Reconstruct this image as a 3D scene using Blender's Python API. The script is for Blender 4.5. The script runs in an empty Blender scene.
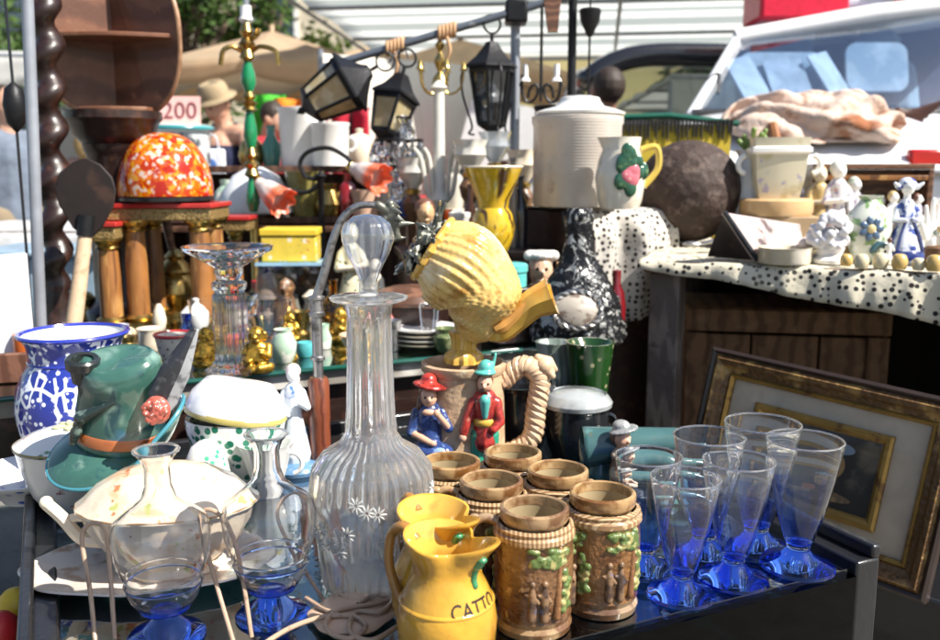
import bpy, bmesh, math, random
from mathutils import Vector, Matrix, Euler
random.seed(7)
PI = math.pi
sc = bpy.context.scene
COL = sc.collection
rad = math.radians
# ------------------------------------------------------------------ camera model
CAMZ, PITCH, FPX = 1.2, rad(9.5), 900.0
CP, SP = math.cos(PITCH), math.sin(PITCH)
def ray(px, py):
    u = (px - 470) / FPX; v = (py - 320) / FPX
    return Vector((u, CP - v * SP, -(SP + v * CP)))
def P(px, py, Y):
    r = ray(px, py); return Vector((0, 0, CAMZ)) + r * (Y / r.y)
def G(px, py, z):
    r = ray(px, py); return Vector((0, 0, CAMZ)) + r * ((z - CAMZ) / r.z)
def S(p):
    return (p[1] * CP + (CAMZ - p[2]) * SP) / FPX
def KV(py):
    return 1 / math.cos(PITCH + math.atan((py - 320) / FPX))
T1, T2, TR = .66, .79, .985
FD = Vector((.906, .423, 0)); SD = Vector((-.423, .906, 0)); TROT = math.atan2(.423, .906)
# ------------------------------------------------------------------ materials
def nd(nt, typ, **kw):
    n = nt.nodes.new(typ)
    for k, v in kw.items():
        setattr(n, k, v)
    return n
def rgb(c):
    return (c[0], c[1], c[2], 1)
def texval(nt, co, kind, scale, dist=0.):
    """returns a socket with a 0..1 value"""
    L = nt.links
    if kind in ('x', 'y', 'z'):
        s = nd(nt, 'ShaderNodeSeparateXYZ'); L.new(co, s.inputs[0]); return s.outputs['xyz'.index(kind)]
    if kind == 'n':
        n = nd(nt, 'ShaderNodeTexNoise'); n.inputs['Scale'].default_value = scale; n.inputs['Detail'].default_value = 4
        n.inputs['Distortion'].default_value = dist; L.new(co, n.inputs['Vector']); return n.outputs['Fac']
    if kind in ('v', 've', 'vc'):
        n = nd(nt, 'ShaderNodeTexVoronoi'); n.inputs['Scale'].default_value = scale
        if dist: n.inputs['Randomness'].default_value = dist
        L.new(co, n.inputs['Vector'])
        if kind == 've': n.feature = 'DISTANCE_TO_EDGE'
        if kind == 'vc':
            s = nd(nt, 'ShaderNodeSeparateColor'); L.new(n.outputs['Color'], s.inputs[0]); return s.outputs[0]
        return n.outputs['Distance']
    if kind[0] == 'w':
        n = nd(nt, 'ShaderNodeTexWave'); n.wave_type = 'BANDS'; n.bands_direction = kind[1].upper()
        n.inputs['Scale'].default_value = scale; n.inputs['Distortion'].default_value = dist
        n.inputs['Detail'].default_value = 3; n.inputs['Detail Scale'].default_value = 1.5
        L.new(co, n.inputs['Vector']); return n.outputs['Fac']
MATS = {}
def mat(name, base, layers=(), rough=.5, metal=0., coat=0., bump=(), trans=0., ior=1.45, transl=0., sheen=0., vary=.12, vs=14, spec=.5, emit=None, objrand=0.):
    if name in MATS: return MATS[name]
    m = bpy.data.materials.new(name); m.use_nodes = True; MATS[name] = m
    nt = m.node_tree; L = nt.links; b = nt.nodes['Principled BSDF']
    tc = nd(nt, 'ShaderNodeTexCoord'); co = tc.outputs['Object']
    b.inputs['Roughness'].default_value = rough; b.inputs['Metallic'].default_value = metal
    b.inputs['Coat Weight'].default_value = coat; b.inputs['Coat Roughness'].default_value = .06
    b.inputs['Transmission Weight'].default_value = trans; b.inputs['IOR'].default_value = ior
    b.inputs['Specular IOR Level'].default_value = spec
    cur = None
    rg = nd(nt, 'ShaderNodeRGB'); rg.outputs[0].default_value = rgb(base); cur = rg.outputs[0]
    if vary and not trans:
        v = texval(nt, co, 'n', vs, .6)
        mr = nd(nt, 'ShaderNodeMapRange'); mr.inputs[1].default_value = .3; mr.inputs[2].default_value = .7
        mr.inputs[3].default_value = 1 - vary * 1.6; mr.inputs[4].default_value = 1 + vary * .7; L.new(v, mr.inputs[0])
        mx = nd(nt, 'ShaderNodeMix', data_type='RGBA', blend_type='MULTIPLY'); mx.inputs[0].default_value = 1
        L.new(cur, mx.inputs[6]); L.new(mr.outputs[0], mx.inputs[7]); cur = mx.outputs[2]
    for ly in layers:
        colr, kind, scale, lo, hi = ly[:5]
        c2 = co
        if len(ly) > 6:
            mp = nd(nt, 'ShaderNodeMapping'); mp.inputs['Scale'].default_value = ly[6]; L.new(co, mp.inputs[0]); c2 = mp.outputs[0]
        v = texval(nt, c2, kind, scale, ly[5] if len(ly) > 5 else 0)
        mr = nd(nt, 'ShaderNodeMapRange'); mr.interpolation_type = 'SMOOTHSTEP'
        a0, a1, flip = lo, hi, False
        if lo > hi: a0, a1, flip = hi, lo, True
        mr.inputs[1].default_value = a0; mr.inputs[2].default_value = a1
        if flip: mr.inputs[3].default_value = 1; mr.inputs[4].default_value = 0
        L.new(v, mr.inputs[0])
        mx = nd(nt, 'ShaderNodeMix', data_type='RGBA'); L.new(mr.outputs[0], mx.inputs[0]); L.new(cur, mx.inputs[6])
        mx.inputs[7].default_value = rgb(colr); cur = mx.outputs[2]
    if objrand:
        oi = nd(nt, 'ShaderNodeObjectInfo'); mr = nd(nt, 'ShaderNodeMapRange'); mr.inputs[3].default_value = 1 - objrand; mr.inputs[4].default_value = 1 + objrand; L.new(oi.outputs['Random'], mr.inputs[0])
        hs = nd(nt, 'ShaderNodeHueSaturation'); L.new(mr.outputs[0], hs.inputs['Value']); L.new(mr.outputs[0], hs.inputs['Saturation']); L.new(cur, hs.inputs['Color']); cur = hs.outputs[0]
    L.new(cur, b.inputs['Base Color'])
    if vary and not trans:
        v = texval(nt, co, 'n', vs * 3, .2)
        mr = nd(nt, 'ShaderNodeMapRange'); mr.inputs[3].default_value = max(.02, rough - .12); mr.inputs[4].default_value = min(1, rough + .15)
        L.new(v, mr.inputs[0]); L.new(mr.outputs[0], b.inputs['Roughness'])
    nrm = None
    for kind, scale, stren, dist in bump:
        v = texval(nt, co, kind, scale, dist if kind[0] == 'w' else 0)
        bp = nd(nt, 'ShaderNodeBump'); bp.inputs['Strength'].default_value = stren; bp.inputs['Distance'].default_value = .4 / scale if kind[0] != 'w' else .15 / scale
        L.new(v, bp.inputs['Height'])
        if nrm: L.new(nrm, bp.inputs['Normal'])
        nrm = bp.outputs[0]
    if nrm: L.new(nrm, b.inputs['Normal'])
    if emit:
        b.inputs['Emission Color'].default_value = rgb(emit); b.inputs['Emission Strength'].default_value = 1
    if transl:
        out = nt.nodes['Material Output']; t = nd(nt, 'ShaderNodeBsdfTranslucent'); L.new(cur, t.inputs[0])
        ms = nd(nt, 'ShaderNodeMixShader'); ms.inputs[0].default_value = transl
        L.new(b.outputs[0], ms.inputs[1]); L.new(t.outputs[0], ms.inputs[2]); L.new(ms.outputs[0], out.inputs[0])
    return m
def thin_glass(name, tint, refl=.9, base=.05, power=3.2, rough=.02, bump=(), haze=0., hazecol=(.9, .93, .95), etch=None):
    """thin clear glass: transmitted tint plus a reflection that grows towards grazing angles"""
    if name in MATS: return MATS[name]
    m = bpy.data.materials.new(name); m.use_nodes = True; MATS[name] = m
    nt = m.node_tree; L = nt.links; nt.nodes.remove(nt.nodes['Principled BSDF']); out = nt.nodes['Material Output']
    lw = nd(nt, 'ShaderNodeLayerWeight'); lw.inputs[0].default_value = .5
    pw = nd(nt, 'ShaderNodeMath', operation='POWER'); L.new(lw.outputs['Facing'], pw.inputs[0]); pw.inputs[1].default_value = power
    ma = nd(nt, 'ShaderNodeMath', operation='MULTIPLY_ADD'); L.new(pw.outputs[0], ma.inputs[0]); ma.inputs[1].default_value = refl; ma.inputs[2].default_value = base
    ma.use_clamp = True
    tr = nd(nt, 'ShaderNodeBsdfTransparent'); tr.inputs[0].default_value = rgb(tint)
    gl = nd(nt, 'ShaderNodeBsdfGlossy'); gl.inputs['Roughness'].default_value = rough; gl.inputs[0].default_value = (.95, .97, 1, 1)
    tc = nd(nt, 'ShaderNodeTexCoord'); nrm = None
    for kind, scale, stren, dist in bump:
        v = texval(nt, tc.outputs['Object'], kind, scale, dist if kind[0] == 'w' else 0)
        bp = nd(nt, 'ShaderNodeBump'); bp.inputs['Strength'].default_value = stren; bp.inputs['Distance'].default_value = .4 / scale
        L.new(v, bp.inputs['Height'])
        if nrm: L.new(nrm, bp.inputs['Normal'])
        nrm = bp.outputs[0]
    if nrm: L.new(nrm, gl.inputs['Normal']); L.new(nrm, lw.inputs['Normal'])
    src = tr.outputs[0]
    if haze:
        df = nd(nt, 'ShaderNodeBsdfDiffuse'); df.inputs[0].default_value = rgb(hazecol)
        tl = nd(nt, 'ShaderNodeBsdfTranslucent'); tl.inputs[0].default_value = rgb(hazecol)
        m2 = nd(nt, 'ShaderNodeMixShader'); m2.inputs[0].default_value = .5; L.new(df.outputs[0], m2.inputs[1]); L.new(tl.outputs[0], m2.inputs[2])
        m1 = nd(nt, 'ShaderNodeMixShader'); m1.inputs[0].default_value = haze
        if etch:
            v = texval(nt, tc.outputs['Object'], etch[0], etch[1], 1.); mr = nd(nt, 'ShaderNodeMapRange'); mr.inputs[1].default_value = etch[2]; mr.inputs[2].default_value = etch[3]; mr.inputs[3].default_value = haze * .35; mr.inputs[4].default_value = min(1, haze * 2.2); L.new(v, mr.inputs[0]); L.new(mr.outputs[0], m1.inputs[0])
        L.new(src, m1.inputs[1]); L.new(m2.outputs[0], m1.inputs[2]); src = m1.outputs[0]
    ms = nd(nt, 'ShaderNodeMixShader'); L.new(ma.outputs[0], ms.inputs[0]); L.new(src, ms.inputs[1]); L.new(gl.outputs[0], ms.inputs[2])
    L.new(ms.outputs[0], out.inputs[0])
    return m
def thick_glass(name, tint, clear=0., rough=0., bump=(), haze=0.):
    """solid refracting glass mixed with straight transmission so light gets through it"""
    if name in MATS: return MATS[name]
    m = bpy.data.materials.new(name); m.use_nodes = True; MATS[name] = m
    nt = m.node_tree; L = nt.links; b = nt.nodes['Principled BSDF']; out = nt.nodes['Material Output']
    b.inputs['Base Color'].default_value = rgb(tint); b.inputs['Roughness'].default_value = rough
    b.inputs['Transmission Weight'].default_value = 1; b.inputs['IOR'].default_value = 1.48
    tc = nd(nt, 'ShaderNodeTexCoord'); nrm = None
    for kind, scale, stren, dist in bump:
        v = texval(nt, tc.outputs['Object'], kind, scale, dist if kind[0] == 'w' else 0)
        bp = nd(nt, 'ShaderNodeBump'); bp.inputs['Strength'].default_value = stren; bp.inputs['Distance'].default_value = .4 / scale
        L.new(v, bp.inputs['Height'])
        if nrm: L.new(nrm, bp.inputs['Normal'])
        nrm = bp.outputs[0]
    if nrm: L.new(nrm, b.inputs['Normal'])
    tr = nd(nt, 'ShaderNodeBsdfTransparent'); tr.inputs[0].default_value = rgb(tint)
    ms = nd(nt, 'ShaderNodeMixShader'); ms.inputs[0].default_value = clear
    L.new(b.outputs[0], ms.inputs[1]); L.new(tr.outputs[0], ms.inputs[2]); last = ms.outputs[0]
    if haze:
        tl = nd(nt, 'ShaderNodeBsdfTranslucent'); tl.inputs[0].default_value = (.92, .92, .9, 1); df = nd(nt, 'ShaderNodeBsdfDiffuse'); df.inputs[0].default_value = (.9, .9, .88, 1)
        m2 = nd(nt, 'ShaderNodeMixShader'); L.new(tl.outputs[0], m2.inputs[1]); L.new(df.outputs[0], m2.inputs[2])
        m3 = nd(nt, 'ShaderNodeMixShader'); m3.inputs[0].default_value = haze; L.new(last, m3.inputs[1]); L.new(m2.outputs[0], m3.inputs[2]); last = m3.outputs[0]
    L.new(last, out.inputs[0])
    return m
# ------------------------------------------------------------------ mesh builder
class B:
    def __init__(s): s.v = []; s.f = []; s.m = []; s.T = Matrix()
    def add(s, vs, fs, m=0):
        o = len(s.v)
        s.v += [s.T @ Vector(v) for v in vs]
        s.f += [[i + o for i in f] for f in fs]
        s.m += [m] * len(fs) if isinstance(m, int) else list(m)
        return s
    def lathe(s, prof, n=36, m=0, sx=1., sy=1., fn=None, caps=True, c=(0, 0, 0)):
        vs = []; fs = []; ms = []
        for r, z in prof:
            for i in range(n):
                a = 2 * PI * i / n
                rr, zz = fn(r, z, a) if fn else (r, z)
                vs.append((c[0] + rr * math.cos(a) * sx, c[1] + rr * math.sin(a) * sy, c[2] + zz))
        for k in range(len(prof) - 1):
            for i in range(n):
                j = (i + 1) % n
                fs.append([k * n + i, k * n + j, (k + 1) * n + j, (k + 1) * n + i]); ms.append(m if isinstance(m, int) else m(k))
        if caps:
            fs.append(list(range(n))[::-1]); ms.append(m if isinstance(m, int) else m(0))
            o = (len(prof) - 1) * n; fs.append([o + i for i in range(n)]); ms.append(m if isinstance(m, int) else m(len(prof) - 2))
        return s.add(vs, fs, ms)
    def tube(s, pts, r, n=8, m=0, closed=False):
        pts = [Vector(p) for p in pts]; N = len(pts)
        rs = r if isinstance(r, (list, tuple)) else [r] * N
        vs = []; fs = []; up = None
        for k in range(N):
            a = pts[k - 1] if (k or closed) else pts[0]; b = pts[(k + 1) % N] if (k < N - 1 or closed) else pts[-1]
            t = (b - a); t = t.normalized() if t.length > 1e-9 else Vector((0, 0, 1))
            if up is None: up = Vector((0, 0, 1)) if abs(t.z) < .9 else Vector((1, 0, 0))
            x = t.cross(up)
            if x.length < 1e-6: x = t.orthogonal()
            x.normalize(); up = x.cross(t).normalized()
            for i in range(n):
                g = 2 * PI * i / n; vs.append(pts[k] + (x * math.cos(g) + up * math.sin(g)) * rs[k])
        for k in range(N if closed else N - 1):
            k2 = (k + 1) % N
            for i in range(n):
                j = (i + 1) % n; fs.append([k * n + i, k * n + j, k2 * n + j, k2 * n + i])
        if not closed:
            fs.append(list(range(n))[::-1]); fs.append([(N - 1) * n + i for i in range(n)])
        return s.add(vs, fs, m)
    def box(s, c, d, m=0, R=None):
        x, y, z = d[0] / 2, d[1] / 2, d[2] / 2; R = R or Matrix()
        vs = [Vector(c) + (R @ Vector((i * x, j * y, k * z))) for i in (-1, 1) for j in (-1, 1) for k in (-1, 1)]
        return s.add(vs, [[0, 1, 3, 2], [4, 6, 7, 5], [0, 4, 5, 1], [2, 3, 7, 6], [0, 2, 6, 4], [1, 5, 7, 3]], m)
    def ell(s, c, r, m=0, n=16, R=None):
        if isinstance(r, (int, float)): r = (r, r, r)
        vs = []; fs = []; h = n // 2; R = R or Matrix(); c = Vector(c)
        for k in range(1, h):
            b = PI * k / h
            for i in range(n):
                a = 2 * PI * i / n
                vs.append(c + R @ Vector((r[0] * math.sin(b) * math.cos(a), r[1] * math.sin(b) * math.sin(a), r[2] * math.cos(b))))
        t = len(vs); vs += [c + R @ Vector((0, 0, r[2])), c - R @ Vector((0, 0, r[2]))]
        for k in range(h - 2):
            for i in range(n):
                j = (i + 1) % n; fs.append([k * n + i, (k + 1) * n + i, (k + 1) * n + j, k * n + j])
        for i in range(n):
            j = (i + 1) % n; fs.append([t, i, j]); fs.append([t + 1, (h - 2) * n + j, (h - 2) * n + i])
        return s.add(vs, fs, m)
    def cap(s, p0, p1, r0, r1, m=0, n=10):
        p0 = Vector(p0); p1 = Vector(p1); d = p1 - p0
        ks = [-1, -.8, -.4]; pts = []; rs = []
        dn = d.normalized() if d.length > 1e-9 else Vector((0, 0, 1))
        for q in (-.97, -.8, -.45): pts.append(p0 + dn * r0 * q); rs.append(r0 * math.sqrt(1 - q * q))
        for q in (0, .5, 1): pts.append(p0 + d * q); rs.append(r0 + (r1 - r0) * q)
        for q in (.45, .8, .97): pts.append(p1 + dn * r1 * q); rs.append(r1 * math.sqrt(1 - q * q))
        return s.tube(pts, rs, n, m)
    def grid(s, fn, nu, nv, m=0):
        vs = [fn(i / nu, j / nv) for j in range(nv + 1) for i in range(nu + 1)]
        fs = [[j * (nu + 1) + i, j * (nu + 1) + i + 1, (j + 1) * (nu + 1) + i + 1, (j + 1) * (nu + 1) + i] for j in range(nv) for i in range(nu)]
        return s.add(vs, fs, m)
    def prism(s, pts, h, m=0, M=None):
        """polygon in local XY, extruded along Z by h, through matrix M"""
        M = M or Matrix(); n = len(pts)
        vs = [M @ Vector((p[0], p[1], 0)) for p in pts] + [M @ Vector((p[0], p[1], h)) for p in pts]
        fs = [list(range(n))[::-1], [n + i for i in range(n)]] + [[i, (i + 1) % n, n + (i + 1) % n, n + i] for i in range(n)]
        return s.add(vs, fs, m)
    def build(s, name, mats, parent=None, smooth=38, bevel=0, solid=0, sub=0, fix=True):
        me = bpy.data.meshes.new(name); me.from_pydata([tuple(v) for v in s.v], [], s.f)
        if not isinstance(mats, (list, tuple)): mats = [mats]
        for q in mats: me.materials.append(q)
        for p, mi in zip(me.polygons, s.m): p.material_index = mi
        if fix:
            bm = bmesh.new(); bm.from_mesh(me); bmesh.ops.remove_doubles(bm, verts=bm.verts, dist=1e-6)
            bmesh.ops.recalc_face_normals(bm, faces=bm.faces); bm.to_mesh(me); bm.free()
        if smooth:
            for p in me.polygons: p.use_smooth = True
            me.set_sharp_from_angle(angle=rad(smooth))
        o = bpy.data.objects.new(name, me); COL.objects.link(o); o.parent = parent
        if solid:
            d = o.modifiers.new('thick', 'SOLIDIFY'); d.thickness = solid; d.offset = 0
        if bevel:
            d = o.modifiers.new('bevel', 'BEVEL'); d.width = bevel; d.segments = 2; d.limit_method = 'ANGLE'; d.harden_normals = False
        if sub:
            d = o.modifiers.new('sub', 'SUBSURF'); d.levels = sub; d.render_levels = sub
        return o
def blob(name, prims, m, vox, parent=None, smooth=4):
    """ellipsoids ('e') and tapered capsules ('c') fused into one continuous surface"""
    b = B()
    for p in prims:
        if p[0] == 'e': b.ell(p[1], p[2], 0, 14, p[3] if len(p) > 3 else None)
        else: b.cap(p[1], p[2], p[3], p[4])
    o = b.build(name, m, parent, smooth=0)
    d = o.modifiers.new('fuse', 'REMESH'); d.mode = 'VOXEL'; d.voxel_size = vox; d.use_smooth_shade = True
    if smooth:
        d = o.modifiers.new('soften', 'SMOOTH'); d.factor = .5; d.iterations = smooth
    return o
def tag(o, label=None, cat=None, group=None, kind=None):
    if label: o['label'] = label
    if cat: o['category'] = cat
    if group: o['group'] = group
    if kind: o['kind'] = kind
    return o
def thing(name, label, cat, loc=(0, 0, 0), rz=0, group=None):
    o = bpy.data.objects.new(name, None); COL.objects.link(o); o.empty_display_size = .03
    o.location = loc; o.rotation_euler = (0, 0, rz)
    return tag(o, label, cat, group)
def single(b, name, label, cat, mats, loc=(0, 0, 0), rz=0, group=None, **kw):
    o = b.build(name, mats, None, **kw); o.location = loc; o.rotation_euler = (0, 0, rz)
    return tag(o, label, cat, group)
def kids(o): return [c for c in bpy.data.objects if c.parent == o]
def dup(root, loc, rz=None, label=None, scale=None, group=None):
    def cp(o, par):
        c = o.copy(); COL.objects.link(c); c.parent = par
        for k in kids(o): cp(k, c)
        return c
    r = cp(root, None); r.location = loc
    if rz is not None: r.rotation_euler = (0, 0, rz)
    if label: r['label'] = label
    if group: r['group'] = group
    if scale: r.scale = (scale,) * 3
    return r
def conv(cx, prof, z):
    """photo-measured ring radii and ring-centre heights -> base point and metres"""
    y0 = prof[0][1]; base = G(cx, y0, z); s = S(base); k = KV(y0 - 40)
    return base, [(r * s, (y0 - y) * s * k) for r, y in prof], s
def vessel(prof, t, floor=None):
    """outer wall bottom->top, then the inner wall back down to a floor"""
    f = floor if floor is not None else prof[0][1] + t
    inn = [(max(r - t, .0005), z) for r, z in prof[::-1] if z > f + t * .5]
    r0 = inn[-1][0]
    return list(prof) + inn + [(r0 * .9, f), (.0005, f)]
def arc(c, r, a0, a1, n=10, ax='xz'):
    out = []
    for i in range(n + 1):
        a = a0 + (a1 - a0) * i / n; d = {'x': 0, 'y': 0, 'z': 0}; d[ax[0]] = r * math.cos(a); d[ax[1]] = r * math.sin(a)
        out.append((c[0] + d['x'], c[1] + d['y'], c[2] + d['z']))
    return out
def bez(pts, n=10):
    """smooth curve through the given points (Catmull-Rom)"""
    pts = [Vector(p) for p in pts]; out = []
    for i in range(len(pts) - 1):
        p0 = pts[max(i - 1, 0)]; p1 = pts[i]; p2 = pts[i + 1]; p3 = pts[min(i + 2, len(pts) - 1)]
        for k in range(n):
            t = k / n
            out.append(.5 * (2 * p1 + (p2 - p0) * t + (2 * p0 - 5 * p1 + 4 * p2 - p3) * t * t + (3 * p1 - p0 - 3 * p2 + p3) * t ** 3))
    return out + [pts[-1]]
def flute(n, amp, z0=-9, z1=9):
    return lambda r, z, a: (r * (1 + amp * math.cos(n * a)) if z0 <= z <= z1 else r, z)
# ------------------------------------------------------------------ shared materials
CLEAR = thick_glass('clear_glass', (.99, .995, 1))
CUT = thick_glass('cut_crystal', (.98, .985, .99))
PRESSED = thin_glass('pressed_glass', (.9, .92, .94), 1.2, .08, 2.2, .05, bump=(('v', 160, .5, 0), ('n', 60, .5, 0)), haze=.13)
COBALT = thick_glass('cobalt_glass', (.1, .25, 1))
BLACKW = mat('black_lacquered_wood', (.012, .012, .014), rough=.3, coat=.3, bump=(('n', 60, .15, 0),))
DARKW = mat('dark_turned_wood', (.02, .009, .007), [((.06, .025, .016), 'n', 30, .5, .75)], rough=.36, coat=.25, bump=(('n', 60, .1, 0),))
OLDW = mat('weathered_brown_wood', (.16, .085, .045), [((.07, .035, .02), 'wx', 9, .45, .9, 6, (1, 1, 1)), ((.24, .15, .09), 'n', 40, .58, .8)], rough=.65, bump=(('n', 90, .3, 0),))
CRATEW = mat('crate_plank_wood', (.2, .105, .05), [((.11, .055, .026), 'wx', 7, .4, .95, 6), ((.3, .18, .09), 'n', 18, .55, .8)], rough=.7, bump=(('n', 80, .3, 0),))
WALNUT = mat('walnut_wood', (.1, .045, .025), [((.19, .09, .05), 'wz', 12, .4, .9, 7), ((.05, .02, .014), 'n', 18, .6, .8)], rough=.45, coat=.15, bump=(('n', 120, .12, 0),))
PINE = mat('golden_pillar_wood', (.3, .125, .035), [((.12, .045, .015), 'n', 9, .46, .66, 1., (3, 3, .5)), ((.42, .22, .07), 'n', 14, .54, .7, .5, (4, 4, .6))], rough=.4, coat=.3)
PALEW = mat('pale_handle_wood', (.55, .4, .26), [((.4, .27, .16), 'n', 60, .5, .7)], rough=.6)
BRASS = mat('aged_brass', (.5, .34, .11), [((.16, .1, .03), 'n', 45, .55, .75)], rough=.28, metal=1)
GOLD = mat('gilded_resin', (.62, .36, .05), [((.1, .05, .01), 'n', 70, .5, .68)], rough=.28, metal=.75, bump=(('n', 120, .3, 0),))
IRON = mat('dark_iron', (.02, .02, .022), rough=.45, metal=.6, bump=(('n', 80, .2, 0),))
STEEL = mat('grey_painted_steel', (.3, .32, .36), rough=.4, metal=.3)
PEWTER = mat('dull_pewter', (.42, .41, .4), [((.15, .14, .13), 'n', 60, .5, .7)], rough=.35, metal=.9)
WHITEP = mat('white_porcelain', (.82, .81, .78), rough=.18, coat=.5, vary=.05)
CREAM = mat('cream_glaze', (.78, .68, .52), [((.62, .45, .28), 'n', 24, .6, .8)], rough=.22, coat=.5, vary=.06)
SKIN = mat('skin', (.5, .28, .19), rough=.55, vary=.06)
HAIRB = mat('dark_brown_hair', (.03, .018, .012), rough=.6, bump=(('n', 120, .6, 0),))
b = B(); b.box((0, 30, -.05), (160, 160, .1)); single(b, 'ground', None, None, mat('worn_asphalt', (.05, .05, .055), rough=.9), kind='structure') if False else tag(b.build('ground', mat('light_bounce_paving', (.18, .17, .15), [((.26, .24, .21), 'n', 1.2, .5, .7), ((.12, .11, .1), 'n', 30, .6, .75)], rough=.9, bump=(('n', 60, .4, 0),))), kind='structure')  # ground made paler than asphalt to bounce fill light into the shadows
# ================================================================== front display table
A = Vector((.568, 1.174, 0)); W1, D1 = 1.075, .97
def tp(f, s, z): return A + FD * f + SD * s + Vector((0, 0, z))
RT = Matrix.Rotation(TROT, 4, 'Z')
tb = thing('display_table', 'low black glass-topped display case carrying the steins, glasses and yellow pitchers', 'display table', (A.x, A.y, 0), TROT)
# local frame: x along FD (negative to the left), y along SD
b = B(); b.box((-W1 / 2, D1 / 2, T1 - .005), (W1 - .085, D1 - .02, .009))
b.build('glass_top', thin_glass('table_glass', (.5, .64, .66), .9, .07, 2.6, .03, bump=(('n', 9, .05, 0),)), tb)
b = B()
b.box((-W1 / 2, D1 / 2, .50), (W1 - .05, D1 - .05, .02)); b.box((-W1 / 2, D1 - .015, .575), (W1 - .05, .02, .145))
b.build('case_floor', mat('dark_case_felt', (.02, .035, .04), [((.07, .085, .08), 'n', 9, .55, .75)], rough=.8), tb)
b = B()
for x, w in ((-.0215, .043), (-W1 + .0215, .043)):
    b.box((x, D1 / 2, .585), (w, D1, .172))
    b.box((x + (.014 if x > -.5 else -.014), D1 / 2, .680), (.016, D1, .02))
b.box((-W1 / 2, D1 - .004, .66), (W1 - .09, .02, .03))
b.build('side_rail', BLACKW, tb, bevel=.004)
b = B(); b.box((-W1 / 2, .006, .565), (W1 - .088, .012, .172)); b.box((-W1 / 2, .02, .49), (W1, .03, .02))
b.build('front_panel', thin_glass('front_pane', (.05, .075, .08), .5, .015, 4., .03), tb)
for x in (-.03, -W1 + .03):
    for y in (.03, D1 - .03):
        b = B(); b.box((x, y, .24), (.05, .05, .478)); b.build('leg', BLACKW, tb, bevel=.004)
b = B(); b.box((-W1 / 2, D1 / 2, .46), (W1 - .07, D1 - .07, .04)); b.build('bottom_board', BLACKW, tb)
# papers lying in the case
for i, (f, s, r, c, w, h, lab) in enumerate([(-.86, .13, .3, (.72, .72, .66), .15, .1, 'white card lying inside the display case under the left decanter'),
                                     (-.72, .2, -.5, (.4, .5, .42), .12, .09, 'grey green leaflet lying inside the display case by the wire rack'),
                                     (-.3, .12, .2, (.5, .48, .4), .18, .1, 'buff card lying inside the display case under the steins'),
                                     (-.95, .35, .8, (.5, .24, .1), .13, .11, 'brown booklet lying inside the case below the cream platter'),
                                     (-.12, .16, .5, (.3, .42, .5), .16, .12, 'blue grey print lying inside the case below the drinking glasses')]):
    b = B(); b.box((0, 0, .0015), (w, h, .003))
    p = tp(f, s, .511); single(b, 'paper_card', lab, 'card', mat('card_%d' % i if False else ['ivory_card', 'sage_card', 'buff_card', 'brown_card', 'slate_card'][i], c, rough=.7), p, TROT + r)

# ================================================================== beer steins
STONE = mat('stein_stoneware', (.19, .1, .048), [((.06, .026, .012), 'n', 32, .45, .62), ((.45, .3, .16), 'n', 60, .6, .72), ((.05, .03, .02), 'v', 75, .16, .05)], rough=.26, coat=.45, bump=(('n', 70, .9, 0), ('v', 160, .4, 0)), vary=.2, objrand=.25)
STONED = mat('stein_trim_glaze', (.34, .225, .12), [((.13, .06, .025), 'n', 38, .46, .66), ((.5, .38, .24), 'n', 22, .6, .74)], rough=.22, coat=.5, bump=(('n', 100, .15, 0),), objrand=.12)
STONEIN = mat('stein_inner_glaze', (.42, .33, .19), [((.25, .17, .08), 'n', 20, .5, .8)], rough=.3, coat=.4)
ROPE = mat('stein_rope_band', (.26, .15, .07), [((.46, .33, .19), 'wx', 60, .5, .8, 1)], rough=.35, coat=.3)
LEAFG = mat('relief_green_glaze', (.1, .15, .04), [((.34, .3, .12), 'n', 95, .5, .62), ((.05, .08, .02), 'v', 120, .2, .05)], rough=.35, coat=.3, bump=(('n', 160, .8, 0),))
BARK = mat('relief_trunk_glaze', (.2, .09, .035), [((.42, .24, .11), 'n', 60, .5, .7)], rough=.35, coat=.3, bump=(('n', 150, .6, 0),))
FIGG = mat('relief_figure_glaze', (.22, .13, .07), [((.06, .035, .025), 'n', 75, .45, .6), ((.12, .14, .24), 'n', 40, .62, .7)], rough=.35, coat=.3)
base0, pf, s0 = conv(533, [(34, 624), (37, 623), (38.5, 617), (36, 613), (38, 608), (36, 603), (37.5, 598), (39, 575), (39, 552), (38, 539), (39.5, 536), (39, 532), (37.5, 530), (38.5, 527), (36, 525), (33.5, 522), (34, 516), (33.5, 513), (32, 512)], T1)
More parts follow.
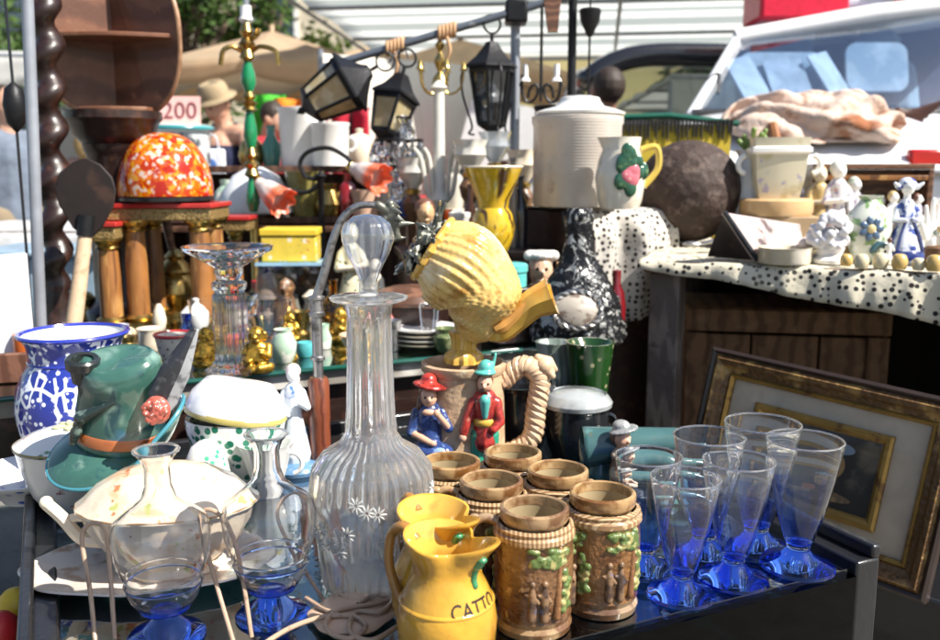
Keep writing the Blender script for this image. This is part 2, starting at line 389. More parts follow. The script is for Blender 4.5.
def make_stein(label):
    t = thing('beer_stein', label, 'beer stein', base0, 0, 'brown relief beer steins')
    k0 = 6
    b = B(); b.lathe(pf[4:11], 48, caps=False); b.build('body', STONE, t)
    b = B(); b.lathe([(.0005, .0005)] + pf[:5], 48, caps=False)
    b.build('foot', STONED, t)
    b = B(); b.lathe([(pf[10][0] - .002, pf[9][1]), (pf[10][0] + .001, pf[10][1]), (pf[11][0] + .0012, pf[11][1]), (pf[12][0], pf[12][1]), (pf[13][0], pf[13][1]), (pf[14][0] - .002, pf[14][1])], 72, caps=False, fn=lambda r, z, a: (r * (1 + .012 * math.cos(36 * a + z * 900)), z))
    b.build('rope_band', ROPE, t)
    zt = pf[-1][1]; ri = pf[-1][0]
    b = B(); b.lathe([(pf[15][0] - .004, pf[14][1] - .002)] + pf[15:] + [(ri - .002, zt + .0006), (ri - .004, zt - .001), (ri - .0045, zt - .012)], 48, caps=False); b.build('rim', STONED, t)
    b = B(); b.lathe([(ri - .0042, zt - .006), (ri - .0042, zt - .02), (ri - .001, zt - .05), (ri - .002, .02), (.0005, .012)], 48, caps=False); b.build('lining', STONEIN, t)
    # handle to the left
    r = pf[8][0]; h = zt
    hp = bez([(-r * .93, 0, h * .87), (-r * 1.3, 0, h * .9), (-r * 1.62, 0, h * .8), (-r * 1.66, 0, h * .55), (-r * 1.45, 0, h * .33), (-r * .94, 0, h * .24)], 7)
    b = B(); n = len(hp); b.tube(hp, [.0062 - .0012 * math.sin(PI * i / n) for i in range(n)], 10); b.ell((-r * 1.5, 0, h * .9), (.007, .006, .005))
    b.build('handle', STONED, t)
    # relief: trees, foliage and figures round the wall
    def on(a, z, o=0): a = rad(a); return Vector((math.cos(a) * (r + o), math.sin(a) * (r + o), z * h))
    for a in (-58, 38, 150):
        tr = []; lf = []; rnd = random.Random(a + 3)
        for q in range(5): tr.append(('c', on(a + q, .2 + q * .11, -.0015), on(a + q + 1, .31 + q * .11, -.0015), .0052 - q * .0004, .0048 - q * .0004))
        tr.append(('c', on(a + 4, .6, -.002), on(a - 16, .68, -.002), .003, .002))
        for q in range(34):
            aa = a - 40 + rnd.random() * 56; zz = .6 + rnd.random() * .15
            lf.append(('e', on(aa, zz, -.003), (.006 + rnd.random() * .002, .006, .0045)))
        for q in range(12): lf.append(('e', on(a + 9 + rnd.random() * 17, .24 + q * .028, -.003), (.0062, .0062, .0055)))
        blob('relief_foliage', lf, LEAFG, .0013, t, 5); blob('relief_trunk', tr, BARK, .0014, t, 2)
        for d in (-20, -38):
            fg = [('c', on(a + d, .2, -.002), on(a + d, .38, -.001), .006, .005), ('e', on(a + d, .49, .0005), .0042), ('c', on(a + d - 2, .42, 0), on(a + d + 9, .34, .001), .003, .0024), ('c', on(a + d, .4, -.001), on(a + d, .46, -.001), .0052, .003), ('c', on(a + d + 3, .36, -.001), on(a + d - 9, .4, .001), .003, .0022)]
            blob('relief_figure', fg, FIGG, .0013, t, 2)
    return t
stein = make_stein('brown relief stein in the front, its green tree beside the pitcher marked in black')
d0 = S(base0)
for px, rim, rz, lab in [(600, 497, -1.5, 'rightmost brown relief stein, standing clear beside the cobalt-footed glasses'),
                     (491, 484, .0, 'brown stein right behind the front stein and yellow pitchers'),
                     (556, 473, -1.7, 'brown stein between the rightmost stein and the painted figural tankard'),
                     (451, 464, -.2, 'brown stein beside the big clear decanter, leftmost of its group'),
                     (512, 455, -1.3, 'rearmost brown stein, under the red-coated figure of the tankard')]:
    # base centre from the rim centre: iterate on the table plane
    yb = rim + 85
    for _ in range(8):
        g = G(px, yb, T1); yb = rim + 113 * d0 / S(g) * KV(624 - 40) / KV(yb - 40) * .985
    dup(stein, g, rz, lab, group='brown relief beer steins')

# ================================================================== yellow pitchers
YGL = mat('yellow_pitcher_glaze', (.58, .31, .035), [((.32, .14, .018), 'n', 17, .48, .72), ((.45, .2, .03), 'v', 38, .1, .02)], rough=.2, coat=.5, vary=.16, vs=22, bump=(('n', 38, .12, 0), ('n', 130, .12, 0)))
YIN = mat('yellow_pitcher_lining', (.66, .4, .07), [((.44, .22, .035), 'n', 30, .55, .8)], rough=.16, coat=.6, vary=.06)
BRH = mat('brown_handle_glaze', (.42, .2, .045), [((.2, .09, .025), 'n', 40, .5, .75)], rough=.2, coat=.5)
GDAB = mat('green_glaze_dab', (.05, .24, .1), rough=.2, coat=.5)
INK = mat('black_glaze_letters', (.015, .012, .01), rough=.4)
bp, pp, sp = conv(447, [(33, 664), (40, 659), (48, 641), (50, 619), (47, 602), (39, 586), (33, 576), (33, 568), (37, 559), (41, 551), (42, 548)], T1)
def text_mesh(txt, size):
    cu = bpy.data.curves.new('lettering', 'FONT'); cu.body = txt; cu.size = size; cu.extrude = .0004; cu.align_x = 'CENTER'; cu.resolution_u = 3
    o = bpy.data.objects.new('lettering', cu); COL.objects.link(o); bpy.context.view_layer.update()
    me = bpy.data.meshes.new_from_object(o.evaluated_get(bpy.context.evaluated_depsgraph_get()))
    bpy.data.objects.remove(o); bpy.data.curves.remove(cu); return me
def interp(prof, z):
    for (r0, z0), (r1, z1) in zip(prof, prof[1:]):
        if min(z0, z1) <= z <= max(z0, z1): return r0 + (r1 - r0) * (z - z0) / (z1 - z0 + 1e-9)
    return prof[-1][0]
SPOUT = rad(-28)
def pfn(hz, rmax):
    def fn(r, z, a):
        w = max(0, (z / hz - .72) / .28) ** 1.3
        c = math.cos(a - SPOUT); sp_ = max(0, c) ** 7
        pinch = math.exp(-((abs(((a - SPOUT + PI) % (2 * PI)) - PI) - .95) / .38) ** 2)
        return (r * (1 + w * (.34 * sp_ - .3 * pinch + .02)), z + w * hz * (.045 * sp_ - .03 * pinch + .05 * max(0, -c)))
    return fn
def make_pitcher(label, text=True):
    t = thing('yellow_pitcher', label, 'pitcher', bp, 0, 'yellow glazed pitchers')
    hz = pp[-1][1]; fn = pfn(hz, 0)
    b = B(); b.lathe(pp + [(pp[-1][0] - .001, hz + .0015), (pp[-1][0] - .004, hz + .0008)], 64, fn=fn, caps=False)
    b.lathe([(.0005, 0), (pp[0][0], 0)], 64, caps=False); b.build('body', YGL, t, smooth=70)
    b = B(); b.lathe([(pp[-1][0] - .004, hz + .0008)] + [(r - .005, z) for r, z in pp[::-1][1:-2]] + [(.0005, .012)], 64, fn=fn, caps=False); b.build('lining', YIN, t, smooth=70)
    b = B(); b.lathe([(interp(pp, z) + .0012 * math.sin(PI * q / 4), z) for q, z in enumerate([pp[4][1] - .001 + k * .0012 for k in range(5)])], 64); b.build('shoulder_ring', YGL, t)
    a = SPOUT + PI * .98; d = Vector((math.cos(a), math.sin(a), 0)); Z = Vector((0, 0, 1))
    R = pp[3][0]
    hp = bez([d * pp[8][0] * .98 + Z * hz * .93, d * R * 1.02 + Z * hz * 1.02, d * R * 1.34 + Z * hz * .92, d * R * 1.4 + Z * hz * .68, d * R * 1.18 + Z * hz * .45, d * R * .93 + Z * hz * .36], 7)
    b = B(); b.tube(hp, [.0075 - .002 * math.sin(PI * i / len(hp)) for i in range(len(hp))], 12); b.build('handle', BRH, t)
    g = []
    for q in range(9):
        z = hz * (.72 + q * .024); a2 = SPOUT - .2; r = interp(pp, z)
        rr, zz = fn(r, z, a2); g.append(('e', (rr * math.cos(a2), rr * math.sin(a2), zz), (.0042, .0042, .005) if q < 6 else (.006, .006, .004)))
    blob('green_leaf_dab', g, GDAB, .0013, t, 3)
    if text:
        me = text_mesh('CATTO', .021); a0 = rad(-47)
        for v in me.vertices:
            z = .5 * pp[3][1] + .5 * pp[4][1] + v.co.y + .011; r = interp(pp, z) + .0003 + v.co.z; aa = a0 + (v.co.x) / pp[3][0]
            v.co = Vector((r * math.cos(aa), r * math.sin(aa), z + .1 * v.co.x * 0))
        me.materials.append(INK); o = bpy.data.objects.new('lettering', me); COL.objects.link(o); o.parent = t
    return t
jug = make_pitcher('front yellow glazed pitcher with black hand lettering and brown handle')
j2 = G(438, 630, T1); make2 = make_pitcher('rear yellow pitcher with a green leaf, half hidden behind the lettered one', False)
make2.location = j2; make2.rotation_euler.z = -.35

BLUISH = thick_glass('foot_refraction_glass', (.45, .58, 1))  # blue of the foot's refraction, put into the colour of the lower bowl
LIPG = thick_glass('bright_lip_glass', (.99, .995, 1), 0., .02, haze=.12)
# ================================================================== cobalt footed drinking glasses
gb, gp, sg = conv(681, [(31, 595), (34, 594), (33, 591.5), (24, 588), (14, 583), (10.5, 578), (11, 574), (13.5, 570), (21, 548), (28, 518), (34.5, 484)], T1)
def make_tumbler(label):
    t = thing('footed_glass', label, 'drinking glass', gb, 0, 'clear tapered glasses with cobalt blue feet')
    b = B(); b.lathe(gp[:6] + [(.0105 * 1, gp[5][1] + .001), (.0005, gp[5][1] + .0015)], 40); b.build('foot', COBALT, t)
    b = B(); o = gp[5:]; b.lathe([(.0005, o[0][1] + .0012)] + [(r, z + .0012) for r, z in o] + [(o[-1][0] + .0004, o[-1][1] + .002), (o[-1][0] - .001, o[-1][1] + .003), (o[-1][0] - .0022, o[-1][1] + .002), (o[-1][0] - .0022, o[-1][1] + .0006)] + [(r - .0018, z) for r, z in o[::-1][1:-2]] + [(.0005, o[1][1] + .004)], 40, m=lambda k: 1 if k in (0, 1, 2, 3, 11, 12) else 0, caps=False, fn=lambda r, z, a: (r * (1 + .004 * math.cos(10 * a)), z))
    b.build('bowl', [CLEAR, BLUISH], t)
    b = B(); b.lathe([(.009, o[1][1] + .001), (.0105, o[1][1] + .004), (.0105, o[1][1] + .007), (.0005, o[1][1] + .009)], 24); b.build('cobalt_core', COBALT, t)
    b = B(); r = o[-1][0] - .0008; b.tube([(r * math.cos(2 * PI * i / 48), r * math.sin(2 * PI * i / 48), o[-1][1] + .002) for i in range(48)], .0011, 6, 0, True); b.build('rolled_lip', LIPG, t)
    return t
tum = make_tumbler('nearest drinking glass with cobalt foot, at the open front edge')
for px, py, rr, lab in [(645, 569, 33, 'footed cobalt glass leftmost of six, beside the rightmost stein'),
                    (704, 556, 35, 'footed cobalt glass at the back left, mostly hidden behind the nearest one'),
                    (733, 580, 35, 'footed cobalt glass in the middle of the front row, right of the nearest'),
                    (756, 549, 36.5, 'tall footed cobalt glass at the back, with the highest rim'),
                    (797, 567, 37, 'footed cobalt glass alone on the right beside the black rail')]:
    g = G(px, py, T1); dup(tum, g, random.random() * 6, lab, scale=rr / 34.5 * S(g) / S(gb), group='clear tapered glasses with cobalt blue feet')

# ================================================================== two clear decanters with cobalt feet
db, dp, sd = conv(167, [(12, 616), (25, 608), (34, 596), (38, 584), (37, 577), (41, 571), (46, 556), (47.5, 538), (44, 526), (28, 515), (17, 506), (13, 494), (12.5, 478), (16, 469), (22, 463)], T1)
ftz = (636 - 616) * sd * KV(596)
fb = G(167, 636, T1)
def make_decanter(label):
    t = thing('footed_decanter', label, 'decanter', fb, 0, 'clear decanters with cobalt blue feet')
    sc_ = S(fb) / sd
    b = B(); b.lathe([(.0435 * 1, 0), (.0445, .002), (.042, .005), (.026, .012), (.014, ftz - .002), (.0005, ftz + .001)], 48); b.build('foot', COBALT, t)
    pr = [(r * sc_, z * sc_ + ftz) for r, z in dp]
    b = B(); b.lathe([(.0005, ftz + .001)] + pr + [(pr[-1][0] - .0006, pr[-1][1] + .0012), (pr[-1][0] - .002, pr[-1][1])] + [(max(r - .002, .001), z) for r, z in pr[::-1][1:-1]] + [(.0005, pr[0][1] + .004)], 56, caps=False); b.build('bottle', CLEAR, t, smooth=60)
    for q, (i, w) in enumerate(((1, .0022), (3, .0014))):
        b = B(); r, z = pr[i]; b.lathe([(r - .001, z - w), (r + .0003, z), (r - .0006, z + w)], 48, caps=False); b.build('blue_thread', COBALT, t)
    b = B(); b.lathe([(.006, pr[0][1] + .002), (.014, pr[0][1] + .003), (pr[0][0] * 1.25, pr[0][1] + .006), (.0005, pr[0][1] + .008)], 32); b.build('cobalt_core', COBALT, t)
    for i in (4,):
        b = B(); r, z = pr[i]; b.tube([((r + .0004) * math.cos(2 * PI * q / 56), (r + .0004) * math.sin(2 * PI * q / 56), z) for q in range(56)], .0016, 6, 0, True); b.build('glass_ring', CLEAR, t)
    b = B(); r, z = pr[-1]; b.tube([((r - .001) * math.cos(2 * PI * q / 48), (r - .001) * math.sin(2 * PI * q / 48), z + .0006) for q in range(48)], .0016, 6, 0, True); b.build('rolled_lip', LIPG, t)
    return t
dec = make_decanter('left clear decanter with cobalt foot, in front of the cream tureen')
g = G(273, 615, T1); dup(dec, g, 1., 'right clear decanter with cobalt foot, between the cream tureen and tall crystal decanter', scale=.97 * S(g) / S(fb) * 1.0)

# ================================================================== big pressed glass decanter
cb, cp_, scb = conv(374, [(40, 587), (47, 584), (50, 575), (54, 548), (59, 515), (61, 492), (58, 472), (48, 459), (31, 449), (25, 440), (23, 420), (21.5, 380), (21, 335), (23, 325), (36, 321), (37, 318.5), (22, 317)], T1)
t = thing('crystal_decanter', 'tall pressed crystal decanter with a fluted bulb stopper', 'decanter', cb)
def cfn(r, z, a):
    h = cp_[-1][1]
    if .36 * h < z < .53 * h: return (r * (1 + .03 * abs(math.cos(17 * a)) - .015), z)
    if z < .14 * h: return (r * (1 + .03 * abs(math.cos(17 * a)) - .015), z)
    if .55 * h < z < .9 * h: return (r * (1 + .03 * math.cos(12 * a)), z)
    return (r, z)
def dense(prof, k=4):
    out = []
    for (r0, z0), (r1, z1) in zip(prof, prof[1:]):
        out += [(r0 + (r1 - r0) * i / k, z0 + (z1 - z0) * i / k) for i in range(k)]
    return out + [prof[-1]]
PRESSCUT = thick_glass('pressed_floral_glass', (.99, .99, .985), 0., .02, bump=(('n', 90, .06, 0),), haze=.1)
CUTW = mat('frosted_cut_glass', (.62, .62, .6), rough=.25, coat=.4, transl=.3, vary=.05)
b = B(); pr = dense(cp_[:-2]); b.lathe([(.0005, .001)] + pr + [(cp_[-2][0], cp_[-2][1]), (.018, cp_[-1][1])], 204, fn=cfn, caps=False)
b.lathe([(r - .004, z) for r, z in pr[::-1] if z > .01] + [(.0005, .008)], 60, caps=False)
b.build('bottle', PRESSCUT, t, smooth=60)
# cut flowers on the belly
rnd = random.Random(4)
for k in range(16):
    b = B()
    a0 = rad(-155 + k * 9.5); z0 = cp_[4][1] + (rnd.random() - .4) * .075
    for q in range(9):
        aa = 2 * PI * q / 9; pts = []
        for w in (.2, .6, 1.):
            da = math.cos(aa) * w * .011; dz = math.sin(aa) * w * .011; z = z0 + dz; r = interp(cp_, z) + .0006; a = a0 + da / r
            pts.append((r * math.cos(a), r * math.sin(a), z))
        b.tube(pts, [.0008, .0017, .0004], 5)
    b.build('cut_flower', CUTW, t)
zt = cp_[-1][1]; u = scb * KV(300) * .93
sto = [(10, 0), (9.5, 10), (9, 15), (13, 26), (21, 42), (25, 54), (25.5, 62), (22, 72), (13, 79), (3, 81)]
b = B(); b.lathe(dense([(r * u, zt + z * u) for r, z in sto], 3), 96, fn=flute(14, .035, zt + .02, zt + .15)); b.build('stopper', thin_glass('stopper_glass', (.88, .9, .93), 1.2, .12, 1.6, .03, haze=.1), t, smooth=60)

# ================================================================== oval cream tureen on its platter
tu = G(172, 572, T1)
su = S(tu); kv = KV(530)
PL = mat('platter_glaze', (.7, .62, .54), [((.4, .26, .17), 'n', 24, .54, .7)], rough=.2, coat=.5)
b = B(); u = su
pl = [(60, 1), (92, 4), (118, 10), (122, 12), (120, 13.5), (92, 7.5), (60, 5), (.01, 5)]
b.lathe([(r * u, z * u) for r, z in pl], 64, sy=.62, fn=lambda r, z, a: (r * (1 + .02 * math.cos(8 * a) * (r > .1)), z))
t0 = single(b, 'oval_platter', 'large oval cream platter with scalloped rim under the tureen', 'platter', PL, tu + Vector((-.028, 0, 0)), .15)
zp = 5.2 * u
TUR = mat('tureen_cream_glaze', (.72, .6, .45), [((.56, .36, .2), 'n', 15, .5, .72, .8), ((.4, .42, .14), 'n', 34, .62, .67), ((.5, .18, .07), 'n', 30, .64, .69), ((.3, .16, .06), 'v', 26, .08, .03)], rough=.18, coat=.5, vary=.06, bump=(('n', 30, .12, 0),))
t = thing('cream_tureen', 'oval cream tureen with domed lid and twig handle behind the left decanter', 'tureen', tu + Vector((0, 0, zp)), .1)
b = B(); b.lathe([(.0005, 0), (50 * u, 0), (54 * u, 5 * u), (46 * u, 11 * u), (62 * u, 26 * u), (77 * u, 48 * u), (82 * u, 66 * u), (83 * u, 68 * u), (80 * u, 68 * u), (74 * u, 48 * u), (.0005, 14 * u)], 64, sy=.72, caps=False, fn=flute(16, .012)); b.build('bowl', TUR, t)
b = B(); b.lathe([(79 * u, 66 * u), (87 * u, 68 * u), (87 * u, 71 * u), (79 * u, 77 * u), (66 * u, 90 * u), (46 * u, 101 * u), (20 * u, 107 * u), (.0005, 108 * u)], 64, sy=.72, caps=False, fn=flute(16, .01)); lid = b.build('lid', TUR, t)
b = B(); b.lathe([(78 * u, 69 * u), (86.8 * u, 69.5 * u), (87.6 * u, 70.2 * u), (86.8 * u, 71 * u)], 64, sy=.72, caps=False); b.build('gilt_edge', mat('worn_brown_gilt', (.4, .2, .06), rough=.3, metal=.3), lid)
hd = bez([(-62 * u, 0, 30 * u), (-84 * u, 0, 34 * u), (-100 * u, -4 * u, 58 * u), (-112 * u, -8 * u, 74 * u)], 5)
b = B(); b.tube(hd, [7 * u - i * .05 * u for i in range(len(hd))], 8); hb = bez([(-66 * u, 0, 52 * u), (-86 * u, 0, 56 * u), (-98 * u, -3 * u, 54 * u)], 5); b.tube(hb, 4.5 * u, 8); b.ell((-112 * u, -8 * u, 75 * u), 6.5 * u)
b.build('twig_handle', CREAM, t)

# ================================================================== round white tureen at the left
tb2 = G(76, 514, T1); u = S(tb2) * .86
FLOR = mat('floral_white_glaze', (.76, .75, .72), [((.3, .08, .12), 'n', 26, .66, .7), ((.1, .25, .1), 'n', 34, .67, .72), ((.08, .1, .22), 'n', 20, .68, .72)], rough=.18, coat=.5, vary=.04)
t = thing('round_tureen', 'round white lidded tureen with sprigs of flowers, at the left rail', 'tureen', tb2)
b = B(); b.lathe([(.0005, 0), (30 * u, 0), (32 * u, 5 * u), (30 * u, 9 * u), (44 * u, 30 * u), (54 * u, 60 * u), (58 * u, 82 * u), (60 * u, 85 * u), (56 * u, 85 * u), (50 * u, 58 * u), (.0005, 14 * u)], 56, caps=False); b.build('bowl', FLOR, t)
b = B(); b.lathe([(55 * u, 84 * u), (60 * u, 87 * u), (60 * u, 89 * u), (46 * u, 97 * u), (24 * u, 104 * u), (.0005, 106 * u)], 56, caps=False); ld = b.build('lid', FLOR, t)
b = B(); b.lathe([(60.5 * u, 86.8 * u), (61 * u, 88 * u), (60.5 * u, 89.2 * u)], 56, caps=False); b.build('rim_line', mat('olive_rim_line', (.25, .2, .08), rough=.3), ld)
b = B()
for q in range(5):
    a = 2 * PI * q / 5; b.ell((10 * u * math.cos(a), 10 * u * math.sin(a), 106.5 * u), (9 * u, 5 * u, 2.5 * u), 0, 10, Matrix.Rotation(a, 3, 'Z'))
b.ell((0, 0, 109 * u), 4 * u); b.build('flower_knob', mat('sage_knob', (.5, .5, .3), rough=.3, coat=.4), ld)
# blue rimmed plate behind it
pb = G(30, 498, T1); u = S(pb)
BLUER = mat('blue_rim_plate_glaze', (.75, .77, .8), [((.05, .1, .45), 'v', 34, .3, .12)], rough=.18, coat=.5)
b = B(); b.lathe([(.0005, 0), (24 * u, 0), (26 * u, 3 * u), (44 * u, 20 * u), (56 * u, 27 * u), (57 * u, 29 * u), (55 * u, 29.5 * u), (43 * u, 22.5 * u), (24 * u, 7 * u), (.0005, 6 * u)], 56, caps=False)
single(b, 'blue_plate', 'deep blue-rimmed plate behind the round floral tureen', 'plate', BLUER, pb)

# ================================================================== blue and white jar
jb = G(84, 474, T1); u = S(jb)
DELFT = mat('blue_white_leaf_glaze', (.02, .035, .26), [((.78, .8, .86), 've', 52, .13, .09, .8, (1, 1, .65)), ((.02, .035, .26), 'n', 15, .49, .53), ((.78, .8, .86), 'v', 70, .3, .22)], rough=.15, coat=.6, vary=.04)
DBLUE = mat('cobalt_band_glaze', (.025, .04, .33), rough=.15, coat=.6)
t = thing('blue_white_jar', 'blue and white wide-mouthed jar with leaf pattern behind the green hat', 'jar', jb)
pr = [(36, 0), (38, 3), (44, 18), (55, 50), (58, 72), (55, 92), (48, 108), (43, 116), (42, 122), (44, 134), (49, 142)]
pr = [(r * u, z * u) for r, z in pr]
b = B(); b.lathe([(.0005, 0)] + pr + [(50 * u, 143 * u)], 64, caps=False); b.build('body', DELFT, t)
b = B(); b.lathe([(48 * u, 140.6 * u), (50.5 * u, 141.5 * u), (52 * u, 143.5 * u), (51 * u, 145.5 * u), (48 * u, 145.5 * u), (46.6 * u, 143 * u)], 64, caps=False); b.lathe([(42.6 * u, 116 * u), (43.6 * u, 117.5 * u), (42.8 * u, 119 * u)], 64, caps=False); b.build('blue_rim', DBLUE, t)
b = B(); b.lathe([(48 * u, 145 * u), (45 * u, 138 * u), (40 * u, 120 * u), (50 * u, 90 * u), (50 * u, 60 * u), (.0005, 10 * u)], 64, caps=False); b.build('lining', WHITEP, t)

# ================================================================== green hat-shaped jug
hq = P(121, 438, 1.25); hz0 = hq.z
b = B(); b.box((0, 0, (hz0 - .02 - T1) / 2), (.085, .07, hz0 - .02 - T1)); single(b, 'wooden_box', 'small dark box holding up the green hat jug', 'box', DARKW, (hq.x, hq.y + .01, T1 + .0003), .3, bevel=.003)
u = S(hq)
HATG = mat('mottled_green_glaze', (.045, .125, .1), [((.2, .31, .26), 'n', 17, .52, .68, .5), ((.018, .06, .07), 'n', 22, .52, .66, .8), ((.05, .15, .26), 'n', 9, .62, .72)], rough=.16, coat=.5, vary=.18)
t = thing('hat_jug', 'green glazed jug in the form of a feathered felt hat', 'jug', hq)
R = Matrix.Rotation(rad(7), 4, 'Y') @ Matrix.Rotation(rad(12), 4, 'X')
b = B(); b.T = R
crown = [(40, -8), (44, 1), (44, 15), (42, 34), (40, 54), (41, 76), (39, 86), (32, 92), (16, 89), (.01, 86)]
def cfn2(r, z, a):
    dent = .1 * math.exp(-((z - 50 * u) / (20 * u)) ** 2) * max(0, math.cos(a + 2.0)) ** 3
    return (r * (1 - dent), z + (.13 * r * math.cos(a) - .22 * r * max(0, math.cos(a + 1.57)) ** 2) * max(0, min(1, (z - 44 * u) / (34 * u))))
b.lathe(dense([(r * u, z * u) for r, z in crown], 3), 64, sy=.8, fn=cfn2, caps=False)
b.build('crown', HATG, t, smooth=80)
def brim(ui, v):
    a = 2 * PI * ui; c = math.cos(a); s_ = math.sin(a)
    r = (40 + (10 + 23 * max(0, math.cos(a + 2.2)) + 19 * max(0, c) ** 2) * v) * u
    lift = (50 * max(0, math.cos(a - .15)) ** 2 + 12 * max(0, s_) ** 2 - 27 * max(0, math.cos(a + 2.25)) ** 1.6) * v ** 1.4 * u
    return Vector((r * c * (1 - .12 * v * max(0, c)), r * s_ * .82, lift - 4 * u))
b = B(); b.T = R; b.grid(brim, 72, 10); b.build('brim', HATG, t, solid=.0055, smooth=80, sub=1)
b = B(); b.T = R; b.tube([brim(i / 72, 1) for i in range(72)], 2.2 * u, 8, 0, True); b.build('brim_edge', mat('blue_green_edge_glaze', (.06, .24, .3), rough=.15, coat=.6), t)
b = B(); b.T = R; b.lathe([(43 * u, 4 * u), (45.6 * u, 6 * u), (45 * u, 15 * u), (43 * u, 17 * u)], 56, sy=.81, caps=False); b.build('hat_band', mat('chestnut_band_glaze', (.36, .11, .035), [((.18, .05, .02), 'n', 30, .5, .8)], rough=.2, coat=.5), t)
b = B(); b.T = R @ Matrix.Translation((-29 * u, -14 * u, 74 * u)); b.lathe([(10 * u, -8 * u), (12 * u, 6 * u), (15.5 * u, 7 * u), (16 * u, 15 * u), (14 * u, 17 * u), (10 * u, 16 * u), (9 * u, 4 * u), (.0005, 0)], 32, caps=False); b.build('spout_collar', mat('black_spout_glaze', (.02, .024, .024), rough=.25, coat=.4), t)
Lp = R @ Vector((-22 * u, -33 * u, 33 * u))
g = [('c', Lp + Vector((-8 * u, 2 * u, -12 * u)), Lp + Vector((-3 * u, 0, 6 * u)), 5 * u, 5 * u), ('c', Lp + Vector((-2 * u, -1 * u, 4 * u)), Lp + Vector((32 * u, -1 * u, 20 * u)), 7 * u, 2 * u), ('c', Lp + Vector((-10 * u, 3 * u, -10 * u)), Lp + Vector((-14 * u, 5 * u, -22 * u)), 5 * u, 4 * u)]
blob('dark_leaf_relief', g, mat('black_green_relief', (.018, .03, .028), [((.14, .2, .17), 'n', 90, .5, .7)], rough=.25, coat=.5), .0018, t)
fy = hq.y - .06
fpl = [p - hq for p in bez([P(154, 420, fy - .012), P(163, 398, fy - .006), P(179, 364, fy), P(196, 328, fy + .01)], 8)]; n = len(fpl)
def feather(ui, v):
    k = min(int(v * (n - 1)), n - 2); q = v * (n - 1) - k; p = fpl[k].lerp(fpl[k + 1], q)
    w = 14 * u * min(1, .35 + 2 * v) * (1 - max(0, v - .6) / .4 * .85)
    return p + Vector((.88, .1, -.42)) * w * (ui * 2 - 1) + Vector((0, -1, 0)) * (.004 * (1 - abs(ui * 2 - 1)))
b = B()
for h_, mm in ((0, 0), (.66, 1)): b.grid(lambda a, v: feather(h_ + a * (.66 if h_ == 0 else .34), v), 4, 30, mm)
b.build('feather', [mat('black_feather_glaze', (.025, .025, .03), [((.09, .095, .1), 'n', 60, .5, .7)], rough=.3, coat=.4), mat('grey_feather_glaze', (.3, .31, .32), [((.08, .085, .09), 'n', 70, .45, .65)], rough=.3, coat=.4)], t, solid=.0035, smooth=70)
b = B(); b.tube([p + Vector((0, -.004, 0)) for p in fpl[:-2]], [1.3 * u * (1 - .8 * i / n) for i in range(n - 2)], 6); b.build('quill', WHITEP, t)
rp = P(157, 410, fy - .02) - hq
g = [('e', rp, (13 * u, 7 * u, 14 * u))]; rnd = random.Random(3)
for q in range(22):
    a = rnd.random() * 2 * PI; rr = rnd.random() ** .6 * 11 * u; g.append(('e', rp + Vector((rr * math.cos(a), -6 * u, rr * math.sin(a))), 3.2 * u))
blob('rosette', g, mat('red_white_rosette_glaze', (.42, .1, .07), [((.75, .68, .6), 'v', 150, .2, .12)], rough=.25, coat=.5), .0014, t, 2)
# ================================================================== figural tankard with two relief people
kb = G(464, 462, T1); u = S(kb)
TANK = mat('tankard_tan_glaze', (.52, .36, .22), [((.3, .17, .09), 'n', 26, .5, .75), ((.66, .54, .4), 'n', 44, .6, .8)], rough=.35, coat=.3, bump=(('n', 70, .5, 0),))
t = thing('figural_tankard', 'painted tankard with a seated woman and a red-coated man in relief and a braided handle', 'tankard', kb)
b = B(); b.lathe([(.0005, 0), (44 * u, 0), (45 * u, 6 * u), (41 * u, 12 * u), (40 * u, 60 * u), (39 * u, 92 * u), (42 * u, 96 * u), (42 * u, 102 * u), (38 * u, 103 * u), (36 * u, 96 * u), (36 * u, 20 * u), (.0005, 12 * u)], 56, caps=False); b.build('body', TANK, t)
# standing man on the right front
ma = Vector((20 * u, -39 * u, 0)); Z = Vector((0, 0, 1)); X = Vector((1, 0, 0)); Yv = Vector((0, 1, 0))
def q_(o, x, y, z): return o + Vector((x * u, y * u, z * u))
RED = mat('red_coat_glaze', (.42, .04, .028), [((.16, .014, .012), 'n', 70, .48, .66), ((.55, .2, .14), 'n', 55, .64, .72)], rough=.25, coat=.4, bump=(('n', 80, .3, 0),))
GRN = mat('green_trouser_glaze', (.03, .26, .16), [((.1, .4, .3), 'n', 60, .55, .8)], rough=.25, coat=.4)
BLU = mat('blue_dress_glaze', (.03, .06, .2), [((.2, .3, .5), 'n', 45, .58, .7), ((.012, .015, .05), 'n', 30, .55, .7)], rough=.25, coat=.4, bump=(('n', 60, .6, 0),))
FLESH = mat('painted_flesh_glaze', (.62, .36, .24), rough=.3, coat=.3, vary=.06)
BRN = mat('painted_brown_glaze', (.14, .06, .035), [((.3, .15, .09), 'n', 60, .55, .8)], rough=.3, coat=.3, bump=(('n', 90, .6, 0),))
YEL = mat('painted_yellow_glaze', (.62, .38, .06), rough=.3, coat=.3)
TEAL = mat('painted_teal_glaze', (.1, .42, .36), rough=.3, coat=.3)
blob('man_legs', [('c', q_(ma, -7, 0, 2), q_(ma, -6, 0, 40), 6.5 * u, 8 * u), ('c', q_(ma, 7, 0, 2), q_(ma, 6, 0, 40), 6.5 * u, 8 * u), ('c', q_(ma, -6, 0, 40), q_(ma, 6, 0, 40), 8 * u, 8 * u)], GRN, .0022, t, 2)
